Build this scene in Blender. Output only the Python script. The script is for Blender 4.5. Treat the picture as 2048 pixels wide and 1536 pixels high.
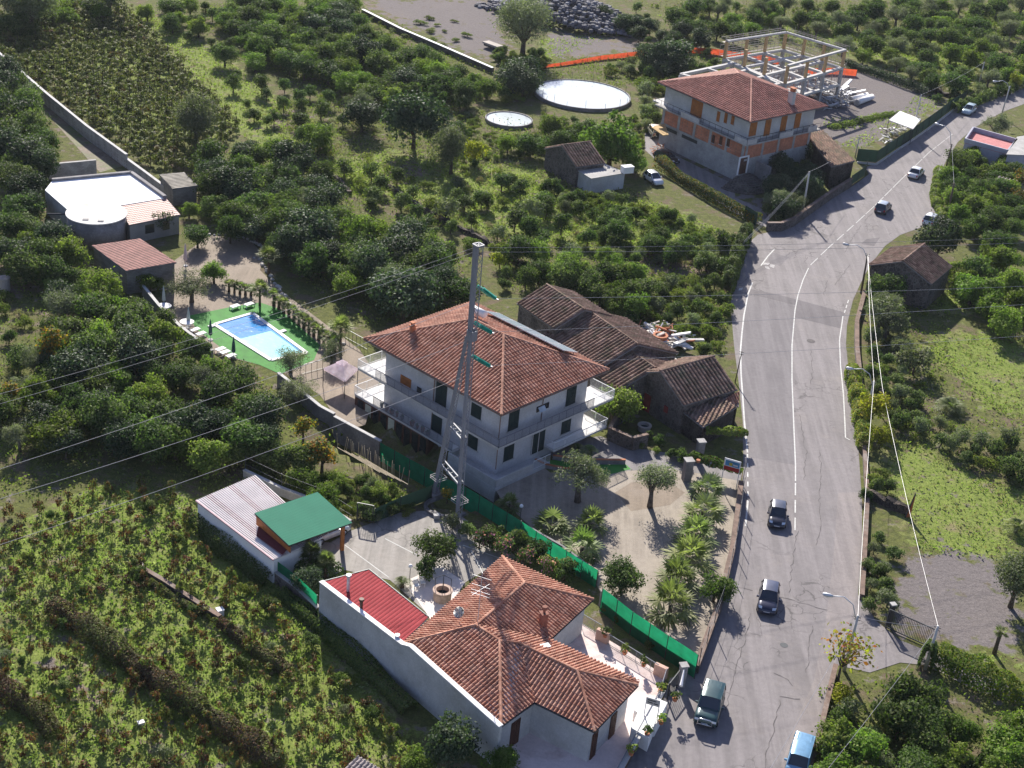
import bpy, math, random
import numpy as np
from mathutils import Vector, Matrix
R = math.radians
random.seed(7)
for o in list(bpy.data.objects): bpy.data.objects.remove(o)
C = bpy.context.scene.collection
SC = bpy.context.scene

# ------------------------------------------------------------------ camera, sky, sun, exposure
CF, CP, CR, CH = 3040.0, R(27.6), R(5.7), 74.0
X_, F_, D_ = Vector((1, 0, 0)), Vector((0, math.cos(CP), -math.sin(CP))), Vector((0, -math.sin(CP), -math.cos(CP)))
right = X_ * math.cos(CR) - D_ * math.sin(CR)
down = X_ * math.sin(CR) + D_ * math.cos(CR)
cd = bpy.data.cameras.new('camera'); cam = bpy.data.objects.new('camera', cd); C.objects.link(cam)
m = Matrix.Identity(4)
for i in range(3):
    m[i][0] = right[i]; m[i][1] = -down[i]; m[i][2] = -F_[i]
m[2][3] = CH
cam.matrix_world = m
cd.sensor_width = 36; cd.lens = 36 * CF / 2048; cd.clip_start = 1; cd.clip_end = 5000
SC.camera = cam
SUN_EL, SUN_TO = R(31), R(-78)
wd = bpy.data.worlds.new('World'); SC.world = wd; wd.use_nodes = True
nt = wd.node_tree; bg = nt.nodes['Background']
sky = nt.nodes.new('ShaderNodeTexSky'); sky.sky_type = 'NISHITA'; sky.sun_disc = False
sky.sun_elevation = SUN_EL; sky.sun_rotation = R(-12); sky.air_density = 1.0; sky.dust_density = 0.6; sky.ozone_density = 2.0
tint = nt.nodes.new('ShaderNodeMix'); tint.data_type = 'RGBA'; tint.blend_type = 'MULTIPLY'; tint.inputs[0].default_value = 1; tint.inputs[7].default_value = (1.04, .93, 1.05, 1)
nt.links.new(sky.outputs[0], tint.inputs[6]); nt.links.new(tint.outputs[2], bg.inputs[0]); bg.inputs[1].default_value = 0.078
sl = bpy.data.lights.new('sun', 'SUN'); sl.energy = 5.0; sl.angle = R(0.5); sl.color = (1, 0.94, 0.84)
so = bpy.data.objects.new('sun', sl); C.objects.link(so)
dl = Vector((math.cos(SUN_TO) * math.cos(SUN_EL), math.sin(SUN_TO) * math.cos(SUN_EL), -math.sin(SUN_EL)))
so.rotation_euler = dl.to_track_quat('-Z', 'Y').to_euler()
SC.view_settings.view_transform = 'Standard'; SC.view_settings.look = 'None'
SC.view_settings.exposure = 0.98; SC.view_settings.gamma = 1.0

# ------------------------------------------------------------------ geometry helpers
_sp, _cp, _sr, _cr = math.sin(CP), math.cos(CP), math.sin(CR), math.cos(CR)
def P(px, py, z=0.0):
    """world point at height z that the survey photograph shows at px, py"""
    u, v = px - 1024, py - 768
    a = u * _cr + v * _sr; b = -u * _sr + v * _cr
    d = (a, CF * _cp - b * _sp, -CF * _sp - b * _cp)
    t = (z - CH) / d[2]
    return Vector((d[0] * t, d[1] * t, z))
def proj(x, y, z):
    w = y * _cp - (z - CH) * _sp
    a = x * CF / w; b = (-y * _sp - (z - CH) * _cp) * CF / w
    return 1024 + a * _cr - b * _sr, 768 + a * _sr + b * _cr
def HT(px, py, ty):
    """height of an upright whose foot is at px, py and whose top shows at row ty"""
    g = P(px, py); lo, hi = 0., 45.
    for _ in range(40):
        mid = (lo + hi) / 2
        if proj(g.x, g.y, mid)[1] > ty: lo = mid
        else: hi = mid
    return lo
def pts(l, z=0.0): return [P(x, y, z) for x, y in l]
def inpoly(px, py, poly):
    px = np.asarray(px, float); py = np.asarray(py, float); r = np.zeros(px.shape, bool)
    n = len(poly); j = n - 1
    for i in range(n):
        xi, yi = poly[i]; xj, yj = poly[j]
        if yi != yj:
            r ^= ((yi > py) != (yj > py)) & (px < (xj - xi) * (py - yi) / (yj - yi) + xi)
        j = i
    return r

WO = {}
def thing(name, label, cat, loc, group=None):
    o = bpy.data.objects.new(name, None); C.objects.link(o)
    o.empty_display_size = 0.3
    o.location = Vector(loc); WO[o] = Vector(loc)
    o['label'] = label; o['category'] = cat
    if group: o['group'] = group
    return o
def tag(o, label, cat, group=None):
    o['label'] = label; o['category'] = cat
    if group: o['group'] = group
    return o
def structure(o, kind='structure'):
    o['kind'] = kind; return o

class MB:
    def __init__(s): s.v = []; s.f = []; s.m = []; s.r = []
    def face(s, ps, mi=0, r=None):
        n = len(s.v); s.v += [tuple(p) for p in ps]; s.f.append(tuple(range(n, n + len(ps)))); s.m.append(mi); s.r.append(random.random() if r is None else r)
    def mesh(s, vs, fs, mi=0, r=None):
        n = len(s.v); s.v += [tuple(p) for p in vs]
        rr = random.random() if r is None else r
        for f in fs: s.f.append(tuple(i + n for i in f)); s.m.append(mi); s.r.append(rr)
    def prism(s, poly, z0, z1, mi=0, top=None):
        a = sum(poly[i][0] * poly[(i + 1) % len(poly)][1] - poly[(i + 1) % len(poly)][0] * poly[i][1] for i in range(len(poly)))
        if a < 0: poly = list(reversed(poly))
        n = len(poly)
        s.mesh([(p[0], p[1], z0) for p in poly] + [(p[0], p[1], z1) for p in poly],
               [tuple(range(n - 1, -1, -1))] + [(i, (i + 1) % n, n + (i + 1) % n, n + i) for i in range(n)], mi)
        s.face([(p[0], p[1], z1) for p in poly], mi if top is None else top)
    def box(s, c, sx, sy, z0, z1, ang=0, mi=0):
        ca, sa = math.cos(ang), math.sin(ang)
        s.prism([(c[0] + x * ca - y * sa, c[1] + x * sa + y * ca) for x, y in ((-sx / 2, -sy / 2), (sx / 2, -sy / 2), (sx / 2, sy / 2), (-sx / 2, sy / 2))], z0, z1, mi)
    def bar(s, a, b, w, h=None, mi=0):
        """square bar from a to b"""
        a = Vector(a); b = Vector(b); h = h or w; d = (b - a)
        if d.length < 1e-6: return
        d.normalize(); up = Vector((0, 0, 1)) if abs(d.z) < .95 else Vector((0, 1, 0))
        x = d.cross(up).normalized() * w / 2; y = x.cross(d).normalized() * h / 2
        vs = [p + q for p in (a, b) for q in (-x - y, x - y, x + y, -x + y)]
        s.mesh(vs, [(0, 1, 2, 3), (7, 6, 5, 4), (0, 4, 5, 1), (1, 5, 6, 2), (2, 6, 7, 3), (3, 7, 4, 0)], mi)
    def tube(s, path, r, n=6, mi=0, cap=True):
        path = [Vector(p) for p in path]; k = len(path)
        rs = r if isinstance(r, (list, tuple)) else [r] * k
        vs = []; px = None
        for i, p in enumerate(path):
            d = (path[min(i + 1, k - 1)] - path[max(i - 1, 0)]).normalized()
            if px is None:
                up = Vector((0, 0, 1)) if abs(d.z) < .9 else Vector((1, 0, 0)); px = d.cross(up).normalized()
            else:
                px = (px - d * px.dot(d)).normalized()
            py = d.cross(px)
            for j in range(n):
                t = 2 * math.pi * j / n; vs.append(p + (px * math.cos(t) + py * math.sin(t)) * rs[i])
        fs = [(i * n + j, i * n + (j + 1) % n, (i + 1) * n + (j + 1) % n, (i + 1) * n + j) for i in range(k - 1) for j in range(n)]
        if cap: fs += [tuple(range(n - 1, -1, -1)), tuple(range((k - 1) * n, k * n))]
        s.mesh(vs, fs, mi)
    def lathe(s, c, prof, n=16, mi=0, cap=True):
        vs = [(c[0] + r * math.cos(2 * math.pi * j / n), c[1] + r * math.sin(2 * math.pi * j / n), c[2] + z) for r, z in prof for j in range(n)]
        k = len(prof)
        fs = [(i * n + j, i * n + (j + 1) % n, (i + 1) * n + (j + 1) % n, (i + 1) * n + j) for i in range(k - 1) for j in range(n)]
        if cap: fs += [tuple(range(n - 1, -1, -1)), tuple(range((k - 1) * n, k * n))]
        s.mesh(vs, fs, mi)
    def build(s, name, mats, parent=None, smooth=False, loc=None):
        me = bpy.data.meshes.new(name)
        off = WO[parent] if parent is not None else Vector(loc) if loc is not None else Vector((0, 0, 0))
        if parent is None and loc is None:
            a = np.array(s.v); off = Vector(((a[:, 0].min() + a[:, 0].max()) / 2, (a[:, 1].min() + a[:, 1].max()) / 2, a[:, 2].min()))
        me.from_pydata([(x - off.x, y - off.y, z - off.z) for x, y, z in s.v], [], s.f)
        for mt in (mats if isinstance(mats, (list, tuple)) else [mats]): me.materials.append(mt)
        me.polygons.foreach_set('material_index', s.m)
        at = me.attributes.new('rnd', 'FLOAT', 'FACE'); at.data.foreach_set('value', s.r)
        if smooth: me.polygons.foreach_set('use_smooth', [True] * len(s.f))
        me.update()
        o = bpy.data.objects.new(name, me); C.objects.link(o)
        if parent is not None: o.parent = parent; WO[o] = off.copy()
        else: o.location = off; WO[o] = off.copy()
        return o
def one(name, mats, fn, parent=None, smooth=False):
    b = MB(); fn(b); return b.build(name, mats, parent, smooth)
def pieces(name, mats, fn, parent=None, smooth=False):
    """like one(), but every separate piece becomes an object of its own"""
    b = MB(); fn(b); up = list(range(len(b.v)))
    def find(i):
        while up[i] != i: up[i] = up[up[i]]; i = up[i]
        return i
    for f in b.f:
        for i in f[1:]: up[find(i)] = find(f[0])
    # prisms carry a separate lid: join pieces that share a corner position
    seen = {}
    for i, v in enumerate(b.v):
        k = tuple(round(c, 4) for c in v)
        if k in seen: up[find(i)] = find(seen[k])
        else: seen[k] = i
    grp = {}
    for fi, f in enumerate(b.f): grp.setdefault(find(f[0]), []).append(fi)
    out = []
    for g in grp.values():
        c = MB()
        for fi in g: c.face([b.v[i] for i in b.f[fi]], b.m[fi], b.r[fi])
        out.append(c.build(name, mats, parent, smooth))
    return out
def np_mesh(name, V, quads, mats, rnd=None, mi=None, smooth=False):
    me = bpy.data.meshes.new(name); n = len(quads); k = quads.shape[1]
    me.vertices.add(len(V)); me.vertices.foreach_set('co', np.asarray(V, np.float32).ravel())
    me.loops.add(n * k); me.loops.foreach_set('vertex_index', quads.astype(np.int32).ravel())
    me.polygons.add(n); me.polygons.foreach_set('loop_start', np.arange(0, n * k, k, dtype=np.int32))
    try: me.polygons.foreach_set('loop_total', np.full(n, k, np.int32))
    except Exception: pass
    for mt in (mats if isinstance(mats, (list, tuple)) else [mats]): me.materials.append(mt)
    if mi is not None: me.polygons.foreach_set('material_index', np.asarray(mi, np.int32))
    if rnd is not None:
        at = me.attributes.new('rnd', 'FLOAT', 'FACE'); at.data.foreach_set('value', np.asarray(rnd, np.float32))
    if smooth: me.polygons.foreach_set('use_smooth', np.ones(n, bool))
    me.update(calc_edges=True); me.validate()
    return me
def link(name, me, parent=None, loc=(0, 0, 0), rz=0, sc=1):
    o = bpy.data.objects.new(name, me); C.objects.link(o)
    o.location = loc; o.rotation_euler = (0, 0, rz)
    o.scale = (sc, sc, sc) if not isinstance(sc, tuple) else sc
    if parent is not None: o.parent = parent
    return o
def copy_tree(o, parent=None):
    c = o.copy(); C.objects.link(c)
    if parent is not None: c.parent = parent
    for ch in list(o.children): copy_tree(ch, c)
    return c

# ------------------------------------------------------------------ materials
MT = {}
def nodes(name):
    mt = bpy.data.materials.new(name); mt.use_nodes = True
    n = mt.node_tree; return mt, n, n.nodes['Principled BSDF'], n.links.new
def N(nt, t, **kw):
    x = nt.nodes.new(t)
    for k, v in kw.items(): setattr(x, k, v)
    return x
def rgb(c): return (c[0], c[1], c[2], 1)
def mix(n, L, fac, a, b, mode='MIX'):
    x = N(n, 'ShaderNodeMix', data_type='RGBA', blend_type=mode)
    for sock, val in ((x.inputs[0], fac), (x.inputs[6], a), (x.inputs[7], b)):
        if isinstance(val, (int, float)): sock.default_value = val
        elif isinstance(val, tuple): sock.default_value = rgb(val)
        else: L(val, sock)
    return x.outputs[2]
def noise(n, L, co, scale, detail=4, rough=.55, lo=.35, hi=.65):
    t = N(n, 'ShaderNodeTexNoise'); t.inputs['Scale'].default_value = scale; t.inputs['Detail'].default_value = detail; t.inputs['Roughness'].default_value = rough
    if co is not None: L(co, t.inputs['Vector'])
    r = N(n, 'ShaderNodeMapRange'); r.inputs[1].default_value = lo; r.inputs[2].default_value = hi
    L(t.outputs[0], r.inputs[0]); return r.outputs[0]
def bump(n, L, h, b, strength=.4, dist=.05):
    x = N(n, 'ShaderNodeBump'); x.inputs['Strength'].default_value = strength; x.inputs['Distance'].default_value = dist
    L(h, x.inputs['Height']); L(x.outputs[0], b.inputs['Normal'])
def pm(name, c, rough=.85, var=.18, scale=1.5, c2=None, amt=.5, rv=0., bmp=0., metal=0., spec=.3, fine=14.):
    """plain weathered surface: two scales of noise, optional second colour in blotches, optional face to face variation"""
    if name in MT: return MT[name]
    mt, n, b, L = nodes(name)
    g = N(n, 'ShaderNodeNewGeometry').outputs['Position']
    f1 = noise(n, L, g, scale, 5, .6); f2 = noise(n, L, g, fine, 3, .6)
    col = mix(n, L, f1, tuple(x * (1 - var) for x in c), tuple(min(1, x * (1 + var)) for x in c))
    if c2 is not None:
        f3 = noise(n, L, g, scale * .45, 6, .65, .52 - .2 * (amt - .5), .66 - .2 * (amt - .5)); col = mix(n, L, f3, col, c2)
    m2 = N(n, 'ShaderNodeMapRange'); m2.inputs[3].default_value = 1 - var * .8; m2.inputs[4].default_value = 1 + var * .5; L(f2, m2.inputs[0])
    col = mix(n, L, 1.0, col, m2.outputs[0], 'MULTIPLY')
    if rv:
        a = N(n, 'ShaderNodeAttribute', attribute_name='rnd')
        m3 = N(n, 'ShaderNodeMapRange'); m3.inputs[3].default_value = 1 - rv; m3.inputs[4].default_value = 1 + rv; L(a.outputs['Fac'], m3.inputs[0])
        col = mix(n, L, 1.0, col, m3.outputs[0], 'MULTIPLY')
    L(col, b.inputs['Base Color']); b.inputs['Roughness'].default_value = rough; b.inputs['Metallic'].default_value = metal
    b.inputs['Specular IOR Level'].default_value = spec
    if bmp: bump(n, L, f2, b, bmp, .04)
    MT[name] = mt; return mt
def brickmat(name, c1, c2, mortar, w=.4, h=.2, rough=.9, angle=0):
    mt, n, b, L = nodes(name)
    g = N(n, 'ShaderNodeNewGeometry')
    # wall coordinates: run along the wall in plan, height up
    mp = N(n, 'ShaderNodeMapping'); mp.inputs['Rotation'].default_value = (0, 0, -angle); L(g.outputs['Position'], mp.inputs[0])
    sx = N(n, 'ShaderNodeSeparateXYZ'); L(mp.outputs[0], sx.inputs[0])
    ad = N(n, 'ShaderNodeMath', operation='ADD'); L(sx.outputs[0], ad.inputs[0]); L(sx.outputs[1], ad.inputs[1])
    cx = N(n, 'ShaderNodeCombineXYZ'); L(ad.outputs[0], cx.inputs[0]); L(sx.outputs[2], cx.inputs[1])
    t = N(n, 'ShaderNodeTexBrick'); L(cx.outputs[0], t.inputs['Vector'])
    t.inputs['Color1'].default_value = rgb(c1); t.inputs['Color2'].default_value = rgb(c2); t.inputs['Mortar'].default_value = rgb(mortar)
    t.inputs['Scale'].default_value = 1; t.inputs['Brick Width'].default_value = w; t.inputs['Row Height'].default_value = h; t.inputs['Mortar Size'].default_value = .012
    f = noise(n, L, g.outputs['Position'], .8, 5, .6)
    m2 = N(n, 'ShaderNodeMapRange'); m2.inputs[3].default_value = .75; m2.inputs[4].default_value = 1.15; L(f, m2.inputs[0])
    L(mix(n, L, 1.0, t.outputs[0], m2.outputs[0], 'MULTIPLY'), b.inputs['Base Color']); b.inputs['Roughness'].default_value = rough
    return mt
def stonemat(name, c1, c2, joint, scale=2.6):
    mt, n, b, L = nodes(name)
    g = N(n, 'ShaderNodeNewGeometry').outputs['Position']
    v = N(n, 'ShaderNodeTexVoronoi', feature='F1'); v.inputs['Scale'].default_value = scale; L(g, v.inputs['Vector'])
    v2 = N(n, 'ShaderNodeTexVoronoi', feature='DISTANCE_TO_EDGE'); v2.inputs['Scale'].default_value = scale; L(g, v2.inputs['Vector'])
    r = N(n, 'ShaderNodeMapRange'); r.inputs[1].default_value = .02; r.inputs[2].default_value = .09; L(v2.outputs[0], r.inputs[0])
    s = N(n, 'ShaderNodeSeparateColor'); L(v.outputs['Color'], s.inputs[0])
    col = mix(n, L, s.outputs[0], c1, c2); col = mix(n, L, r.outputs[0], joint, col)
    f = noise(n, L, g, .6, 5, .6); m2 = N(n, 'ShaderNodeMapRange'); m2.inputs[3].default_value = .65; m2.inputs[4].default_value = 1.25; L(f, m2.inputs[0])
    L(mix(n, L, 1.0, col, m2.outputs[0], 'MULTIPLY'), b.inputs['Base Color']); b.inputs['Roughness'].default_value = .95
    bump(n, L, r.outputs[0], b, .6, .06); return mt
def leafmat(name, cols, trans=.35, rough=.65, spec=.12, gain=1.0):
    """cols: colours met along the per-leaf random value"""
    mt, n, b, L = nodes(name)
    a = N(n, 'ShaderNodeAttribute', attribute_name='rnd')
    cr = N(n, 'ShaderNodeValToRGB'); e = cr.color_ramp.elements
    while len(e) < len(cols): e.new(.5)
    for i, c in enumerate(cols):
        p, cc = (c[0], c[1]) if isinstance(c[0], (int, float)) and isinstance(c[1], tuple) else (i / (len(cols) - 1), c)
        e[i].position = p; e[i].color = rgb(tuple(min(.9, x * gain) for x in cc))
    L(a.outputs['Fac'], cr.inputs[0])
    oi = N(n, 'ShaderNodeObjectInfo'); hs = N(n, 'ShaderNodeHueSaturation')
    m1 = N(n, 'ShaderNodeMapRange'); m1.inputs[3].default_value = .72; m1.inputs[4].default_value = 1.3; L(oi.outputs['Random'], m1.inputs[0])
    wn = N(n, 'ShaderNodeTexWhiteNoise', noise_dimensions='1D'); L(oi.outputs['Random'], wn.inputs['W'])
    m2 = N(n, 'ShaderNodeMapRange'); m2.inputs[3].default_value = .478; m2.inputs[4].default_value = .515; L(wn.outputs[0], m2.inputs[0])
    L(m1.outputs[0], hs.inputs['Value']); L(m2.outputs[0], hs.inputs['Hue']); L(cr.outputs[0], hs.inputs['Color'])
    L(hs.outputs[0], b.inputs['Base Color']); b.inputs['Roughness'].default_value = rough; b.inputs['Specular IOR Level'].default_value = spec
    tr = N(n, 'ShaderNodeBsdfTranslucent'); tc = mix(n, L, 1.0, hs.outputs[0], (1.25, 1.6, .6), 'MULTIPLY'); L(tc, tr.inputs[0])
    ms = N(n, 'ShaderNodeMixShader'); ms.inputs[0].default_value = trans
    L(b.outputs[0], ms.inputs[1]); L(tr.outputs[0], ms.inputs[2]); L(ms.outputs[0], n.nodes['Material Output'].inputs[0])
    return mt
def netmat(name, c, trans=.5, front=1.):
    mt, n, b, L = nodes(name)
    g = N(n, 'ShaderNodeNewGeometry').outputs['Position']; f = noise(n, L, g, 1.2, 4)
    col = mix(n, L, f, tuple(x * .8 for x in c), tuple(x * 1.15 for x in c))
    L(mix(n, L, 1.0, col, (front, front, front), 'MULTIPLY'), b.inputs['Base Color']); b.inputs['Roughness'].default_value = .8
    tr = N(n, 'ShaderNodeBsdfTranslucent'); L(col, tr.inputs[0])
    ms = N(n, 'ShaderNodeMixShader'); ms.inputs[0].default_value = trans
    L(b.outputs[0], ms.inputs[1]); L(tr.outputs[0], ms.inputs[2]); L(ms.outputs[0], n.nodes['Material Output'].inputs[0])
    return mt
def paint(name, c, rough=.3, metal=0., coat=.5):
    mt, n, b, L = nodes(name)
    g = N(n, 'ShaderNodeTexCoord').outputs['Object']; f = noise(n, L, g, 2.5, 4)
    L(mix(n, L, f, tuple(x * .88 for x in c), tuple(x * 1.1 for x in c)), b.inputs['Base Color'])
    b.inputs['Roughness'].default_value = rough; b.inputs['Metallic'].default_value = metal; b.inputs['Coat Weight'].default_value = coat
    return mt
# ------------------------------------------------------------------ palette
def tilemat(name, cols, moss=None, rough=.8):
    mt, n, b, L = nodes(name)
    a = N(n, 'ShaderNodeAttribute', attribute_name='rnd'); cr = N(n, 'ShaderNodeValToRGB'); e = cr.color_ramp.elements
    while len(e) < len(cols): e.new(.5)
    for i, c in enumerate(cols): e[i].position = i / (len(cols) - 1); e[i].color = rgb(c)
    L(a.outputs['Fac'], cr.inputs[0]); g = N(n, 'ShaderNodeNewGeometry').outputs['Position']
    f = noise(n, L, g, .7, 6, .65); f2 = noise(n, L, g, 9, 4, .6)
    col = cr.outputs[0]
    if moss: col = mix(n, L, noise(n, L, g, .9, 6, .7, .5, .68), col, moss)
    for ff, lo, hi in ((f, .72, 1.14), (f2, .82, 1.12)):
        m2 = N(n, 'ShaderNodeMapRange'); m2.inputs[3].default_value = lo; m2.inputs[4].default_value = hi; L(ff, m2.inputs[0])
        col = mix(n, L, 1.0, col, m2.outputs[0], 'MULTIPLY')
    L(col, b.inputs['Base Color']); b.inputs['Roughness'].default_value = rough; b.inputs['Specular IOR Level'].default_value = .3
    return mt
TILE = tilemat('terracotta_tiles', [(.36, .15, .095), (.46, .22, .145), (.57, .315, .22), (.41, .18, .115), (.51, .27, .185)])
TILE3 = tilemat('red_tiles', [(.34, .15, .115), (.41, .19, .145), (.47, .23, .18)])
OLDT = tilemat('old_tiles', [(.14, .085, .065), (.22, .14, .105), (.30, .195, .15), (.18, .11, .085), (.36, .25, .195)], moss=(.13, .12, .075), rough=.95)
BRICKT = tilemat('dull_red_sheets', [(.27, .12, .10), (.31, .14, .12)])
WHITE = pm('white_render', (.46, .46, .455), var=.12, scale=.5, c2=(.37, .36, .34), amt=.5, fine=7)
WHITEB = pm('bright_white_render', (.78, .77, .76), var=.06, scale=.5, fine=7)
HWALL = pm('pale_villa_render', (.47, .47, .48), var=.12, scale=.45, c2=(.38, .37, .36), amt=.35, fine=6)
RAILW = pm('white_rail_paint', (.72, .72, .72), var=.06)
RAILG = pm('grey_rail_paint', (.20, .205, .235), var=.1)
CONC = pm('concrete', (.36, .35, .34), var=.15, scale=.7, c2=(.27, .26, .25), amt=.5, fine=6)
CONCL = pm('pale_concrete', (.45, .44, .43), var=.12, scale=.8, fine=6)
CONCD = pm('dark_concrete', (.21, .20, .205), var=.2, scale=.6, c2=(.15, .14, .15), amt=.5, fine=5)
BLOCK = brickmat('concrete_blocks', (.33, .32, .31), (.39, .38, .37), (.22, .21, .2), .5, .2)
HOLLOW = brickmat('orange_hollow_bricks', (.46, .17, .095), (.54, .21, .12), (.3, .17, .12), .3, .25)
LAVA = stonemat('lava_stone', (.065, .055, .052), (.13, .105, .095), (.16, .145, .13), 2.4)
LAVAD = stonemat('dark_dry_stone', (.06, .045, .036), (.12, .09, .07), (.015, .013, .012), 3.2)
WALLB = pm('brown_wall_top', (.17, .115, .09), var=.3, scale=1.2, c2=(.24, .20, .175), amt=.5)
METAL = pm('galvanised_steel', (.50, .52, .56), rough=.5, var=.1, scale=.8, metal=.35, spec=.5)
METALD = pm('dark_steel', (.05, .055, .06), rough=.5, var=.15, metal=.3)
DARKG = pm('dark_green_shutter', (.012, .03, .032), rough=.6, var=.2)
GLASS = pm('dark_glass', (.02, .025, .03), rough=.12, var=.1, spec=.6)
WOOD = pm('orange_wood', (.36, .13, .035), rough=.6, var=.2, scale=2)
WOODD = pm('dark_brown_wood', (.10, .045, .03), rough=.6, var=.25, scale=2)
POLEM = pm('concrete_pole', (.52, .50, .47), var=.15, scale=1.5)
POLEW = pm('tarred_wood', (.13, .095, .07), var=.25, scale=1.5)
TRUNK = pm('bark', (.10, .075, .055), var=.35, scale=4, rough=.95, bmp=.5)
TRUNKO = pm('olive_bark', (.12, .10, .085), var=.35, scale=3, rough=.95, bmp=.5)
BLACK = pm('black_rubber', (.015, .015, .016), rough=.8, var=.2)
PINKT = pm('pink_terrace_paving', (.70, .58, .55), var=.08, scale=.6, c2=(.52, .38, .35), amt=.4, fine=4)
REDM = pm('red_metal_sheet', (.30, .055, .06), rough=.85, var=.12, scale=.5, spec=.05)
GREENM = pm('green_metal_sheet', (.035, .17, .11), rough=.8, spec=.1, var=.05, scale=.6)
WHITEM = pm('white_metal_sheet', (.70, .67, .65), rough=.7, var=.1, scale=.5, c2=(.50, .40, .38), amt=.3)
PINKM = pm('faded_red_sheet', (.44, .25, .22), rough=.6, var=.1, scale=.5)
TERRA = pm('terracotta_pot', (.42, .16, .08), var=.2)
SLAB = pm('stone_slab', (.36, .32, .29), var=.15, scale=1)
WIRE = pm('aluminium_wire', (.33, .33, .35), rough=.45, var=.05, metal=.2)
WIRED = pm('dark_cable', (.25, .25, .27), rough=.6, var=.05)
GLASSG = pm('green_glass_insulator', (.02, .30, .22), rough=.15, var=.15, spec=.7)
NETG = netmat('green_shade_net', (.018, .34, .155), .55, .22)
NETD = netmat('dark_green_net', (.014, .04, .026), .12)
NETO = netmat('orange_safety_net', (.62, .10, .04), .4)

# ------------------------------------------------------------------ ground with terrain zones
ZONES = dict(
 meadow=[[(640, 330), (760, 300), (830, 312), (960, 330), (1060, 330), (1120, 400), (1290, 400), (1470, 470), (1480, 520), (1300, 520), (1000, 470), (860, 430), (740, 380), (690, 400)],
   [(455, 120), (560, 210), (640, 250), (640, 290), (560, 330), (500, 290), (430, 200), (380, 140), (300, 60), (230, 20), (250, 10), (330, 40)],
   [(1890, 660), (2048, 680), (2048, 860), (2000, 830), (1900, 740), (1840, 720)],
   [(1790, 880), (1850, 890), (1960, 950), (2048, 970), (2048, 1110), (1990, 1120), (1900, 1110), (1840, 1110), (1810, 1040), (1760, 960)],
   [(1890, 560), (1950, 620), (1900, 640), (1860, 600)],
   [(1080, 80), (1290, 60), (1210, 80), (1080, 130)], [(1820, 250), (1900, 200), (1830, 190), (1800, 230), (1680, 290), (1720, 300)],
   [(1740, 120), (1900, 170), (1930, 190), (1960, 120), (2048, 60), (2048, 20), (1800, 60), (1660, 70), (1560, 40), (1300, 30), (1500, 60)],
   [(1640, 240), (1690, 235), (1800, 220), (1790, 240), (1700, 262), (1650, 256)],
   [(0, 1060), (240, 960), (390, 1000), (395, 1060), (560, 1150), (700, 1310), (860, 1536), (0, 1536)],
   [(0, 40), (150, 30), (330, 120), (470, 250), (450, 280), (250, 280), (130, 190), (0, 110)],
   [(1960, 1290), (2048, 1320), (2048, 1345), (1890, 1300)]],
 dirt=[[(0, 150), (60, 190), (150, 250), (240, 330), (215, 345), (110, 240), (0, 190)], [(0, 520), (40, 555), (90, 650), (60, 650), (20, 580), (0, 560)],
   [(1800, 225), (1850, 180), (1700, 140), (1660, 180), (1640, 250), (1740, 240)], [(700, 0), (1020, 0), (1000, 130), (900, 80), (760, 30)],
   [(1010, 95), (1100, 130), (1180, 60), (1440, 100), (1400, 105), (1230, 105), (1100, 130)],
   [(545, 215), (600, 230), (600, 285), (545, 260)], [(760, 330), (850, 320), (850, 350), (780, 370)], [(1240, 500), (1440, 520), (1440, 560), (1260, 540)], [(100, 1240), (300, 1480), (330, 1536), (280, 1536), (90, 1260)]],
 yard=[[(1560, 150), (1720, 140), (1850, 180), (1890, 210), (1800, 250), (1720, 300), (1640, 270), (1560, 240)], [(730, 0), (1010, 0), (1000, 60), (1010, 125), (900, 90), (770, 25)], [(1100, 60), (1290, 90), (1380, 100), (1240, 100), (1090, 120)],
   [(1800, 1180), (1820, 1120), (1900, 1105), (1990, 1120), (2048, 1200), (2048, 1310), (1960, 1290), (1890, 1290), (1780, 1240)], [(1600, 455), (1560, 440), (1480, 340), (1330, 320), (1290, 250), (1330, 255), (1460, 380)]])
PIT = [(664, 850), (706, 818), (760, 842), (870, 896), (992, 955), (1004, 978), (985, 1012), (890, 1012), (760, 940), (650, 884)]
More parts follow.
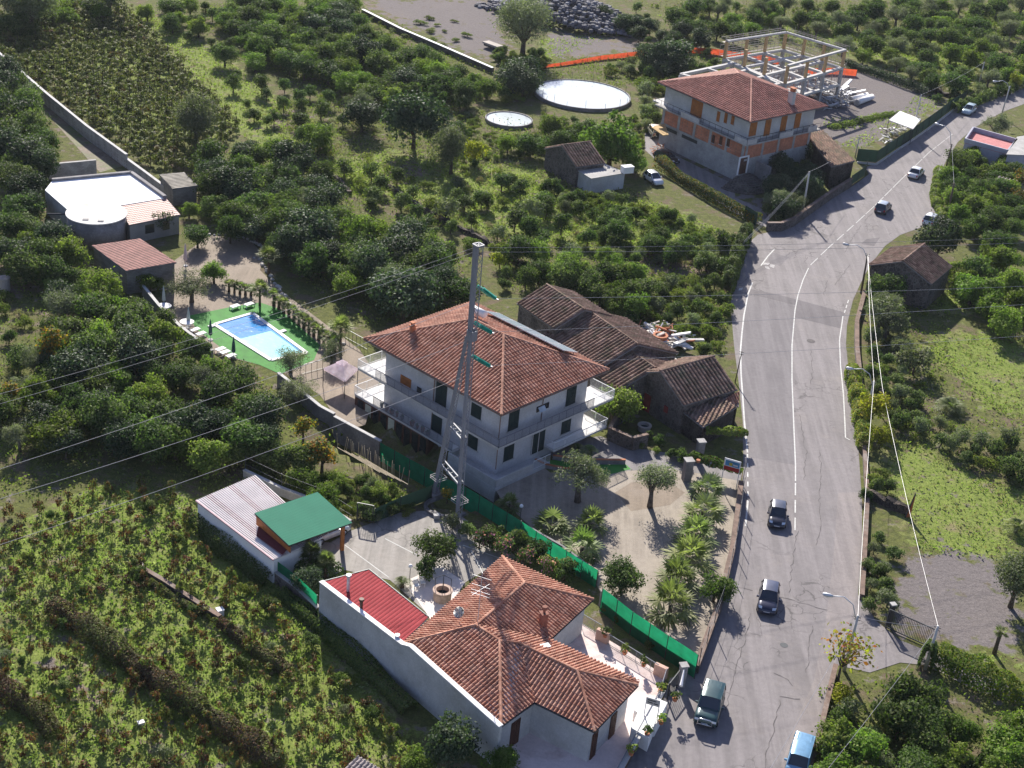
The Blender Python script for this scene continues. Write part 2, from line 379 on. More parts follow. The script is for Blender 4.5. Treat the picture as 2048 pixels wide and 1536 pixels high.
def ground():
    xs = np.concatenate([[-2500, -900, -350, -180], np.arange(-120, 140, 1.25), [150, 200, 400, 900, 2500]])
    ys = np.concatenate([[-800, -200, 0, 45], np.arange(62, 120, 1.0), np.arange(120, 200, 1.25), np.arange(200, 425, 2.0), [450, 520, 700, 1200, 3000]])
    X, Y = np.meshgrid(xs, ys); w = Y * _cp + CH * _sp
    ok = w > 1; wq = np.where(ok, w, 1)
    a = X * CF / wq; b = (-Y * _sp + CH * _cp) * CF / wq
    px = np.where(ok, 1024 + a * _cr - b * _sr, -9999); py = np.where(ok, 768 + a * _sr + b * _cr, -9999)
    rng = np.random.default_rng(3)
    # wobble the borders a little so that zones do not end on straight lines
    px = px + rng.normal(0, 5, px.shape); py = py + rng.normal(0, 3, py.shape)
    col = np.zeros(X.shape + (4,), np.float32); col[..., 3] = 1
    for i, k in enumerate(('meadow', 'dirt', 'yard')):
        for pl in ZONES[k]: col[..., i] = np.maximum(col[..., i], inpoly(px, py, pl))
    for _ in range(4):
        c = col.copy()
        c[1:-1, 1:-1] = (col[1:-1, 1:-1] * 2 + col[:-2, 1:-1] + col[2:, 1:-1] + col[1:-1, :-2] + col[1:-1, 2:]) / 6; col = c
    Z = np.where(inpoly(px, py, PIT), -1.4, -.02)
    ny, nx = X.shape; V = np.stack([X, Y, Z], -1).reshape(-1, 3)
    idx = np.arange(nx * ny).reshape(ny, nx)
    q = np.stack([idx[:-1, :-1], idx[:-1, 1:], idx[1:, 1:], idx[1:, :-1]], -1).reshape(-1, 4)
    mt, n, bs, L = nodes('ground')
    me = np_mesh('ground', V, q, mt, smooth=True)
    at = me.attributes.new('zone', 'FLOAT_COLOR', 'POINT'); at.data.foreach_set('color', col.reshape(-1))
    g = N(n, 'ShaderNodeNewGeometry').outputs['Position']
    z = N(n, 'ShaderNodeAttribute', attribute_name='zone'); s = N(n, 'ShaderNodeSeparateColor'); L(z.outputs['Color'], s.inputs[0])
    n1 = noise(n, L, g, .22, 6, .65); n2 = noise(n, L, g, 1.6, 6, .7); n3 = noise(n, L, g, 7, 4, .65); n4 = noise(n, L, g, .6, 5, .6)
    base = mix(n, L, n2, (.075, .085, .03), (.135, .145, .045)); base = mix(n, L, noise(n, L, g, .35, 6, .7, .5, .62), base, (.14, .11, .075))
    mead = mix(n, L, n2, (.13, .17, .04), (.205, .25, .06)); mead = mix(n, L, noise(n, L, g, .3, 6, .7, .53, .66), mead, (.22, .19, .10))
    mead = mix(n, L, noise(n, L, g, .9, 5, .7, .6, .7), mead, (.08, .06, .04))
    dirt = mix(n, L, n2, (.13, .10, .075), (.22, .175, .14)); dirt = mix(n, L, noise(n, L, g, .5, 5, .7, .55, .65), dirt, (.12, .15, .045))
    yard = mix(n, L, n2, (.15, .133, .131), (.18, .16, .156)); yard = mix(n, L, noise(n, L, g, .12, 5, .6, .5, .75), yard, (.18, .158, .15))
    col = base
    for i, c in enumerate((mead, dirt, yard)):
        ad = N(n, 'ShaderNodeMath', operation='ADD'); L(s.outputs[i], ad.inputs[0])
        sb = N(n, 'ShaderNodeMapRange'); sb.inputs[3].default_value = -.5; sb.inputs[4].default_value = .5; L(n4, sb.inputs[0]); L(sb.outputs[0], ad.inputs[1])
        r = N(n, 'ShaderNodeMapRange'); r.inputs[1].default_value = .35; r.inputs[2].default_value = .65; L(ad.outputs[0], r.inputs[0])
        col = mix(n, L, r.outputs[0], col, c)
    m2 = N(n, 'ShaderNodeMapRange'); m2.inputs[3].default_value = .74; m2.inputs[4].default_value = 1.2; L(n3, m2.inputs[0])
    L(mix(n, L, 1.0, col, m2.outputs[0], 'MULTIPLY'), bs.inputs['Base Color']); bs.inputs['Roughness'].default_value = 1; bs.inputs['Specular IOR Level'].default_value = .1
    bump(n, L, n2, bs, .4, .10)
    structure(link('ground', me))
ground()

def sheet(name, pxs, z, mt, kind='structure'):
    o = one(name, mt, lambda b: b.face(pts(pxs, z) if not isinstance(pxs[0], Vector) else [Vector((p.x, p.y, z)) for p in pxs]))
    # face up
    if o.data.polygons[0].normal.z < 0: o.data.flip_normals()
    return structure(o, kind)
def asphaltmat(name, c1, c2, crack=.5, dust=(.27, .235, .21), dusty=.4, streak=1.13):
    mt, n, b, L = nodes(name); g = N(n, 'ShaderNodeNewGeometry').outputs['Position']
    n1 = noise(n, L, g, .25, 6, .65); n2 = noise(n, L, g, 2.2, 5, .7); n3 = noise(n, L, g, 22, 3, .7)
    col = mix(n, L, n1, c1, c2)
    mp = N(n, 'ShaderNodeMapping'); mp.inputs['Scale'].default_value = (1.3, .06, 1); mp.inputs['Rotation'].default_value = (0, 0, R(12)); L(g, mp.inputs[0])
    st = noise(n, L, mp.outputs[0], 1.0, 4, .6, .42, .62)
    col = mix(n, L, st, col, tuple(x * streak for x in c2))
    # cracks: edges of a distorted cell pattern, only in patches
    ds = N(n, 'ShaderNodeTexNoise'); ds.inputs['Scale'].default_value = .9; L(g, ds.inputs['Vector'])
    va = N(n, 'ShaderNodeVectorMath', operation='MULTIPLY_ADD'); L(ds.outputs['Color'], va.inputs[0]); va.inputs[1].default_value = (1.6, 1.6, 0); L(g, va.inputs[2])
    v = N(n, 'ShaderNodeTexVoronoi', feature='DISTANCE_TO_EDGE'); v.inputs['Scale'].default_value = .55; L(va.outputs[0], v.inputs['Vector'])
    r = N(n, 'ShaderNodeMapRange'); r.inputs[1].default_value = .012; r.inputs[2].default_value = .03; r.inputs[3].default_value = 1; r.inputs[4].default_value = 0; L(v.outputs[0], r.inputs[0])
    pa = noise(n, L, g, .12, 4, .6, .52, .6)
    mu = N(n, 'ShaderNodeMath', operation='MULTIPLY'); L(r.outputs[0], mu.inputs[0]); L(pa, mu.inputs[1])
    m5 = N(n, 'ShaderNodeMath', operation='MULTIPLY'); L(mu.outputs[0], m5.inputs[0]); m5.inputs[1].default_value = crack
    col = mix(n, L, m5.outputs[0], col, tuple(x * .35 for x in c1))
    m6 = N(n, 'ShaderNodeMath', operation='MULTIPLY'); L(noise(n, L, g, .35, 6, .7, .55, .75), m6.inputs[0]); m6.inputs[1].default_value = dusty
    col = mix(n, L, m6.outputs[0], col, dust)
    for ff, lo, hi in ((n2, .9, 1.07), (n3, .88 if streak > 1 else .7, 1.1 if streak > 1 else 1.25)):
        m2 = N(n, 'ShaderNodeMapRange'); m2.inputs[3].default_value = lo; m2.inputs[4].default_value = hi; L(ff, m2.inputs[0]); col = mix(n, L, 1.0, col, m2.outputs[0], 'MULTIPLY')
    L(col, b.inputs['Base Color']); b.inputs['Roughness'].default_value = .85; b.inputs['Specular IOR Level'].default_value = .3
    bump(n, L, n3, b, .25, .02); return mt
ASPH = asphaltmat('worn_asphalt', (.158, .144, .146), (.20, .182, .184), .6)
ASPHN = asphaltmat('newer_asphalt', (.132, .121, .128), (.162, .149, .155), .1, dusty=.1)
ASPHD = asphaltmat('dark_patch_asphalt', (.10, .091, .097), (.132, .12, .127), .1, dusty=.15)
ASPHY = asphaltmat('yard_asphalt', (.15, .14, .145), (.2, .185, .185), .2, dusty=.5)
GRAVEL = asphaltmat('pale_gravel', (.21, .178, .145), (.33, .285, .235), 0, dusty=.3, streak=1)
GRAVB = asphaltmat('brown_gravel', (.17, .135, .10), (.25, .20, .155), 0, dusty=.3, streak=1)
COURT = asphaltmat('parking_concrete', (.21, .195, .18), (.28, .26, .24), .4, dusty=.4)
RL = [(1270, 1600), (1340, 1462), (1392, 1352), (1436, 1226), (1464, 1110), (1480, 1000), (1487, 940), (1486, 850), (1478, 770), (1468, 690), (1462, 620), (1462, 565), (1470, 530), (1492, 490), (1515, 470), (1545, 462), (1580, 452), (1612, 428), (1660, 400), (1712, 368), (1738, 348), (1730, 335), (1757, 325), (1790, 302), (1830, 277), (1870, 249), (1905, 223), (1930, 208), (1980, 192), (2048, 168), (2140, 138)]
RR = [(2140, 176), (2048, 208), (2010, 222), (1975, 240), (1945, 258), (1915, 285), (1893, 320), (1878, 352), (1872, 385), (1885, 420), (1892, 440), (1850, 452), (1800, 470), (1770, 492), (1740, 530), (1722, 565), (1706, 600), (1694, 650), (1692, 690), (1697, 740), (1706, 810), (1717, 900), (1724, 1000), (1724, 1100), (1716, 1190), (1700, 1260), (1672, 1330), (1650, 1400), (1635, 1460), (1620, 1536), (1600, 1610)]
sheet('road', RL + RR, .004, ASPH)
sheet('road_patch', [(1495, 588), (1593, 612), (1583, 700), (1584, 760), (1591, 930), (1497, 914), (1489, 845), (1482, 745), (1483, 660)], .008, ASPHN)
sheet('road_patch', [(1497, 577), (1560, 590), (1690, 625), (1682, 657), (1590, 634), (1594, 611), (1495, 587)], .012, ASPHD)
sheet('road_patch', [(1733, 478), (1760, 475), (1748, 492), (1722, 488)], .008, ASPHD)
sheet('road_patch', [(1544, 505), (1578, 514), (1560, 532), (1535, 522)], .008, ASPHN)
PAINTW = pm('white_road_paint', (.55, .55, .53), var=.15, scale=3, c2=(.4, .38, .37), amt=.35)
def line(name, px, w=.13, z=.016, dash=None):
    p = pts(px, z); b = MB()
    def seg(a, c):
        d = (c - a); 
        if d.length < .01: return
        d.normalize(); n = Vector((-d.y, d.x, 0)) * w / 2; b.face([a - n, c - n, c + n, a + n])
    for a, c in zip(p, p[1:]):
        if not dash: seg(a, c)
        else:
            l = (c - a).length; s = 0; u = (c - a).normalized()
            while s < l: seg(a + u * s, a + u * min(l, s + dash[0])); s += dash[0] + dash[1]
    return structure(b.build(name, PAINTW))
line('centre_line', [(1617, 536), (1606, 560), (1596, 590), (1590, 620), (1584, 690), (1584, 760), (1588, 860), (1591, 930), (1591, 962)], .12)
line('centre_line', [(1591, 966), (1590, 1060)], .12, dash=(2.3, .9))
line('centre_line', [(1621, 530), (1653, 499), (1712, 446)], .1, dash=(3, 1.2))
line('centre_line', [(1712, 446), (1752, 409), (1799, 362), (1858, 305), (1905, 268)], .09, dash=(4, .5))
line('edge_line', [(1505, 565), (1496, 588), (1488, 630), (1484, 665), (1481, 700), (1482, 745), (1489, 845), (1495, 905)], .16)
line('edge_line', [(1495, 908), (1496, 1000)], .13, dash=(.9, .9))
line('edge_line', [(1496, 1000), (1491, 1052)], .16)
line('edge_line', [(1549, 498), (1536, 512), (1522, 531)], .16)
line('edge_line', [(1697, 600), (1688, 628)], .12, dash=(1, .6)); line('edge_line', [(1686, 632), (1679, 680), (1681, 730), (1687, 790), (1690, 850), (1691, 875), (1700, 880)], .12)
for _p in ([(1528, 525), (1540, 526), (1536, 530), (1526, 529)], [(1541, 528), (1550, 530), (1548, 536), (1539, 533)], [(1530, 532), (1537, 533), (1540, 539), (1531, 536)]): sheet('paint_smear', _p, .016, pm('faded_paint', (.42, .40, .39), var=.3, scale=4))
sheet('paint_smear', [(1478, 577), (1486, 575), (1484, 580), (1477, 581)], .016, PAINTW)
CRACK = pm('tar_crack', (.095, .085, .086), var=.3)
def crack(px, w=.05, seed=1, name='road_crack'):
    rnd = random.Random(seed); p = pts(px, .02); path = []
    for a, c in zip(p, p[1:]):
        k = max(1, int((c - a).length / .5))
        for i in range(k): path.append(a + (c - a) * (i / k) + Vector((rnd.uniform(-.13, .13), rnd.uniform(-.13, .13), 0)))
    path.append(p[-1]); b = MB()
    for a, c in zip(path, path[1:]):
        d = (c - a).normalized(); n = Vector((-d.y, d.x, 0)) * w * rnd.uniform(.25, .7); b.face([a - n, c - n, c + n, a + n])
    o = b.build(name, CRACK)
    if o.data.polygons[0].normal.z < 0: o.data.flip_normals()
    structure(o)
for i, l in enumerate(([(1640, 900), (1641, 950), (1638, 1000), (1641, 1050), (1632, 1090)], [(1502, 1225), (1490, 1280), (1475, 1320), (1462, 1370), (1452, 1425)], [(1560, 1195), (1600, 1205), (1655, 1220)], [(1596, 1062), (1585, 1120), (1578, 1185)], [(1626, 1250), (1618, 1300), (1612, 1345)], [(1550, 1348), (1578, 1358), (1585, 1372)], [(1474, 1174), (1505, 1181)], [(1722, 450), (1702, 480), (1690, 505)], [(1560, 1400), (1550, 1450), (1535, 1500), (1530, 1540)], [(1622, 700), (1626, 735), (1622, 770)], [(1655, 560), (1648, 590)], [(1600, 830), (1612, 905), (1608, 960)], [(1556, 1390), (1600, 1398)], [(1700, 530), (1670, 570)], [(1745, 425), (1730, 440), (1735, 462)])): crack(l, .05, i + 3)
def disc(px, py, r, mt, name):
    c = P(px, py, .018); structure(one(name, mt, lambda b: b.face([c + Vector((r * math.cos(a), r * math.sin(a), 0)) for a in [i * .393 for i in range(16)]])))
disc(1622, 682, .5, CRACK, 'manhole_cover'); disc(1568, 1290, .33, METALD, 'manhole_cover'); disc(1700, 395, .4, CONCD, 'manhole_cover')
sheet('road_shoulder', [(1676, 985), (1719, 985), (1720, 1100), (1713, 1190), (1697, 1258), (1668, 1332), (1646, 1402), (1631, 1462), (1616, 1536), (1560, 1536), (1590, 1450), (1628, 1360), (1652, 1240), (1668, 1100)], .008, asphaltmat('dusty_asphalt', (.18, .16, .16), (.225, .20, .195), .15, dusty=.5))
# other paved ground
sheet('gravel_court', [(985, 968), (1003, 1000), (1060, 1052), (1120, 1098), (1192, 1168), (1215, 1212), (1300, 1272), (1388, 1340), (1432, 1220), (1460, 1110), (1477, 1000), (1481, 960), (1400, 945), (1330, 935), (1250, 940), (1100, 945), (1080, 928)], .004, GRAVEL)
sheet('driveway', [(1100, 905), (1160, 878), (1200, 872), (1270, 896), (1330, 905), (1400, 915), (1486, 935), (1481, 962), (1400, 947), (1330, 937), (1250, 942), (1120, 944)], .008, ASPHY)
sheet('earth_patch', [(1230, 985), (1262, 965), (1330, 960), (1370, 985), (1340, 1010), (1262, 1022)], .008, GRAVB)
sheet('parking_court', [(660, 1085), (700, 1062), (800, 1025), (870, 1020), (930, 1055), (1000, 1085), (1040, 1120), (1010, 1116), (930, 1165), (880, 1250), (780, 1160), (690, 1140), (640, 1160), (560, 1110), (600, 1080)], .004, COURT)
for l in ([(690, 1090), (778, 1155)], [(770, 1077), (838, 1112)], [(942, 1100), (965, 1145)], [(925, 1090), (1010, 1120)]): line('parking_line', l, .09, .010)
sheet('house_patio', [(805, 1165), (880, 1130), (930, 1165), (905, 1200), (862, 1240), (828, 1190)], .008, pm('pale_patio', (.66, .60, .56), var=.1, scale=1))
sheet('villa_yard', [(420, 470), (500, 480), (528, 510), (520, 540), (560, 580), (640, 640), (720, 700), (760, 760), (730, 850), (690, 860), (640, 790), (560, 740), (400, 700), (330, 620), (335, 560), (350, 520)], .004, GRAVB)
sheet('pool_turf', [(375, 632), (470, 612), (520, 605), (560, 618), (640, 690), (628, 720), (560, 748), (520, 730), (470, 716), (395, 660)], .008, pm('green_turf', (.05, .21, .035), var=.15, scale=.8))
sheet('house_yard', [(1290, 250), (1330, 255), (1330, 300), (1470, 370), (1470, 395), (1540, 425), (1535, 455), (1490, 440), (1330, 335), (1290, 300)], .004, ASPHY)
sheet('entrance_apron', [(1232, 1575), (1270, 1500), (1326, 1402), (1340, 1356), (1390, 1342), (1394, 1350), (1342, 1460), (1270, 1600)], .002, ASPHY)
sheet('gate_driveway', [(1716, 1190), (1700, 1262), (1672, 1330), (1740, 1345), (1800, 1325), (1850, 1330), (1950, 1380), (2060, 1415), (2060, 1385), (1960, 1350), (1870, 1308), (1800, 1280), (1750, 1240), (1730, 1200)], .008, ASPH)
sheet('earth_track', [(50, 185), (112, 198), (178, 262), (246, 332), (200, 345), (150, 290), (100, 235), (45, 212)], .004, pm('track_soil', (.17, .135, .10), var=.25, scale=.5, c2=(.10, .14, .04), amt=.6, fine=3))

# ------------------------------------------------------------------ foliage
LEAF = leafmat('orange_tree_leaves', [(.036, .060, .024), (.064, .098, .032), (.105, .145, .046), (.20, .225, .10)], .36, .65, .1)
LEAFY = leafmat('bright_citrus_leaves', [(.07, .112, .028), (.115, .168, .036), (.16, .215, .05), (.25, .275, .09)], .4, .65, .1)
LEAFD = leafmat('dark_glossy_leaves', [(.024, .042, .024), (.042, .066, .036), (.068, .096, .052), (.14, .165, .11)], .28, .6, .12)
LEAFO = leafmat('olive_leaves', [(.10, .115, .075), (.14, .155, .105), (.19, .20, .14), (.26, .265, .20)], .3, .6)
LEAFG = leafmat('grey_green_leaves', [(.09, .115, .06), (.135, .16, .085), (.185, .20, .12), (.27, .27, .19)], .3)
LEAFA = leafmat('autumn_leaves', [(.09, .10, .02), (.22, .16, .025), (.33, .19, .025), (.26, .10, .02)], .4)
LEAFV = leafmat('vine_leaves', [(0, (.10, .045, .025)), (.2, (.19, .09, .045)), (.34, (.14, .11, .045)), (.55, (.10, .125, .04)), (.85, (.155, .19, .058)), (1, (.24, .22, .08))], .26)
LEAFW = leafmat('yellow_shrub_leaves', [(.13, .15, .02), (.21, .22, .03), (.29, .28, .035), (.36, .30, .05)], .4)
LEAFP = leafmat('palm_leaves', [(.075, .10, .04), (.13, .165, .06), (.20, .23, .10), (.32, .33, .20)], .32, .6, .2)
LEAFR = leafmat('rusty_leaves', [(.24, .06, .03), (.3, .12, .04), (.16, .15, .03), (.25, .2, .04)], .4)
GRASSM = leafmat('grass_blades', [(.10, .14, .034), (.165, .22, .048), (.215, .27, .07), (.31, .32, .18)], .45, .8, .1)
GRASSV = leafmat('vineyard_grass', [(.08, .125, .04), (.14, .195, .062), (.195, .245, .095), (.31, .34, .22)], .4, .8, .1)
COVERM = leafmat('weed_leaves', [(.075, .105, .03), (.12, .155, .04), (.165, .20, .05), (.20, .17, .09)], .4, .8, .1)
PINKF = leafmat('pink_flowers', [(.55, .16, .32), (.65, .28, .42)], .4)

def leaves(c, nrm, L, Wd, rng, bend=.0):
    """one pointed leaf quad per row"""
    n = len(c); t = rng.normal(size=(n, 3)); t -= nrm * (t * nrm).sum(1, keepdims=True); t /= np.linalg.norm(t, axis=1, keepdims=True) + 1e-9
    s = np.cross(nrm, t); L = L[:, None]; Wd = Wd[:, None]
    V = np.stack([c - t * L * .5, c + s * Wd * .5 + nrm * L * .1, c + t * L * .5, c - s * Wd * .5 + nrm * L * .1], 1)
    return V.reshape(-1, 3), np.arange(4 * n).reshape(n, 4)
def cloud(rng, n, lumps, leaf, up=.3, shell=.55, tintvar=.22, aspect=.6, rough=.55):
    """leaves spread over overlapping lumps; lumps: (x, y, z, r)"""
    lumps = np.asarray(lumps, float); w = lumps[:, 3] ** 2; k = rng.choice(len(lumps), n, p=w / w.sum())
    d = rng.normal(size=(n, 3)); d /= np.linalg.norm(d, axis=1, keepdims=True)
    d[:, 2] = np.where((d[:, 2] < -.35) & (rng.random(n) < .6), -d[:, 2], d[:, 2])
    rad = shell + (1 - shell) * rng.random(n) ** .6; rad = np.where(rng.random(n) < .14, rad * rng.uniform(1.05, 1.38, n), rad)
    wob = 1 + .22 * np.sin(d[:, 0] * 5 + k * 1.7) * np.sin(d[:, 1] * 4 + k) + .15 * np.sin(d[:, 2] * 7 + k * 2.3)
    c = lumps[k, :3] + d * (lumps[k, 3] * rad * wob)[:, None] * np.array([1, 1, .85])
    nr = d * .7 + rng.normal(size=(n, 3)) * rough + np.array([0, 0, up]); nr /= np.linalg.norm(nr, axis=1, keepdims=True)
    L = leaf * rng.uniform(.65, 1.35, n); V, q = leaves(c, nr, L, L * aspect * rng.uniform(.8, 1.2, n), rng)
    lt = rng.normal(0, .12, len(lumps)); r = np.clip(.45 + lt[k] + rng.normal(0, tintvar, n), 0, 1)
    return V, q, r
def lumpset(rng, R, h0, h1, k, rmin=.24, rmax=.6):
    out = []; zc = (h0 + h1) / 2; hz = (h1 - h0) / 2
    for i in range(k):
        a = rng.random() * 6.283 + i * 2.4; rr = rng.uniform(rmin, rmax) * min(R, hz * 1.2); f = math.sqrt(rng.random())
        zz = rng.uniform(-.75, .8); e = math.sqrt(max(.1, 1 - zz * zz * .8))
        out.append((math.cos(a) * (R - rr * .7) * f * e, math.sin(a) * (R - rr * .7) * f * e, zc + zz * (hz - rr * .7), rr))
    out.append((0, 0, zc, min(R, hz) * .62)); return out
def treemesh(name, seed, R, h0, h1, k, n, leaf, mats, trunkmat, tr=.14, up=.3, shell=.55, aspect=.6, limbs=4, lean=.0, extra=None):
    rng = np.random.default_rng(seed); lm = lumpset(rng, R, h0, h1, k)
    V, q, r = cloud(rng, n, lm, leaf, up, shell, aspect=aspect)
    crown = np_mesh(name + '_crown', V, q, mats, r, mi=(rng.random(len(q)) < (extra or 0)).astype(int) if extra else None)
    b = MB(); zc = h0 + (h1 - h0) * .25
    b.tube([(0, 0, -.1), (lean * .3, 0, zc * .45), (lean * .8, .05, zc)], [tr * 1.35, tr, tr * .75], 7)
    for i in range(limbs):
        x, y, z, rr = lm[i % len(lm)]
        b.tube([(lean * .6, 0, zc * .7), ((lean + x) * .5, y * .5, (zc + z) * .5 + .1), (x, y, z)], [tr * .6, tr * .4, tr * .15], 5)
    me = bpy.data.meshes.new(name + '_trunk'); me.from_pydata(b.v, [], b.f); me.materials.append(trunkmat); me.polygons.foreach_set('use_smooth', [True] * len(b.f))
    return me, crown
VEG = {}
for s in range(6): VEG.setdefault('orange_tree', []).append(treemesh('orange_tree', 10 + s, 2.2, .25, 3.7, 16, 4600, .235, [LEAF], TRUNK))
for s in range(4): VEG.setdefault('lemon_tree', []).append(treemesh('lemon_tree', 20 + s, 2.1, .2, 3.5, 15, 4400, .23, [LEAFY], TRUNK))
for s in range(4): VEG.setdefault('dark_tree', []).append(treemesh('dark_tree', 30 + s, 2.5, .2, 4.4, 18, 5000, .26, [LEAFD], TRUNK))
for s in range(4): VEG.setdefault('young_tree', []).append(treemesh('young_tree', 40 + s, .98, .15, 2.1, 9, 1500, .165, [LEAF], TRUNK, tr=.06))
for s in range(4): VEG.setdefault('olive_tree', []).append(treemesh('olive_tree', 50 + s, 2.2, 1.15, 3.9, 18, 4600, .21, [LEAFO], TRUNKO, tr=.2, aspect=.28, shell=.3, limbs=7, lean=.2))
for s in range(3): VEG.setdefault('broad_tree', []).append(treemesh('broad_tree', 60 + s, 3.8, 1.0, 8.4, 26, 8000, .31, [LEAFG], TRUNK, tr=.3, limbs=7, shell=.4))
for s in range(3): VEG.setdefault('autumn_tree', []).append(treemesh('autumn_tree', 70 + s, 1.8, 1.2, 4.2, 12, 1200, .26, [LEAFA, LEAF], TRUNK, extra=.45, limbs=6, shell=.3))
for s in range(3): VEG.setdefault('yellow_shrub', []).append(treemesh('yellow_shrub', 75 + s, 1.5, .3, 3.0, 10, 1100, .26, [LEAFW], TRUNK, tr=.07))
for s in range(4): VEG.setdefault('shrub', []).append(treemesh('shrub', 80 + s, 1.15, .05, 1.9, 10, 1800, .17, [LEAF], TRUNK, tr=.06))
for s in range(3): VEG.setdefault('weedy_shrub', []).append(treemesh('weedy_shrub', 84 + s, 1.2, .0, 1.3, 10, 1300, .15, [COVERM], TRUNK, tr=.05))
for s in range(3): VEG.setdefault('grey_shrub', []).append(treemesh('grey_shrub', 88 + s, 1.2, .1, 2.0, 10, 1500, .16, [LEAFG], TRUNK, tr=.06))
for s in range(2): VEG.setdefault('flowering_shrub', []).append(treemesh('flowering_shrub', 92 + s, 1.2, .1, 1.9, 9, 800, .2, [LEAF, PINKF], TRUNK, tr=.06, extra=.12))
for s in range(2): VEG.setdefault('rusty_tree', []).append(treemesh('rusty_tree', 95 + s, 2.3, 1.4, 4.6, 14, 330, .3, [LEAFR, LEAFW], TRUNK, tr=.09, extra=.45, limbs=13, shell=.15))

def palmmesh(name, seed, trunk_h, fans, R, fan=True, tr=.16):
    rng = np.random.default_rng(seed); Vs, Qs, Rs = [], [], []; nq = 0; b = MB()
    b.tube([(0, 0, -.05), (0, 0, trunk_h * .5), (0, 0, trunk_h)], [tr * 1.3, tr, tr * 1.15], 9)
    for i in range(fans):
        az = i * 2.4 + rng.normal(0, .15); el = R_(rng.uniform(-25, 80)) if fan else R_(rng.uniform(0, 75)); d = np.array([math.cos(az) * math.cos(el), math.sin(az) * math.cos(el), math.sin(el)])
        side = np.cross(d, [0, 0, 1.]); side /= np.linalg.norm(side) + 1e-9; upv = np.cross(side, d); base = np.array([0, 0, trunk_h]); pl = R * rng.uniform(.42, .6)
        tip = base + d * pl + np.array([0, 0, -.06 * R])
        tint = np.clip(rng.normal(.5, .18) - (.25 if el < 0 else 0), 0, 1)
        def strip(p, q, w, sd):
            nonlocal nq
            m = (p + q) / 2 + np.array([0, 0, .03]); Vs.append(np.array([p, m + sd * w, q, m - sd * w])); Qs.append([nq, nq + 1, nq + 2, nq + 3]); Rs.append(np.clip(tint + rng.normal(0, .12), 0, 1)); nq += 4
        if fan:
            strip(base, tip, .02, side)
            for k in range(13):
                a = R_(-105 + 210 * k / 12); dd = d * math.cos(a) + side * math.sin(a) + upv * rng.normal(0, .1); L = R * .62 * (1 - .25 * abs(a) / 1.9)
                q = tip + dd * L; q[2] -= .16 * L * (1 + abs(rng.normal(0, .5))); strip(tip, q, .045 * R, np.cross(dd, upv) / (np.linalg.norm(np.cross(dd, upv)) + 1e-9))
        else:
            pr = base.copy()
            for k in range(12):
                f = (k + 1) / 12; p = base + d * R * f + np.array([0, 0, -.55 * R * f * f]); strip(pr, p, .015, side)
                for sg in (-1, 1):
                    q = p + side * sg * R * .26 * math.sin(math.pi * (.12 + .8 * f)) + (p - pr) * 1.6 + np.array([0, 0, .05]); strip(p, q, .018 * R, (p - pr) / (np.linalg.norm(p - pr) + 1e-9))
                pr = p
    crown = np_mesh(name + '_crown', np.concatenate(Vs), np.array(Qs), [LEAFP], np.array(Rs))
    me = bpy.data.meshes.new(name + '_trunk'); me.from_pydata(b.v, [], b.f); me.materials.append(TRUNK); me.polygons.foreach_set('use_smooth', [True] * len(b.f))
    return me, crown
R_ = math.radians
for s in range(3): VEG.setdefault('fan_palm', []).append(palmmesh('fan_palm', 100 + s, 1.0, 21, 2.1))
for s in range(2): VEG.setdefault('potted_palm', []).append(palmmesh('potted_palm', 110 + s, 1.35, 20, .95, tr=.17))
for s in range(2): VEG.setdefault('feather_palm', []).append(palmmesh('feather_palm', 120 + s, .5, 46, 2.1, False, .22))
VEG['willow'] = [treemesh('willow', 64, 5.6, 1.2, 10.5, 34, 11000, .42, [LEAFO], TRUNK, tr=.45, limbs=9, shell=.3, aspect=.3)]
for s in range(3): VEG.setdefault('olive_bush', []).append(treemesh('olive_bush', 150 + s, 2.5, .3, 3.5, 20, 5200, .2, [LEAFO], TRUNKO, tr=.2, aspect=.28, shell=.35, limbs=7))
VEG['tall_palm'] = [palmmesh('tall_palm', 130, 2.6, 26, 1.5, True, .14)]
VEG['tiny_palm'] = [palmmesh('tiny_palm', 131, 2.0, 14, .7, True, .16)]
VEG['cycad'] = [palmmesh('cycad', 132, .35, 34, 1.15, False, .2)]
VEG['yucca'] = [palmmesh('yucca', 133, 1.9, 44, 1.0, True, .13)]
_s = np.random.default_rng(5)
SMALLPLANT = []
for s in range(2):
    V, q, r = cloud(np.random.default_rng(140 + s), 120, [(0, 0, .25, .3), (.15, .1, .4, .22), (-.15, .05, .35, .2)], .16); SMALLPLANT.append(np_mesh('plant', V, q, [LEAFY if s else LEAF], r))

TRUNKLESS = {'shrub', 'weedy_shrub', 'grey_shrub', 'flowering_shrub'}
PARTN = {'fan_palm': ('trunk', 'fronds'), 'potted_palm': ('trunk', 'fronds'), 'feather_palm': ('trunk', 'fronds'), 'tall_palm': ('trunk', 'fronds'), 'tiny_palm': ('trunk', 'fronds'), 'cycad': ('trunk', 'fronds'), 'yucca': ('trunk', 'fronds')}
CATS = {'orange_tree': 'tree', 'lemon_tree': 'tree', 'dark_tree': 'tree', 'young_tree': 'tree', 'olive_tree': 'tree', 'broad_tree': 'tree', 'olive_bush': 'tree', 'willow': 'tree', 'autumn_tree': 'tree', 'rusty_tree': 'tree', 'yellow_shrub': 'shrub', 'shrub': 'shrub', 'weedy_shrub': 'shrub', 'grey_shrub': 'shrub', 'flowering_shrub': 'shrub',
        'fan_palm': 'palm', 'potted_palm': 'palm', 'feather_palm': 'palm', 'tall_palm': 'palm', 'tiny_palm': 'palm', 'cycad': 'palm', 'yucca': 'palm'}
rv = random.Random(21)
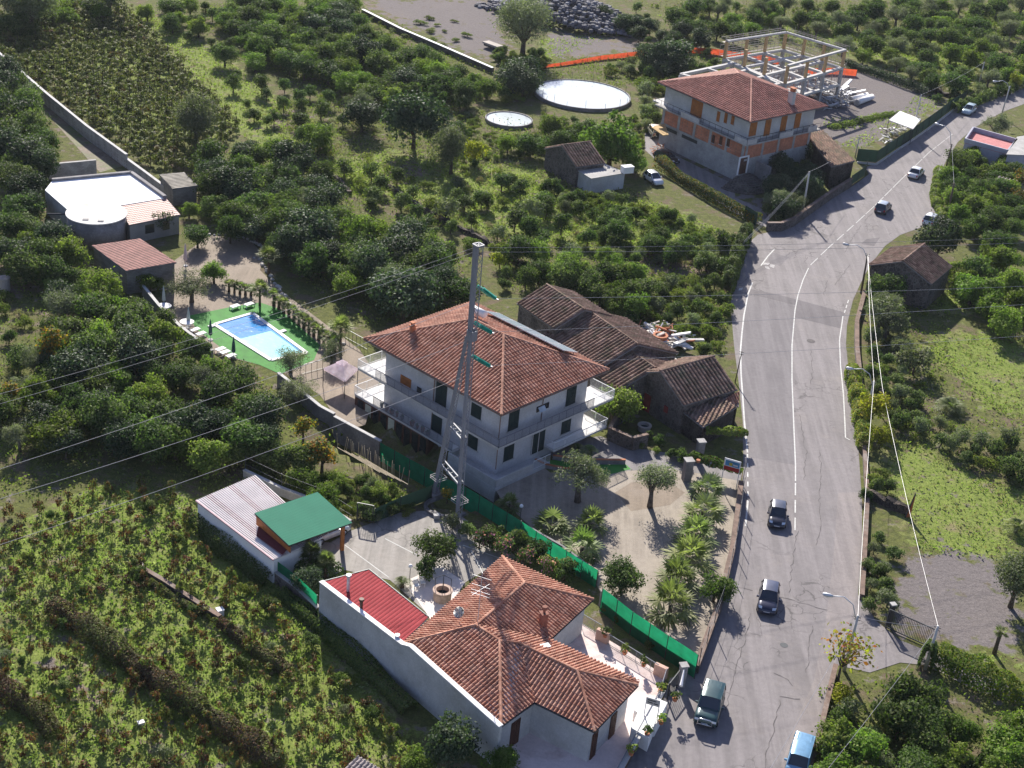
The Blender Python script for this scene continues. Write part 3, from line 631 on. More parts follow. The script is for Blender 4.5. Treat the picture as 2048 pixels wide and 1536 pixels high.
def plant(kind, xy, sc, label, group=None, z=0., szz=1., var=None):
    t = thing(kind, label, CATS[kind], (xy[0], xy[1], z), group)
    m = VEG[kind][rv.randrange(len(VEG[kind])) if var is None else var]; rz = rv.random() * 6.28; s = (sc * rv.uniform(.86, 1.14), sc * rv.uniform(.86, 1.14), sc * szz * rv.uniform(.88, 1.12))
    a, b = PARTN.get(kind, ('trunk', 'crown'))
    link('stem' if kind in TRUNKLESS else a, m[0], t, (0, 0, 0), rz, s); link('leaves' if kind in TRUNKLESS else b, m[1], t, (0, 0, 0), rz, s)
    return t
ZC = {'orange_tree': 2.1, 'lemon_tree': 2.0, 'dark_tree': 2.4, 'young_tree': 1.1, 'olive_tree': 2.5, 'broad_tree': 4.2, 'willow': 5.6, 'olive_bush': 1.8, 'autumn_tree': 2.6, 'yellow_shrub': 1.6, 'shrub': .9, 'weedy_shrub': .5, 'grey_shrub': .9, 'flowering_shrub': .9, 'fan_palm': 1.3, 'potted_palm': 1.3, 'feather_palm': 1.0, 'tall_palm': 2.8, 'tiny_palm': 2.0, 'cycad': .6, 'yucca': 2.0, 'rusty_tree': 2.8}
def at(kind, px, py, sc, label, group=None, szz=1., var=None):
    """plant whose crown is centred at the survey pixel"""
    p = P(px, py, ZC[kind] * sc * szz); return plant(kind, p, sc, label, group, 0, szz, var)
def spread(poly, spacing, zc, rng, jit=.38, ang=0., sy=1.):
    """jittered lattice of plan positions whose crown centres fall in the survey outline"""
    w = [P(x, y, zc) for x, y in poly]; xs = [p.x for p in w]; ys = [p.y for p in w]; cx, cy = (min(xs) + max(xs)) / 2, (min(ys) + max(ys)) / 2
    D = math.hypot(max(xs) - min(xs), max(ys) - min(ys)) / 2 + spacing; k = int(D / spacing) + 1; k2 = int(D / (spacing * sy)) + 1
    I, J = np.meshgrid(np.arange(-k, k + 1), np.arange(-k2, k2 + 1)); X = (I + .5 * (J % 2)) * spacing; Y = J * spacing * sy
    X = X + rng.uniform(-jit, jit, X.shape) * spacing; Y = Y + rng.uniform(-jit, jit, Y.shape) * spacing * sy
    ca, sa = math.cos(ang), math.sin(ang); wx = (cx + X * ca - Y * sa).ravel(); wy = (cy + X * sa + Y * ca).ravel()
    ok = inpoly(wx, wy, [(p.x, p.y) for p in w]); return np.stack([wx[ok], wy[ok]], 1)

DRYM = leafmat('dry_grass_blades', [(.16, .13, .08), (.22, .19, .12), (.27, .26, .17), (.17, .2, .09)], .35, .8, .1)
BRAMBLE = leafmat('bramble_leaves', [(.05, .036, .026), (.085, .06, .042), (.11, .095, .05), (.09, .12, .035)], .2, .8, .1)
# ------------------------------------------------------------------ building helpers
def cover(b, poly, w=.3, course=.42, amp=.075, mi=0, under=1, K=6, step=.028):
    """lay a sloping polygon with half-round tile rows that run down the slope (or sheet ribs when course is long)"""
    ps = [Vector(p) for p in poly]
    n = Vector((0, 0, 0))
    for i, p in enumerate(ps):
        q = ps[(i + 1) % len(ps)]; n += Vector(((p.y - q.y) * (p.z + q.z), (p.z - q.z) * (p.x + q.x), (p.x - q.x) * (p.y + q.y)))
    n.normalize()
    if n.z < 0: n = -n
    c = sum(ps, Vector()) / len(ps)
    d = Vector((n.x * n.z, n.y * n.z, n.z * n.z - 1))
    d = d.normalized() if d.length > 1e-4 else Vector((0, -1, 0))
    e = n.cross(d).normalized()
    uv = [((p - c).dot(e), (p - c).dot(d)) for p in ps]
    u0, u1 = min(x for x, _ in uv), max(x for x, _ in uv); v0, v1 = min(y for _, y in uv), max(y for _, y in uv)
    amp *= 1.5; step *= 1.5; rows = max(1, round((u1 - u0) / w)); w = (u1 - u0) / rows
    nl = max(1, math.ceil((v1 - v0) / course)); lev = [v1 - k * course for k in range(nl + 1)]
    def span(u):
        u = min(max(u, u0 + 1e-4), u1 - 1e-4); r = []
        for i in range(len(uv)):
            (a, y0), (bb, y1) = uv[i], uv[(i + 1) % len(uv)]
            if (a > u) != (bb > u): r.append(y0 + (u - a) / (bb - a) * (y1 - y0))
        return (min(r), max(r)) if len(r) > 1 else (0, 0)
    vs, fs, rr = [], [], []
    T = [0, .1, .25, .42, .58, .75, .9, 1] if K >= 7 else [0, .16, .4, .64, .86, 1] if K >= 5 else [0, .2, .5, .8, 1]
    hh = [amp * max(0, math.sin(math.pi * t)) ** .8 for t in T]
    if amp > .06:   # barrel tiles: half rounds with flat channels between
        T = [0, .035, .13, .31, .49, .585, .62, 1]; amp = w * .36
        hh = [amp * math.sqrt(max(0, 1 - ((t - .31) / .31) ** 2)) for t in T[:7]] + [0]
    for i in range(rows):
        sp = [span(u0 + (i + t) * w) for t in T]
        for k in range(nl):
            rnd = random.random(); base = len(vs); live = False
            for t, h, (a, z) in zip(T, hh, sp):
                lo = min(max(lev[k], a), z); hi = min(max(lev[k + 1], a), z)
                if lo - hi > 1e-3: live = True
                for v, st in ((lo, step), (hi, 0)):
                    vs.append(c + e * (u0 + (i + t) * w - 0) + d * v + n * (h + st))
            if not live:
                del vs[base:]; continue
            for j in range(len(T) - 1):
                fs.append((base + 2 * j, base + 2 * j + 1, base + 2 * j + 3, base + 2 * j + 2)); rr.append(rnd)
    o = len(b.v); b.v += [tuple(v) for v in vs]
    for f, r in zip(fs, rr):
        p = [vs[i] for i in f]
        nn = (p[1] - p[0]).cross(p[3] - p[0])
        if nn.dot(n) < 0: f = f[::-1]
        b.f.append(tuple(i + o for i in f)); b.m.append(mi); b.r.append(r)
    up = [p - n * .02 for p in ps]; lo = [p - n * .14 for p in ps]; k = len(ps)
    b.mesh(up + lo, [tuple(range(k)), tuple(range(2 * k - 1, k - 1, -1))] + [(i, (i + 1) % k, k + (i + 1) % k, k + i) for i in range(k)], under)
def ridge(b, a, z, r=.14, mi=0):
    a, z = Vector(a), Vector(z); d = z - a; L = d.length; d.normalize(); k = max(1, int(L / .42))
    for i in range(k):
        s, e = a + d * (L * i / k), a + d * (L * (i + 1) / k)
        b.tube([s + Vector((0, 0, .04)), e + Vector((0, 0, .06))], [r * 1.08, r * .9], 7, mi)
def hit(A, B, px, py):
    """where on the upright plane through A and B the survey pixel lies: distance along AB and height"""
    p0 = P(px, py, 0); o = Vector((0, 0, CH)); d = p0 - o; ab = Vector((B[0] - A[0], B[1] - A[1], 0)).normalized(); nn = Vector((-ab.y, ab.x, 0))
    t = nn.dot(Vector((A[0], A[1], 0)) - o) / nn.dot(d); q = o + d * t
    return (q - Vector((A[0], A[1], 0))).dot(ab), q.z
def onwall(b, A, B, s, z0, z1, w, d=.06, off=0., side=1, mi=0):
    """box on the outside of wall AB, centred s metres from A"""
    ab = Vector((B[0] - A[0], B[1] - A[1], 0)).normalized(); nn = Vector((-ab.y, ab.x, 0)) * side
    c = Vector((A[0], A[1], 0)) + ab * s + nn * (off + d / 2)
    b.box((c.x, c.y), w, d, z0, z1, math.atan2(ab.y, ab.x), mi)
def window(parent, A, B, s, z0, z1, w, mat=None, side=1, frame=None, kind='shutter'):
    b = MB(); onwall(b, A, B, s, z0, z1, w, .05, .02, side)
    # louvre slats
    k = max(2, int((z1 - z0) / .16))
    for i in range(k):
        zz = z0 + (z1 - z0) * (i + .5) / k
        for sg in (-1, 1): onwall(b, A, B, s + sg * w * .25, zz - .05, zz + .02, w * .42, .03, .07, side)
    o = b.build(kind, mat or DARKG, parent)
    b = MB(); onwall(b, A, B, s, z0 - .08, z0 - .01, w + .24, .14, 0, side); b.build('sill', CONCL, o)
    return o
def railing(b, p, q, h=.95, sp=.13, t=.022, z=None):
    p, q = Vector(p), Vector(q); L = (q - p).length; u = (q - p) / L; up = Vector((0, 0, h))
    b.bar(p + up, q + up, .06, .05); b.bar(p + Vector((0, 0, .08)), q + Vector((0, 0, .08)), .04, .03)
    k = max(1, int(L / sp))
    for i in range(k + 1):
        w = t if i % 12 else .05
        b.bar(p + u * (L * i / k) + Vector((0, 0, .0)), p + u * (L * i / k) + up, w)
def inset(poly, d):
    """shrink a plan polygon"""
    n = len(poly); a = sum(poly[i][0] * poly[(i + 1) % n][1] - poly[(i + 1) % n][0] * poly[i][1] for i in range(n)); s = 1 if a > 0 else -1
    r = []
    for i in range(n):
        p0, p1, p2 = (Vector(poly[j][:2]) for j in (i - 1, i, (i + 1) % n))
        d1 = (p1 - p0).normalized(); d2 = (p2 - p1).normalized(); n1 = Vector((-d1.y, d1.x)) * s; n2 = Vector((-d2.y, d2.x)) * s
        bis = (n1 + n2); bis = bis / max(.3, bis.dot(n1)); r.append(p1 + bis * d)
    return r
def v3(p, z): return Vector((p[0], p[1], z))

# ------------------------------------------------------------------ three storey villa
def villa():
    Fc = P(1003, 830, 7.4); u1 = Vector((-.748, .664, 0)); u2 = Vector((.664, .748, 0)); L1, L2 = 19.1, 15.0
    H = lambda a, b, z=0.: Vector((Fc.x, Fc.y, 0)) + u1 * a + u2 * b + Vector((0, 0, z))
    t = thing('villa', 'three storey white villa under a terracotta hip roof behind the lattice pylon', 'house', H(9, 7))
    a0, a1, b0, b1 = .8, 16.6, .8, 12.9
    o = one('wall', [HWALL], lambda b: b.prism([H(a0, b0), H(a1, b0), H(a1, b1), H(a0, b1)], -1.6, 7.4), t)
    ze, zr = 7.4, 10.35; i1 = 7.45
    R0, R1 = H(i1, 7.5, zr), H(L1 - i1, 7.5, zr); c = [H(0, 0, ze), H(L1, 0, ze), H(L1, L2, ze), H(0, L2, ze)]
    b = MB()
    for f in ([c[0], c[1], R1, R0], [c[1], c[2], R1], [c[2], c[3], R0, R1], [c[3], c[0], R0]): cover(b, f, .37, .44, .085)
    for x, y in ((c[0], R0), (c[1], R1), (c[2], R1), (c[3], R0), (R0, R1)): ridge(b, x, y)
    roof = b.build('roof', [TILE, CONC], t)
    ch = H(15.6, 3.2); zc = 8.75
    def chim(b):
        b.box(ch, .42, .42, zc - .6, zc + .55, .8); b.box(ch, .6, .6, zc + .55, zc + .65, .8); b.box(ch, .3, .3, zc + .65, zc + .9, .8); b.box(ch, .5, .5, zc + .9, zc + .98, .8)
    one('chimney', TERRA, chim, roof)
    def gut(b):
        for x, y in ((0, 1), (1, 2), (2, 3), (3, 0)): b.tube([c[x] + Vector((0, 0, -.08)), c[y] + Vector((0, 0, -.08))], .08, 6)
        for q in (H(a0 - .06, b0 - .06), H(9.6, b0 - .06), H(a0 - .06, 6.5)): b.tube([q + Vector((0, 0, 1)), q + Vector((0, 0, 7.2))], .05, 6)
    one('gutter', pm('copper_gutter', (.20, .13, .10), var=.2, rough=.6), gut, t)
    A, B = H(a0, b0), H(a1, b0)          # left front wall
    for px, py, w, h in ((883, 788, 1.45, 2.3), (953, 822, 1.3, 1.35), (873, 853, 1.45, 2.3), (946, 884, 1.25, 1.35)):
        s, z = hit(A, B, px, py); window(t, A, B, s, z - h / 2, z + h / 2, w, side=1 if (u2.dot(Vector((-(B - A).y, (B - A).x, 0))) < 0) else -1)
    sd = 1 if (u2.dot(Vector((-(B - A).y, (B - A).x, 0))) < 0) else -1
    for px, py, w, h in ((839, 780, .6, .6), (862, 900, .9, .5)):
        s, z = hit(A, B, px, py); window(t, A, B, s, z - h / 2, z + h / 2, w, GLASS, sd, kind='window')
    s, z = hit(A, B, 812, 764)
    o = window(t, A, B, s, z - .55, z + .55, 1.5, WOOD, sd, kind='wooden_shutter')
    A2, B2 = H(a0, b0), H(a0, b1)
    sd2 = 1 if (u1.dot(Vector((-(B2 - A2).y, (B2 - A2).x, 0))) < 0) else -1
    for px, py, w, h in ((1142, 789, 1.35, 2.2), (1027, 839, 1.35, 2.1), (1132, 848, 1.3, 1.9), (1017, 905, 1.3, 1.6)):
        s, z = hit(A2, B2, px, py); window(t, A2, B2, s, z - h / 2, z + h / 2, w, side=sd2)
    s, z = hit(A2, B2, 1085, 814)
    o = one('awning_window', GLASS, lambda b: onwall(b, A2, B2, s, z - .3, z + .3, 1.7, .05, .02, sd2), t)
    q0 = Vector((A2.x, A2.y, 0)) + u2 * s
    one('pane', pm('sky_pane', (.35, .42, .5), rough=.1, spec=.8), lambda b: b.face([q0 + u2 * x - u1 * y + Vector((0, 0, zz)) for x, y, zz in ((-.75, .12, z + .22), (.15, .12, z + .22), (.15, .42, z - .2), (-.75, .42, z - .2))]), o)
    s, z = hit(A2, B2, 1076, 882)
    o = one('door', DARKG, lambda b: onwall(b, A2, B2, s, z - 1.2, z + 1.15, 1.7, .05, .02, sd2), t)
    pieces('frame', CONCL, lambda b: [onwall(b, A2, B2, s + k * .9, z - 1.2, z + 1.2, .1, .08, .02, sd2) for k in (-1, 0, 1)], o)
    # balconies
    z1, z2 = 1.15, 4.15
    def slab(b, ring, z): b.prism(ring, z - .22, z)
    top = [H(-.3, -.3), H(19.4, -.3), H(19.4, 7.5), H(a1, 7.5), H(a1, b0), H(a0, b0), H(a0, b1), H(a0 + 2, b1), H(a0 + 2, 15.9), H(-.3, 15.9)]
    bal = one('balcony', CONCL, lambda b: slab(b, top, z2), t)
    one('balcony_floor', pm('pale_floor_tiles', (.74, .73, .72), var=.06), lambda b: b.prism(inset(top, .12), z2, z2 + .012), bal)
    def r1(b):
        railing(b, H(-.3, -.3, z2), H(16.8, -.3, z2), .95, .085, .034); railing(b, H(-.3, -.3, z2), H(-.3, 12.9, z2), .95, .085, .034)
    one('railing', RAILG, r1, bal)
    def r2(b):
        for x, y in ((H(16.8, -.3, z2), H(19.4, -.3, z2)), (H(19.4, -.3, z2), H(19.4, 7.5, z2)), (H(19.4, 7.5, z2), H(a1, 7.5, z2)), (H(-.3, 12.9, z2), H(-.3, 15.9, z2)), (H(-.3, 15.9, z2), H(a0 + 2, 15.9, z2))): railing(b, x, y)
    one('railing', RAILW, r2, bal)
    low = [H(5.5, -.4), H(19.6, -.4), H(19.6, 7), H(a1, 7), H(a1, b0), H(5.5, b0)]
    bal = one('balcony', CONCL, lambda b: slab(b, low, z1), t)
    one('balcony_floor', MT['pale_floor_tiles'], lambda b: b.prism(inset(low, .12), z1, z1 + .012), bal)
    one('railing', RAILG, lambda b: railing(b, H(5.5, -.4, z1), H(16.8, -.4, z1), .95, .085, .034), bal)
    one('railing', RAILW, lambda b: [railing(b, x, y) for x, y in ((H(16.8, -.4, z1), H(19.6, -.4, z1)), (H(19.6, -.4, z1), H(19.6, 7, z1)), (H(19.6, 7, z1), H(a1, 7, z1)))], bal)
    low2 = [H(-.5, 7.4), H(a0, 7.4), H(a0, b1), H(a0 + 2, b1), H(a0 + 2, 15.2), H(-.5, 15.2)]
    bal = one('balcony', CONCL, lambda b: slab(b, low2, z1 + .1), t)
    one('balcony_floor', MT['pale_floor_tiles'], lambda b: b.prism(inset(low2, .12), z1 + .1, z1 + .112), bal)
    one('railing', RAILW, lambda b: [railing(b, x, y) for x, y in ((H(a0, 7.4, z1), H(-.5, 7.4, z1)), (H(-.5, 7.4, z1), H(-.5, 15.2, z1)), (H(-.5, 15.2, z1), H(a0 + 2, 15.2, z1)))], bal)
    # raised plinth with parapet round the front corner
    pl = [H(-.9, -.9), H(5.5, -.9), H(5.5, b0), H(a0, b0), H(a0, 6.6), H(-.9, 6.6)]
    o = one('plinth', HWALL, lambda b: b.prism(pl, -1.2, .35), t)
    def par(b):
        for x, y in ((H(-.8, -.8), H(5.5, -.8)), (H(-.8, -.8), H(-.8, 4.2))): b.bar(v3(x, .75), v3(y, .75), .16, .8)
    pieces('parapet', CONCL, par, o)
    one('railing', RAILW, lambda b: railing(b, H(-.8, 4.3, .35), H(-.8, 6.6, .35)), o)
    # glazed veranda under the left balcony
    cream = pm('cream_panel', (.44, .46, .36), var=.15); k = 0
    ver = one('veranda', WOODD, lambda b: b.prism([H(8.8, -.42), H(19.5, -.42), H(19.5, b0 + .1), H(8.8, b0 + .1)], -1.6, .93), t)
    A, B = H(8.8, -.42), H(19.5, -.42)
    for i in range(9):
        s = .6 + i * 1.15
        one('panel', [GLASS, GLASS, cream][(i * 2) % 3] if i > 1 else GLASS, lambda b: onwall(b, A, B, s, -1.35, .8, .85, .04, .01, sd), ver)
    # solar water heater on the far slope
    sol = thing('solar_heater', 'row of solar panels with a white tank on the villa roof', 'solar panel', H(7, 12.5, 8.6))
    nrm = Vector((u2.x * .37, u2.y * .37, .93))
    fl = u2 * .93 - Vector((0, 0, .37))
    pan = pm('solar_glass', (.30, .36, .42), rough=.12, var=.1, spec=.8)
    for i in range(5):
        q = H(3.2 + i * 2.2, 11.6, zr - (11.6 - 7.5) * .396 + .45)
        def panel(b, q=q):
            vs = [q + u1 * x + fl * y + nrm * zz for zz in (0, .09) for x, y in ((0, 0), (2.05, 0), (2.05, 2.3), (0, 2.3))]
            b.mesh(vs, [(3, 2, 1, 0), (4, 5, 6, 7), (0, 1, 5, 4), (1, 2, 6, 5), (2, 3, 7, 6), (3, 0, 4, 7)])
        o = one('panel', METAL, panel, sol)
        one('glass', pan, lambda b: b.face([q + u1 * x + fl * y + nrm * .095 for x, y in ((.06, .06), (1.99, .06), (1.99, 2.24), (.06, 2.24))]), o)
        pieces('support', METALD, lambda b: [b.bar(q + u1 * x + fl * y - nrm * .4, q + u1 * x + fl * y, .05) for x in (.2, 1.85) for y in (.3, 2)], o)
    q = H(11.2, 8.7, zr + .35)
    one('tank', WHITEB, lambda b: b.tube([q, q + u1 * .05, q + u1 * 1.9, q + u1 * 1.95], [.2, .38, .38, .2], 14), sol, True)
    # pots and jars along the lower balcony
    for i in range(9):
        p = H(15.8 - i * .75 - (i > 4) * .7, -.15, z1 + .012)
        pot(p, .15 + .05 * (i % 3), .34 + .1 * (i % 2), i)
def potmesh(r, h):
    b = MB(); b.lathe((0, 0, 0), [(r * .7, 0), (r, h * .9), (r * 1.1, h * .9), (r * 1.1, h), (r * .9, h), (r * .85, h * .9)], 12); return b
POTN = [0]
def pot(p, r, h, i):
    t = thing('flower_pot', 'terracotta pot with a small plant on the lower villa balcony', 'plant pot', p, 'pots along the lower villa balcony')
    b = potmesh(r, h); b.v = [(x + p.x, y + p.y, z + p.z) for x, y, z in b.v]; b.build('pot', TERRA if i % 4 else CONCD, t)
    link('plant', SMALLPLANT[i % 2], t, (0, 0, h * .9), i * 1.3, .5)
# ------------------------------------------------------------------ tiled house in the foreground with its red lean-to
def corner_house():
    E = 3.6; e = lambda x, y: P(x, y, E)
    A, B, Cc, D, Dp, Nn, Ee, F, G = e(1002, 1453), e(1069, 1405), e(1189, 1464), e(1276, 1371), e(1280, 1357), e(1101, 1279), e(1187, 1199), e(1004, 1113), e(806, 1288)
    Dp = D + (Dp - D) * .6
    R1, R3, R1b, R2 = P(952, 1251, 5.35), P(1049, 1167, 5.3), P(999, 1282, 5.3), P(1154, 1342, 5.15)
    t = thing('tiled_house', 'low white house with a many-hipped terracotta roof and red metal lean-to in the foreground', 'house', v3((R1 + R2) / 2, 0))
    V = P(1039, 1287, 5.1)
    b = MB()
    for f in ([G, F, R3, R1], [G, R1, R1b, A], [A, R1b, V, B], [B, V, R2, Cc], [R2, Cc, D], [V, R2, Dp, Nn], [R1b, V, R1], [R1, R3, Ee, Nn], [R1, Nn, V], [R3, Ee, F], [R2, D, Dp]): cover(b, f, .31, .40, .08, K=7)
    for x, y in ((R1, R1b), (R1b, A), (R1b, V), (V, R2), (R2, Cc), (R2, D), (R1, R3), (R3, Ee), (R3, F), (R1, G)): ridge(b, x, y, .13)
    roof = b.build('roof', [TILE, CONCL], t)
    w = inset([A, B, Cc, D, Nn, Ee, F, G], .45)
    wo = one('wall', WHITE, lambda b: b.prism(w, -.9, 3.56), t)
    # side wall rising a little above the roofs
    wl = [P(642, 1163, 3.7), P(806, 1288, 3.9), P(822, 1292, 4.25), P(1002, 1453, 3.75)]
    s0, s1, s2 = v3(wl[0], 0), v3(wl[1], 0), v3(wl[3], 0); dn = (s2 - s0).normalized(); nn = Vector((-dn.y, dn.x, 0)); nn = nn if nn.y < 0 else -nn
    def side(b):
        out = nn * .12
        for (p, q) in ((wl[0], wl[1]), (wl[1], wl[2]), (wl[2], wl[3])):
            lo = [v3(p, -1), v3(q, -1)]
            vs = [lo[0] + out, lo[1] + out, q + out, p + out, lo[0] - out, lo[1] - out, q - out, p - out]
            b.mesh(vs, [(0, 1, 2, 3), (5, 4, 7, 6), (3, 2, 6, 7), (0, 3, 7, 4), (1, 5, 6, 2)])
    sw = one('side_wall', WHITE, side, t)
    def cap(b):
        for p, q in zip(wl, wl[1:]): b.bar(p + Vector((0, 0, .04)), q + Vector((0, 0, .04)), .4, .08)
    one('coping', WHITEB, cap, sw)
    lw = [P(646, 1163, 3.45), P(738, 1139, 3.55), P(857, 1234, 3.5), P(804, 1286, 3.4)]
    b = MB(); cover(b, [lw[0], lw[1], lw[2], lw[3]], .34, 40, .024, K=4, step=0)
    # ribs run from the side wall to the court
    lr = b.build('lean_to_roof', [REDM, CONCL], t)
    one('lean_to_wall', WHITE, lambda b: b.prism(inset(lw, .12), -.9, 3.3), t)
    def gut(b):
        b.tube([lw[1], lw[2]], .08, 6); b.tube([lw[0] + (lw[1] - lw[0]) * .02, lw[1]], .07, 6)
        for x, y in ((A, B), (B, Cc), (Cc, D), (Nn, Ee), (F, G)): b.tube([x + Vector((0, 0, -.06)), y + Vector((0, 0, -.06))], .07, 6)
    one('gutter', METALD, gut, t)
    for px, py, h in ((696, 1182, 1.35), (722, 1222, .95)):
        p = P(px, py, 3.5)
        def fl(b): b.tube([p, p + Vector((0, 0, h))], .13, 10); b.tube([p + Vector((0, 0, h + .03)), p + Vector((0, 0, h + .2))], [.22, .2], 10)
        one('flue', METAL if h > 1 else WOODD, fl, lr)
    p = P(794, 1279, 3.7); one('flue', METAL, lambda b: (b.tube([p, p + Vector((0, 0, .3))], .1, 8), b.tube([p + Vector((0, 0, .3)), p + Vector((0, 0, .45))], .2, 8)), lr)
    p = P(1086, 1246, 4.3)
    def ch(b):
        b.box(p, .5, .5, 3.9, 5.2, .5); b.box(p, .62, .62, 5.2, 5.28, .5); b.tube([v3(p, 5.28), v3(p, 5.6)], .1, 8); b.tube([v3(p, 5.6), v3(p, 5.85)], [.24, .2], 10)
    one('chimney', [pm('brown_chimney', (.25, .11, .08), var=.2)], ch, roof)
    p = P(1086, 1294, 4.45)
    one('roof_window', WHITEB, lambda b: b.box(p, 1.1, .5, 4.35, 4.56, .5), roof)
    # windows and doors under the eaves
    Aw, Bw, Cw, Dw = w[0], w[1], w[2], w[3]
    for P0, P1, fr, wd, z0, z1, m in ((Aw, Bw, .5, 1.0, .2, 2.5, WOODD), (Bw, Cw, .72, .0, 0, 0, None), (Cw, Dw, .12, .8, .25, 2.6, WOODD), (Cw, Dw, .62, .9, .25, 2.4, WOODD)):
        if m is None: continue
        L = (Vector(P1) - Vector(P0)).length
        c = (Aw + Cw) / 2; ab = Vector(P1) - Vector(P0); nn2 = Vector((-ab.y, ab.x)); sd = -1 if nn2.dot(Vector((-3, 95)) - Vector(P0)) > 0 else 1
        window(t, P0, P1, L * fr, z0, z1, wd, m, sd, kind='wooden_door')
    # antenna and dish
    a = thing('roof_antenna', 'tall thin aerial mast with cross rods on the foreground tiled roof', 'antenna', P(955, 1247, 5.3))
    p = P(955, 1247, 5.3)
    one('mast', METAL, lambda b: b.tube([p, p + Vector((0, 0, 4.6))], .03, 5), a)
    pieces('rod', METAL, lambda b: [b.bar(p + Vector((-.7, .25, z)), p + Vector((.7, -.25, z)), .02) for z in (2.6, 2.9, 3.4, 4.2)] + [b.bar(p + Vector((-.6, -.8, 3.1)), p + Vector((.6, .8, 3.1)), .02)], a)
    d = thing('satellite_dish', 'pale satellite dish on the left slope of the foreground tiled roof', 'satellite dish', P(918, 1240, 4.9))
    p = P(918, 1236, 5.0)
    def dish(b):
        n = 14; vs = [p + Vector((0, 0, .5))]; ax = Vector((-.45, -.6, .66)).normalized(); x = ax.cross(Vector((0, 0, 1))).normalized(); y = ax.cross(x)
        for i in range(n): vs.append(p + Vector((0, 0, .5)) + ax * .12 + (x * math.cos(2 * math.pi * i / n) + y * math.sin(2 * math.pi * i / n)) * .45)
        b.mesh(vs, [(0, 1 + i, 1 + (i + 1) % n) for i in range(n)] + [(0, 1 + (i + 1) % n, 1 + i) for i in range(n)])
    one('reflector', RAILW, dish, d, True)
    one('bracket', METAL, lambda b: (b.tube([p + Vector((0, 0, -.1)), p + Vector((0, 0, .5))], .035, 6), b.bar(p + Vector((0, 0, .5)), p + Vector((-.4, -.5, .95)), .025)), d)
    # terrace
    tz = .3
    tp = [P(1100, 1268, tz), P(1160, 1246, tz), P(1248, 1298, tz), P(1330, 1352, tz), P(1316, 1400, tz), P(1262, 1500, tz), P(1225, 1570, tz), P(980, 1570, tz), P(985, 1490, tz)]
    ter = thing('house_terrace', 'pink paved terrace with low walls around the foreground tiled house', 'terrace', v3(tp[3], 0))
    one('paving', PINKT, lambda b: b.prism(tp, -.5, tz), ter)
    def piers(b):
        for px, py, h in ((1204, 1282, 1.0), (1320, 1352, 1.0)):
            q = P(px, py, tz); b.box(q, 1.1, .35, tz, tz + h, -.55)
    pr = pieces('wall_pier', pm('salmon_pier', (.52, .34, .27), var=.12), piers, ter)
    one('railing', RAILG, lambda b: [railing(b, x, y, 1.0, .12) for x, y in ((P(1160, 1246, tz), P(1200, 1270, tz)), (P(1214, 1288, tz), P(1314, 1350, tz)), (P(1330, 1358, tz), P(1318, 1396, tz)), (P(1316, 1402, tz), P(1225, 1570, tz)))], ter)
    # white stepped blocks of the entrance
    def blocks(b):
        for pl, z in ((((1268, 1420), (1300, 1390), (1335, 1405), (1312, 1448)), 1.25), (((1262, 1455), (1275, 1425), (1312, 1440), (1298, 1476)), 1.3)): b.prism([P(x, y, z) for x, y in pl], 0, z)
    pieces('wall_block', WHITEB, blocks, ter)
    def brd(b):
        p, q = P(1316, 1402, 0), P(1225, 1570, 0); o = Vector((.25, -.05, 0)); b.bar(p + o + Vector((0, 0, .55)), q + o + Vector((0, 0, .55)), .12, 1.0)
    one('boundary_wall', pm('brown_boards', (.09, .06, .05), var=.3, scale=2), brd, ter)
    one('coping', CONCL, lambda b: b.bar(P(1316, 1402, 0) + Vector((.25, -.05, 1.1)), P(1225, 1570, 0) + Vector((.25, -.05, 1.1)), .4, .1), ter)
    return t
corner_house()

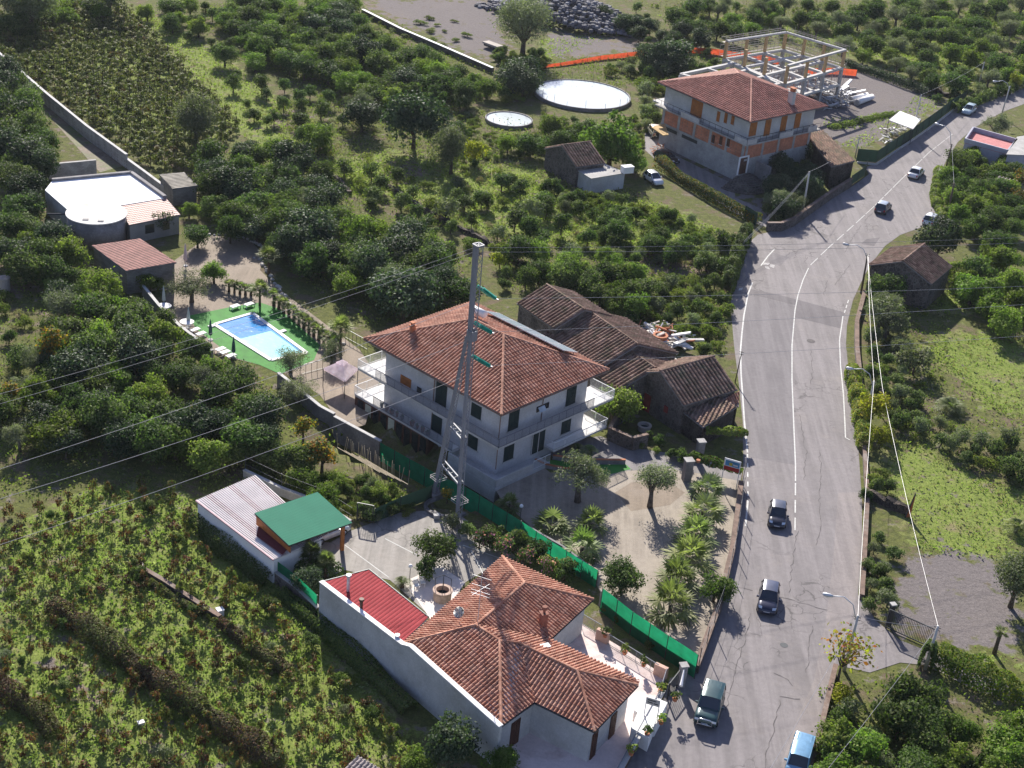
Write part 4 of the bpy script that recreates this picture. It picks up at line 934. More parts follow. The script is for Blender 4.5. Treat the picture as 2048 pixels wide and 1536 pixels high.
# ------------------------------------------------------------------ white garage with the green carport
def garage():
    z = 2.35
    c = [P(392, 1002, z), P(511, 951, z + .3), P(620, 1040, z + .3), P(547, 1121, z)]
    c[2] = c[3] + (c[1] - c[0]) * .82
    t = thing('garage', 'long white garage with a pale corrugated roof beside the vineyard', 'garage', v3((c[0] + c[2]) / 2, 0))
    one('wall', WHITEB, lambda b: b.prism(inset([c[0], c[1], c[2], c[3]], .1), -.6, z - .14), t)
    b = MB(); w = c
    # sheet ribs run the long way
    n = 30
    for i in range(n):
        f0, f1 = i / n, (i + 1) / n; h = .08
        for ff0, ff1, z0, z1 in ((f0, f0 + .3 / n, 0, h), (f0 + .3 / n, f0 + .6 / n, h, h), (f0 + .6 / n, f0 + .9 / n, h, 0), (f0 + .9 / n, f1, 0, 0)):
            p = lambda f, zz, e: (c[0] + (c[1] - c[0]) * f if e == 0 else c[3] + (c[2] - c[3]) * f) + Vector((0, 0, .02 + zz))
            b.face([p(ff0, z0, 0), p(ff0, z0, 1), p(ff1, z1, 1), p(ff1, z1, 0)], 2 if (z0 != z1 and (i % 11 in (5, 6, 7) or z0 > z1)) else 0)
    b.mesh([q - Vector((0, 0, .1 * k)) for k in (0, 1) for q in c], [(0, 1, 2, 3), (7, 6, 5, 4), (0, 4, 5, 1), (1, 5, 6, 2), (2, 6, 7, 3), (3, 7, 4, 0)], 0)
    b.build('roof', [WHITEM, CONC, pm('pink_rib', (.50, .37, .37), var=.15)], t)
    one('edge_trim', pm('pink_trim', (.52, .36, .38), var=.1), lambda b: b.bar(c[0] + Vector((0, 0, .02)), c[3] + Vector((0, 0, .02)), .12, .14), t)
    # gap with the dark red inner wall
    g = [P(513, 1072, z + .30), P(520, 1035, z + .32), P(582, 1090, z + .32), P(565, 1110, z + .26)]
    one('roof_inset', pm('dark_red_sheet', (.12, .02, .025), var=.2), lambda b: b.face(g), t)
    q = [P(509, 1026, 3.75), P(635, 984, 3.3), P(705, 1048, 3.0), P(578, 1091, 3.35)]; q[2] = q[1] + q[3] - q[0]
    k = thing('carport', 'green sheet carport roof on wooden posts next to the white garage', 'carport', v3((q[1] + q[2]) / 2, 0))
    b = MB(); cover(b, q, .22, 40, .008, K=4, step=0, under=1); b.build('roof', [GREENM, METALD], k)
    for f, gq in ((.92, .12), (.92, .88), (.35, .9), (.35, .1)):
        p = (q[0] * (1 - f) + q[1] * f) * (1 - gq) + (q[3] * (1 - f) + q[2] * f) * gq
        one('post', WOOD, lambda b: b.box(p, .28, .28, 0, p.z - .12, .6), k)
    one('gable_board', WOOD, lambda b: b.face([q[0] + Vector((.15, 0, -.12)), q[3] + Vector((.15, 0, -.12)), v3(q[3], 2.6) + Vector((.15, 0, 0)), v3(q[0], 2.6) + Vector((.15, 0, 0))]), k)
    pieces('rafter', WOOD, lambda b: [b.bar(q[0] + (q[3] - q[0]) * f + Vector((0, 0, -.2)), q[1] + (q[2] - q[1]) * f + Vector((0, 0, -.2)), .12, .16) for f in (.05, .35, .65, .95)], k)
garage()

# ------------------------------------------------------------------ gabled stone barns
def gabled(name, label, cat, e0, e1, r0, r1, ze, slope, roofm, wallm, zb=0., w=.46, back=True, group=None, amp=.07, over=.2, ext=0.):
    E0, E1 = P(*e0, ze), P(*e1, ze); ed = (E1 - E0).normalized(); E0 = E0 + ed * ext; en = Vector((-ed.y, ed.x, 0))
    zr = ze + 1
    for _ in range(30):
        M = (P(*r0, zr) + P(*r1, zr)) / 2; dist = abs((M - E0).dot(en)); zr = zr * .5 + (ze + dist * math.tan(R(slope))) * .5
    R0, R1 = P(*r0, zr), P(*r1, zr); M = (R0 + R1) / 2; dn = en * (M - E0).dot(en); 
    R0, R1 = v3(E0 + dn, zr), v3(E1 + dn, zr)
    B0, B1 = v3(E0 + dn * 2, ze), v3(E1 + dn * 2, ze)
    t = thing(name, label, cat, v3((E0 + B1) / 2, zb), group)
    b = MB(); cover(b, [E0, E1, R1, R0], w, .45, amp); cover(b, [B1, B0, R0, R1], w, .45, amp); ridge(b, R0, R1, .15)
    b.build('roof', [roofm, CONCD], t)
    def walls(b):
        q = inset([E0, E1, B1, B0], over); q = [v3(x, 0) for x in q]
        b.prism(q, zb, ze - .05)
        for i, j, rr in ((0, 3, R0), (1, 2, R1)):
            apex = v3((q[i] + q[j]) / 2, zr - .12); inn = v3((q[1 - i if i < 2 else i] + q[2 if j == 3 else 3]) / 2, zr - .12)
            ap2 = apex + (inn - apex).normalized() * .3
            b.mesh([v3(q[i], ze - .05), v3(q[j], ze - .05), apex, v3(q[i], ze - .05) + (ap2 - apex), v3(q[j], ze - .05) + (ap2 - apex), ap2], [(0, 1, 2), (5, 4, 3), (0, 2, 5, 3), (1, 4, 5, 2), (0, 3, 4, 1)])
    one('wall', wallm, walls, t)
    return t, E0, E1, B0, B1, R0, R1
gabled('stone_barn', 'tall old stone barn with brown tiles, farthest of the barns behind the villa', 'barn', (1033, 607), (1109, 659), (1092, 569), (1177, 624), 4.6, 22, OLDT, LAVA)
gabled('stone_barn', 'long low stone barn with brown tiles directly behind the villa roof', 'barn', (1116, 700), (1182, 748), (1187, 627), (1252, 674), 3.3, 21, OLDT, LAVA, ext=-3.5)
gabled('stone_barn', 'short stone barn with brown tiles between the long barn and the roadside barn', 'barn', (1182, 744), (1236, 783), (1238, 686), (1287, 721), 3.0, 20, OLDT, LAVA, ext=-2.0)
t, E0, E1, B0, B1, R0, R1 = gabled('stone_barn', 'gabled lava stone barn with a small red door at the left edge of the road', 'barn', (1367, 812), (1476, 780), (1317, 745), (1429, 711), 3.4, 27, OLDT, LAVA, amp=.085, w=.48)
A, B = v3(E0, 0), v3(B0, 0); ab = (B - A).normalized(); sd = 1 if Vector((-ab.y, ab.x, 0)).dot(E1 - E0) < 0 else -1
for px, py, w, h, k in ((1292, 806, .95, 1.9, 'door'), (1330, 819, .55, .7, 'window')):
    s, z = hit(A, B, px, py); one(k, pm('red_door', (.22, .035, .03), var=.25), lambda b: onwall(b, A, B, s, max(.05, z - h / 2), z + h / 2, w, .08, -.15, sd), t)
# lean-to in front of the roadside barn
def leanto(name, label, cat, q, mat, wallm, zb=0., w=.34, amp=.08, wz=.1, group=None, insd=.15):
    t = thing(name, label, cat, v3((q[0] + q[2]) / 2, zb), group)
    b = MB(); cover(b, q, w, .45, amp); b.build('roof', [mat, CONCD], t)
    ii = inset(q, insd)
    def walls(b):
        n = len(ii); zz = [p.z - wz - .05 for p in q]
        for i in range(n):
            j = (i + 1) % n; b.face([v3(ii[i], zb), v3(ii[j], zb), v3(ii[j], zz[j]), v3(ii[i], zz[i])])
            b.face([v3(ii[i], zz[i]), v3(ii[j], zz[j]), v3(ii[j], zb), v3(ii[i], zb)])
    one('wall', wallm, walls, t); return t, ii
leanto('stone_annex', 'small low stone annex with bold brown tiles in front of the roadside barn', 'annex', [P(1427, 786, 3.1), P(1474, 814, 2.9), P(1406, 855, 2.3), P(1366, 824, 2.5)], OLDT, LAVA, w=.42, amp=.11)
leanto('brick_porch', 'tiny red tiled porch wedged between the roadside barn and the asphalt', 'porch', [P(1447, 797, 2.9), P(1477, 784, 2.9), P(1478, 814, 2.3), P(1452, 806, 2.4)], TILE, LAVA, w=.3)
gabled('ruined_house', 'half ruined dark stone house with mossy tiles among the young orchard', 'house', (1153, 335), (1212, 327), (1119, 293), (1172, 283), 3.0, 24, OLDT, LAVA)
def flat(name, label, cat, pxs, z, wallm, roofm, par=0, zb=0., trim=.0, group=None):
    q = pts(pxs, z); t = thing(name, label, cat, v3(sum(q, Vector()) / len(q), zb), group)
    one('wall', wallm, lambda b: b.prism(q, zb, z - .1), t)
    one('roof', roofm, lambda b: b.prism(inset(q, -.15 if not par else 0), z - .1, z), t)
    if par: one('parapet', wallm, lambda b: [b.bar(v3(q[i], z + par / 2), v3(q[(i + 1) % len(q)], z + par / 2), .25, par) for i in range(len(q))], t)
    return t, q
flat('annex', 'flat concrete annex with pale front beside the half ruined stone house', 'annex', [(1149, 336), (1206, 327), (1250, 345), (1183, 356)], 2.4, WHITE, CONC)
leanto('old_tile_shed', 'dark stone shed with sagging brown tiles at the bend of the road', 'shed', [P(1613, 266, 4.4), P(1645, 260, 4.6), P(1710, 322, 3.6), P(1662, 334, 3.4)], OLDT, LAVA, w=.38)
# hut on the right of the road
gabled('stone_hut', 'dark stone hut with a mossy tiled gable roof right of the road', 'hut', (1863, 569), (1905, 533), (1806, 521), (1851, 487), 3.6, 24, OLDT, LAVA)

# ------------------------------------------------------------------ half built house with red hip roof
def brick_house():
    z = 9.6; Fc, Lc, Rc = P(1501, 245, z), P(1315, 165, z), P(1656, 213, z)
    U, Vv = Lc - Fc, Rc - Fc; L1, L2 = U.length, Vv.length; u, v = U / L1, Vv / L2
    H = lambda a, b, zz=0.: Vector((Fc.x, Fc.y, zz)) + u * a + v * b
    t = thing('brick_house', 'tall house with bare brick middle storey and red hip roof beside the bend', 'house', H(L1 / 2, L2 / 2))
    a0, b0, a1, b1 = 1.0, 1.0, L1 - 1, L2 - 1.6; ring = [H(a0, b0), H(a1, b0), H(a1, b1), H(a0, b1)]
    one('wall', WHITE, lambda b: b.prism(ring, 6.3, 9.6), t)
    ang = math.atan2(u.y, u.x)
    br = one('brick_wall', HOLLOW, lambda b: b.prism(ring, 3.5, 6.3), t)
    one('base_wall', CONC, lambda b: b.prism(ring, -.2, 3.5), t)
    A, B, D = ring[0], ring[1], ring[3]; sa = 1 if Vector((-(B - A).y, (B - A).x, 0)).dot(v) < 0 else -1; sb = 1 if Vector((-(D - A).y, (D - A).x, 0)).dot(u) < 0 else -1
    def cols(b):
        for k in range(6): onwall(b, A, B, (a1 - a0) * k / 5 * .96 + .35, 3.5, 6.2, .5, .05, .01, sa)
        for k in range(5): onwall(b, A, D, (b1 - b0) * k / 4 * .95 + .35, 3.5, 6.2, .45, .05, .01, sb)
        onwall(b, A, B, (a1 - a0) / 2, 3.3, 3.6, a1 - a0, .08, .01, sa); onwall(b, A, D, (b1 - b0) / 2, 3.3, 3.6, b1 - b0, .08, .01, sb)
    one('concrete_frame', CONC, cols, br)
    i1 = min(L1, L2) / 2; zr = z + 2.75; R0, R1 = H(i1, L2 / 2, zr), H(L1 - i1, L2 / 2, zr); c = [H(0, 0, z), H(L1, 0, z), H(L1, L2, z), H(0, L2, z)]
    b = MB()
    for f in ([c[0], c[1], R1, R0], [c[1], c[2], R1], [c[2], c[3], R0, R1], [c[3], c[0], R0]): cover(b, f, .46, .5, .08)
    for x, y in ((c[0], R0), (c[1], R1), (c[2], R1), (c[3], R0), (R0, R1)): ridge(b, x, y)
    roof = b.build('roof', [TILE3, CONCD], t)
    p = P(1583, 198, 11.0)
    def ch(b): b.box(p, .9, .7, 10.2, 12, ang); b.box(p, 1.1, .9, 12.0, 12.12, ang); b.box(p, .7, .5, 12.12, 12.6, ang, 1); b.box(p, 1.0, .8, 12.6, 12.72, ang, 1)
    one('chimney', [WHITE, TERRA], ch, roof)
    zb = 6.3; bring = [H(-.2, -.2), H(a1 + .8, -.2), H(a1 + .8, b0), H(a0, b0), H(a0, b1 + .6), H(-.2, b1 + .6)]
    bal = one('balcony', CONC, lambda b: b.prism(bring, zb - .2, zb), t)
    one('railing', METALD, lambda b: [railing(b, x, y, .95, 1.3, .05) for x, y in ((H(-.1, -.1, zb), H(a1 + .8, -.1, zb)), (H(-.1, -.1, zb), H(-.1, b1 + .6, zb)))], bal)
    pieces('parapet', CONCL, lambda b: [b.bar(H(x0, y0, zb + .35), H(x1, y1, zb + .35), .14, .7) for x0, y0, x1, y1 in ((10, -.1, 14, -.1), (-.1, -.1, 2.4, -.1), (-.1, -.1, -.1, 2), (-.1, 7, -.1, 10), (-.1, 13.5, -.1, 15.5))], bal)
    one('terrace', CONCL, lambda b: b.prism([H(L1 - 1, 1), H(L1 + 1.5, 1), H(L1 + 1.5, 8), H(L1 - 1, 8)], zb - .2, zb), t)
    for px, py, w, h in ((1394, 216, 2.4, 2.6), (1437, 233, .6, 1.5), (1452, 236, .6, 1.5), (1466, 239, .6, 1.5)):
        s, zz = hit(A, B, px, py); window(t, A, B, s, max(zb + .05, zz - h / 2), zz + h / 2, w, WOOD, sa, kind='wooden_shutter')
    for px, py in ((1427, 278), (1442, 281), (1457, 285)):
        s, zz = hit(A, B, px, py); window(t, A, B, s, zz - .6, zz + .6, .55, WOODD, sa, kind='wooden_shutter')
    for px, py, w, h in ((1506, 257, 1.5, 2.2), (1535, 254, 1.3, 2.6), (1567, 246, 1.3, 2.6), (1595, 240, 1.3, 2.4)):
        s, zz = hit(A, D, px, py); window(t, A, D, s, max(zb + .05, zz - h / 2), zz + h / 2, w, WOOD, sb, kind='wooden_shutter')
    s, zz = hit(A, D, 1486, 326)
    o = one('door', WOODD, lambda b: onwall(b, A, D, s, 1.4, 3.9, 1.5, .06, .02, sb), t)
    one('frame', WHITEB, lambda b: (onwall(b, A, D, s - .95, 1.4, 4.0, .25, .12, .02, sb), onwall(b, A, D, s + .95, 1.4, 4.0, .25, .12, .02, sb), onwall(b, A, D, s, 3.9, 4.1, 2.1, .12, .02, sb)), o)
    pieces('opening', METALD, lambda b: [onwall(b, A, B, x, 2.7, 3.2, 3.4, .04, .005, sa) for x in (11.5, 16)], t)
    one('canopy', pm('ochre_canopy', (.42, .28, .12), var=.2), lambda b: b.prism([P(1302, 254, 3.7), P(1330, 248, 3.7), P(1337, 270, 3.7), P(1326, 271, 3.7)], 3.6, 3.75), t)
    # curved steps and porch wall
    st = thing('stone_steps', 'fan of curved dark steps climbing to the brick house door', 'steps', P(1500, 370))
    q = A + v * s - u * .3
    for k in range(8):
        r = 4.6 - k * .42
        one('step', LAVA, lambda b: b.prism([q + (v * math.cos(t2) * .95 - u * math.sin(t2)) * r for t2 in [math.pi * i / 14 for i in range(15)]], 0, .17 * (k + 1)), st)
    one('porch_wall', CONCD, lambda b: b.bar(q + v * 2.4 - u * .3 + Vector((0, 0, 1.6)), q + v * 2.4 - u * 3.2 + Vector((0, 0, 1.6)), .3, 3.2), t)
brick_house()

# ------------------------------------------------------------------ concrete frame under construction
def frame():
    t = thing('unfinished_building', 'unfinished concrete building frame with scaffolding behind the red hip roof', 'building site', P(1566, 160))
    zA, zT = 5.8, 8.8
    a, b_, c, d = P(1449, 117, zA), P(1567, 98, zA), P(1684, 134, zA), P(1570, 167, zA)
    g = lambda f, h, z: v3(a + (b_ - a) * f + (d - a) * h + (c - b_ - d + a) * f * h, z)
    ext = [P(1362, 147, zA), P(1466, 125, zA), P(1558, 166, zA), P(1500, 182, zA)]
    col = pm('formwork_ochre', (.46, .31, .16), var=.15)
    for i, f in enumerate((0, .34, .67, 1)):
        for j, h in enumerate((0, .33, .66, 1)):
            one('column', CONC, lambda b: b.box(g(f, h, 0), .5, .5, 0, zA, .75), t)
            if i in (0, 3) or j in (0, 3): one('column', col, lambda b: b.box(g(f, h, 0), .42, .42, zA, zT - .1, .75), t)
    for z, nm in ((2.9, 'floor_beam'), (zA, 'floor_beam')):
        def bm(b, z=z):
            for f in (0, .34, .67, 1): b.bar(g(f, 0, z - .2), g(f, 1, z - .2), .55, .4)
            for h in (0, .33, .66, 1): b.bar(g(0, h, z - .17), g(1, h, z - .17), .55, .4)
        one(nm, CONCL, bm, t)
    one('slab', CONCL, lambda b: b.prism([g(0, 0, 0), g(1, 0, 0), g(1, 1, 0), g(0, 1, 0)], 2.5, 2.6), t)
    def tops(b):
        for x, y in (((0, 0), (1, 0)), ((1, 0), (1, 1)), ((1, 1), (0, 1)),): b.bar(g(*x, zT), g(*y, zT), .45, .3)
        b.bar(g(0, 0, zT), g(.05, .0, zT), .6, .35)
    one('roof_beam', CONCL, tops, t)
    def ex(b):
        for i in range(4): b.bar(ext[i] - Vector((0, 0, .25)), ext[(i + 1) % 4] - Vector((0, 0, .25)), .6, .5)
        for f in (.33, .66): b.bar(ext[0] + (ext[3] - ext[0]) * f - Vector((0, 0, .22)), ext[1] + (ext[2] - ext[1]) * f - Vector((0, 0, .22)), .5, .45)
        b.bar((ext[0] + ext[1]) / 2 - Vector((0, 0, .2)), (ext[2] + ext[3]) / 2 - Vector((0, 0, .2)), .5, .45)
        for q in ext: b.box(q, .5, .5, 0, 5.4, .75)
    one('front_bay', CONCL, ex, t)
    rnd = random.Random(4)
    def scaf(b):
        for (x, y), (x2, y2) in ((((0, 0)), (1, 0)), ((1, 0), (1, 1))):
            p, q = g(x, y, 0), g(x2, y2, 0); nn = (q - p).normalized(); o = Vector((-nn.y, nn.x, 0)) * 1.0; o = o if o.dot(g(.5, .5, 0) - p) < 0 else -o
            k = 14
            for i in range(k + 1):
                for of in (.4, 1.3): w = p + (q - p) * (i / k) + o * of; b.bar(w, w + Vector((0, 0, 9.2 + rnd.random() * .6)), .05)
            for z in (2.5, 4.3, 5.0, 6.2, 7.0, 7.8, 9.2):
                for of in (.4, 1.3): b.bar(v3(p + o * of, z), v3(q + o * of, z), .06)
    one('scaffold', pm('scaffold_steel', (.30, .27, .25), var=.2), scaf, t)
    def plk(b):
        for (x, y), (x2, y2) in (((0, 0), (1, 0)), ((1, 0), (1, 1))):
            p, q = g(x, y, 0), g(x2, y2, 0); nn = (q - p).normalized(); o = Vector((-nn.y, nn.x, 0)) * .85; o = o if o.dot(g(.5, .5, 0) - p) < 0 else -o
            for z in (6.0, 8.4): b.bar(v3(p + o, z), v3(q + o, z), .6, .06)
    pieces('plank', pm('grey_planks', (.42, .38, .34), var=.2), plk, t)
    def props(b):
        for i in range(90):
            p = g(rnd.random(), rnd.random(), rnd.choice((0, 2.6))); b.bar(p, p + Vector((0, 0, 2.9)), .07)
    pieces('prop', pm('rusty_props', (.35, .2, .15), var=.3), props, t)
    def litter(b):
        for i in range(160):
            p = g(rnd.random(), rnd.random(), 2.6); b.box(p, rnd.uniform(.2, 1.4), rnd.uniform(.1, .4), 2.6, 2.6 + rnd.uniform(.05, .3), rnd.random() * 3)
    one('site_boards', pm('pale_boards', (.55, .5, .44), var=.3), litter, t)
frame()

# ------------------------------------------------------------------ upper left farm buildings
def upper_left():
    z = 3.1
    q = pts([(90, 380), (104, 362), (262, 347), (330, 396), (232, 412), (137, 421)], z)
    t = thing('flat_roofed_store', 'low store with a glaring white flat roof beside the round tank', 'store', v3(sum(q, Vector()) / 6, 0))
    one('wall', CONC, lambda b: b.prism(q, -.1, z - .05), t)
    one('roof', pm('white_roof_coating', (.86, .86, .86), var=.03, c2=(.7, .66, .62), amt=.25, scale=.2), lambda b: b.prism(q, z - .05, z), t)
    one('parapet', CONCD, lambda b: [b.bar(v3(q[i], z + .12), v3(q[i + 1], z + .12), .45, .4) for i in (1, 2)], t)
    t, ii = leanto('sheet_roofed_store', 'store with faded pink corrugated roof next to the white flat roof', 'store', [P(231, 408, 3.05), P(331, 395, 3.05), P(361, 430, 2.5), P(258, 450, 2.5)], PINKM, WHITE, w=.3, amp=.012)
    A, B = v3(ii[3], 0), v3(ii[2], 0); ab = (B - A).normalized(); sd = 1 if Vector((-ab.y, ab.x, 0)).y < 0 else -1
    for s, w in ((2.6, 1.2), (4.8, .9)): one('window', GLASS, lambda b: onwall(b, A, B, s, .9, 2.0, w, .05, .02, sd), t)
    c = P(193, 426, 3.3); r = 3.45
    t = thing('round_tank', 'round grey concrete water tank with white stained lid at the upper left', 'tank', v3(c, 0))
    def tk(b): b.lathe(v3(c, 0), [(r, -.1), (r, 3.2)], 40)
    one('wall', CONCD, tk, t, True)
    one('lid', pm('white_lid', (.62, .60, .57), var=.06, scale=.3, c2=(.50, .37, .30), amt=.45, fine=5), lambda b: b.lathe(v3(c, 3.2), [(r + .15, 0), (r + .15, .12), (.02, .2)], 40), t)
    pieces('hatch', CONC, lambda b: [b.box(v3(c, 0) + Vector((x, -2.4, 0)), .7, .5, 3.3, 3.42, .2) for x in (-.6, 1.2)], t)
    one('pipe', METALD, lambda b: b.tube([P(95, 428, 2.2), P(140, 428, 2.4)], .12, 8), t)
    q = [P(183, 491, 3.0), P(280, 477, 3.3), P(353, 525, 3.2), P(252, 542, 2.9)]
    t, ii = leanto('block_shed', 'grey block shed with a dull red roof just above the pool', 'shed', q, BRICKT, BLOCK, w=.3, amp=.02)
    q = [P(318, 349, 2.5), P(368, 344, 2.5), P(396, 371, 2.4), P(344, 378, 2.4)]
    t, ii = leanto('concrete_shed', 'small plain concrete shed with a weathered flat roof near the white store', 'shed', q, pm('mossy_roof', (.24, .22, .19), var=.3, scale=.8), BLOCK, w=1.2, amp=.01)
    flat('terrace_house', 'lavender walled house with a pink roof terrace at the top right edge', 'house', [(1929, 285), (1945, 262), (2032, 286), (2014, 308)], 2.6, pm('lavender_render', (.36, .36, .43), var=.1), pm('red_terrace', (.45, .17, .17), var=.15), par=.7)
    flat('corner_block', 'plain lavender block cut off by the right edge beside the pink terrace', 'building', [(2015, 308), (2036, 274), (2110, 262), (2120, 312)], 3.3, MT['lavender_render'], CONC)
    leanto('roof_shed', 'pale striped sheet roof of a shed cut off by the right edge', 'shed', [P(1998, 353, 2.6), P(2080, 374, 2.6), P(2070, 402, 2.0), P(1982, 376, 2.0)], pm('striped_sheet', (.36, .31, .29), var=.15), CONC, w=.5, amp=.1)
    leanto('hut', 'hut with grey striped sheet roof at the bottom edge of the vineyard', 'hut', [P(716, 1512, 1.9), P(765, 1540, 1.9), P(760, 1590, 1.6), P(680, 1548, 1.6)], pm('striped_sheet', (.36, .31, .29)), CONC, w=.3, amp=.05)
upper_left()

# ------------------------------------------------------------------ walls
def wall(name, label, px, h, w, mat, cap=None, z0=-.3, cat='wall', group=None, capw=.1, caph=.08):
    p = pts(px); t = thing(name, label, cat, p[len(p) // 2], group); hs = h if isinstance(h, (list, tuple)) else [h] * len(p)
    def bd(b):
        for i in range(len(p) - 1):
            d = (p[i + 1] - p[i]).normalized(); n = Vector((-d.y, d.x, 0)) * w / 2
            if mat is LAVAD:
                L = (p[i + 1] - p[i]).length; k = max(1, int(L / .45)); rr_ = random.Random(i + len(label)); pr = None
                for j in range(k + 1):
                    c = p[i] + (p[i + 1] - p[i]) * (j / k); hh_ = (hs[i] + (hs[i + 1] - hs[i]) * j / k) * rr_.uniform(.55, 1.1); m_ = n * rr_.uniform(.8, 1.7)
                    cur = [v3(c + m_ * 1.25, z0), v3(c + m_ * rr_.uniform(.6, 1), hh_), v3(c - m_ * rr_.uniform(.5, 1), hh_ * rr_.uniform(.8, 1)), v3(c - m_ * 1.3, z0)]
                    if pr: b.mesh(pr + cur, [(0, 4, 5, 1), (1, 5, 6, 2), (2, 6, 7, 3)])
                    pr = cur
                continue
            vs = [p[i] + n, p[i] - n, p[i + 1] - n, p[i + 1] + n]
            b.mesh([v3(v, z0) for v in vs] + [v3(vs[0], hs[i]), v3(vs[1], hs[i]), v3(vs[2], hs[i + 1]), v3(vs[3], hs[i + 1])], [(3, 2, 1, 0), (4, 5, 6, 7), (0, 1, 5, 4), (1, 2, 6, 5), (2, 3, 7, 6), (3, 0, 4, 7)])
    one('wall_body', mat, bd, t)
    if cap:
        one('coping', cap, lambda b: [b.bar(v3(p[i], hs[i] + caph / 2), v3(p[i + 1], hs[i + 1] + caph / 2), w + capw, caph) for i in range(len(p) - 1)], t)
    return t
wall('block_wall', 'long grey block wall running down from the top left edge beside the track', [(-60, 80), (20, 146), (95, 212), (175, 278), (254, 336)], 1.9, .3, BLOCK, CONCL)
wall('block_wall', 'lower stretch of grey wall between the vineyard and the white roofed store', [(252, 334), (290, 362), (330, 392)], 1.3, .3, BLOCK, CONCL)
wall('block_wall', 'free standing grey block wall behind the white roofed store', [(62, 362), (130, 355), (193, 349)], 2.0, .3, BLOCK, CONC)
wall('stone_wall', 'straight white topped wall along the bare earth yard at the top', [(725, 28), (800, 66), (880, 100), (985, 146)], .9, .5, LAVA, WHITEB, caph=.05)
wall('pool_wall', 'dark grey boundary wall along the left side of the pool garden', [(286, 590), (318, 630), (360, 672), (425, 722)], 1.2, .25, CONCD, CONCL)
wall('pool_wall', 'grey block wall below the gazebo with pale square coping', [(556, 770), (600, 805), (640, 838), (668, 853)], 1.4, .25, CONCD, CONCL)
wall('veranda_wall', 'grey block wall with toothed pale coping in front of the villa veranda', [(668, 858), (712, 882), (760, 908)], 1.4, .25, CONCD, CONCL, z0=-1.2)
wall('road_wall', 'low brown topped stone wall between the gravel court and the road', [(1390, 1346), (1436, 1222), (1463, 1108), (1478, 1000), (1480, 975)], .7, .5, LAVA, WALLB, capw=.0)
wall('garden_wall', 'curved stone wall with railing at the roadside below the brick house', [(1532, 462), (1560, 462), (1585, 452), (1615, 430), (1660, 398), (1700, 372)], 1.2, .4, LAVA, WALLB)
wall('verge_wall', 'low dark wall along the right verge below the stone hut', [(1728, 590), (1712, 650), (1712, 700), (1720, 780)], .6, .4, LAVA, WALLB)
wall('verge_wall', 'long low wall along the right side of the road beside the grass field', [(1727, 900), (1733, 1000), (1728, 1100), (1722, 1200)], .5, .3, LAVA, WALLB)
wall('field_wall', 'dark low stone wall at the near edge of the grass field', [(1730, 990), (1770, 1010), (1815, 1030)], .9, .4, LAVAD)
wall('verge_wall', 'low wall half buried in hedge at the bottom right of the road', [(1668, 1345), (1650, 1420), (1636, 1480), (1612, 1560)], .8, .3, LAVA, WALLB)
wall('court_shade_wall', 'low concrete kerb wall along the near edge of the gravel court', [(1042, 1068), (1122, 1114), (1193, 1168)], 1.2, .2, CONCD)  # kerb made taller so that it darkens the foot of the net
wall('court_shade_wall', 'dark retaining wall under the green net beside the terrace', [(1199, 1210), (1259, 1258), (1329, 1306), (1388, 1346)], 1.5, .25, CONCD)  # hidden behind the net, height chosen to shade the net's lower half
wall('garden_kerb', 'concrete kerb wall around the kitchen garden above the carport', [(488, 955), (560, 990), (640, 1020), (700, 1058)], .8, .25, CONC, CONCL)
wall('plot_wall', 'stone base wall with net between garage and the foreground house', [(546, 1160), (590, 1192), (636, 1236)], 1.0, .3, LAVA, CONC)
wall('planter_wall', 'brown stone planter wall beside the driveway and the old well', [(1216, 880), (1262, 900), (1292, 893)], 1.4, .3, LAVA, WALLB)
wall('planter_wall', 'left return of the stone planter wall below the lemon tree', [(1216, 880), (1232, 850), (1258, 838)], 1.3, .3, LAVA, WALLB)
wall('garden_border', 'brick edged turf bed in front of the villa steps', [(1070, 925), (1090, 935), (1130, 943), (1185, 945)], .35, .2, CONCD, TERRA, capw=.05)
wall('garden_border', 'brick topped low border behind the turf bed near the cycads', [(1105, 918), (1160, 926), (1250, 927)], .4, .2, CONCD, TERRA, capw=.05)
sheet('turf_bed', [(1075, 922), (1110, 920), (1160, 929), (1252, 929), (1262, 938), (1222, 948), (1180, 946), (1125, 940)], .016, MT['green_turf'])
# terraces of dry stone in the vineyard
wall('dry_stone_wall', 'crumbling dry stone terrace wall through the middle of the lower vineyard', [(120, 1232), (190, 1275), (262, 1330), (360, 1400), (450, 1460), (545, 1536)], [.5, .7, .8, .7, .9, .8], .5, LAVAD)
wall('dry_stone_wall', 'thin low stone kerb in the vineyard nearest the white garage', [(275, 1140), (330, 1172), (400, 1218), (440, 1243)], .5, .3, LAVA, WALLB)
wall('dry_stone_wall', 'dark stone wall fragment at the lower left edge of the vineyard', [(-20, 1365), (30, 1400), (70, 1425)], .6, .5, LAVAD)
wall('dry_stone_wall', 'dry stone wall fragment in the vineyard below the garage wall', [(460, 1262), (520, 1310), (570, 1345)], .6, .5, LAVAD)
wall('dry_stone_wall', 'dark terrace wall crossing the young orchard towards the hedge', [(760, 365), (860, 430), (960, 480), (1090, 560)], .7, .5, LAVAD)
wall('dry_stone_wall', 'dark stone wall edging the upper orchard beyond the brick house', [(1690, 128), (1760, 150), (1850, 180), (1920, 200)], 1.0, .6, LAVAD)
wall('dry_stone_wall', 'short stone wall in the orchard left of the half ruined house', [(610, 315), (680, 365), (700, 390)], .6, .5, LAVAD)
villa()
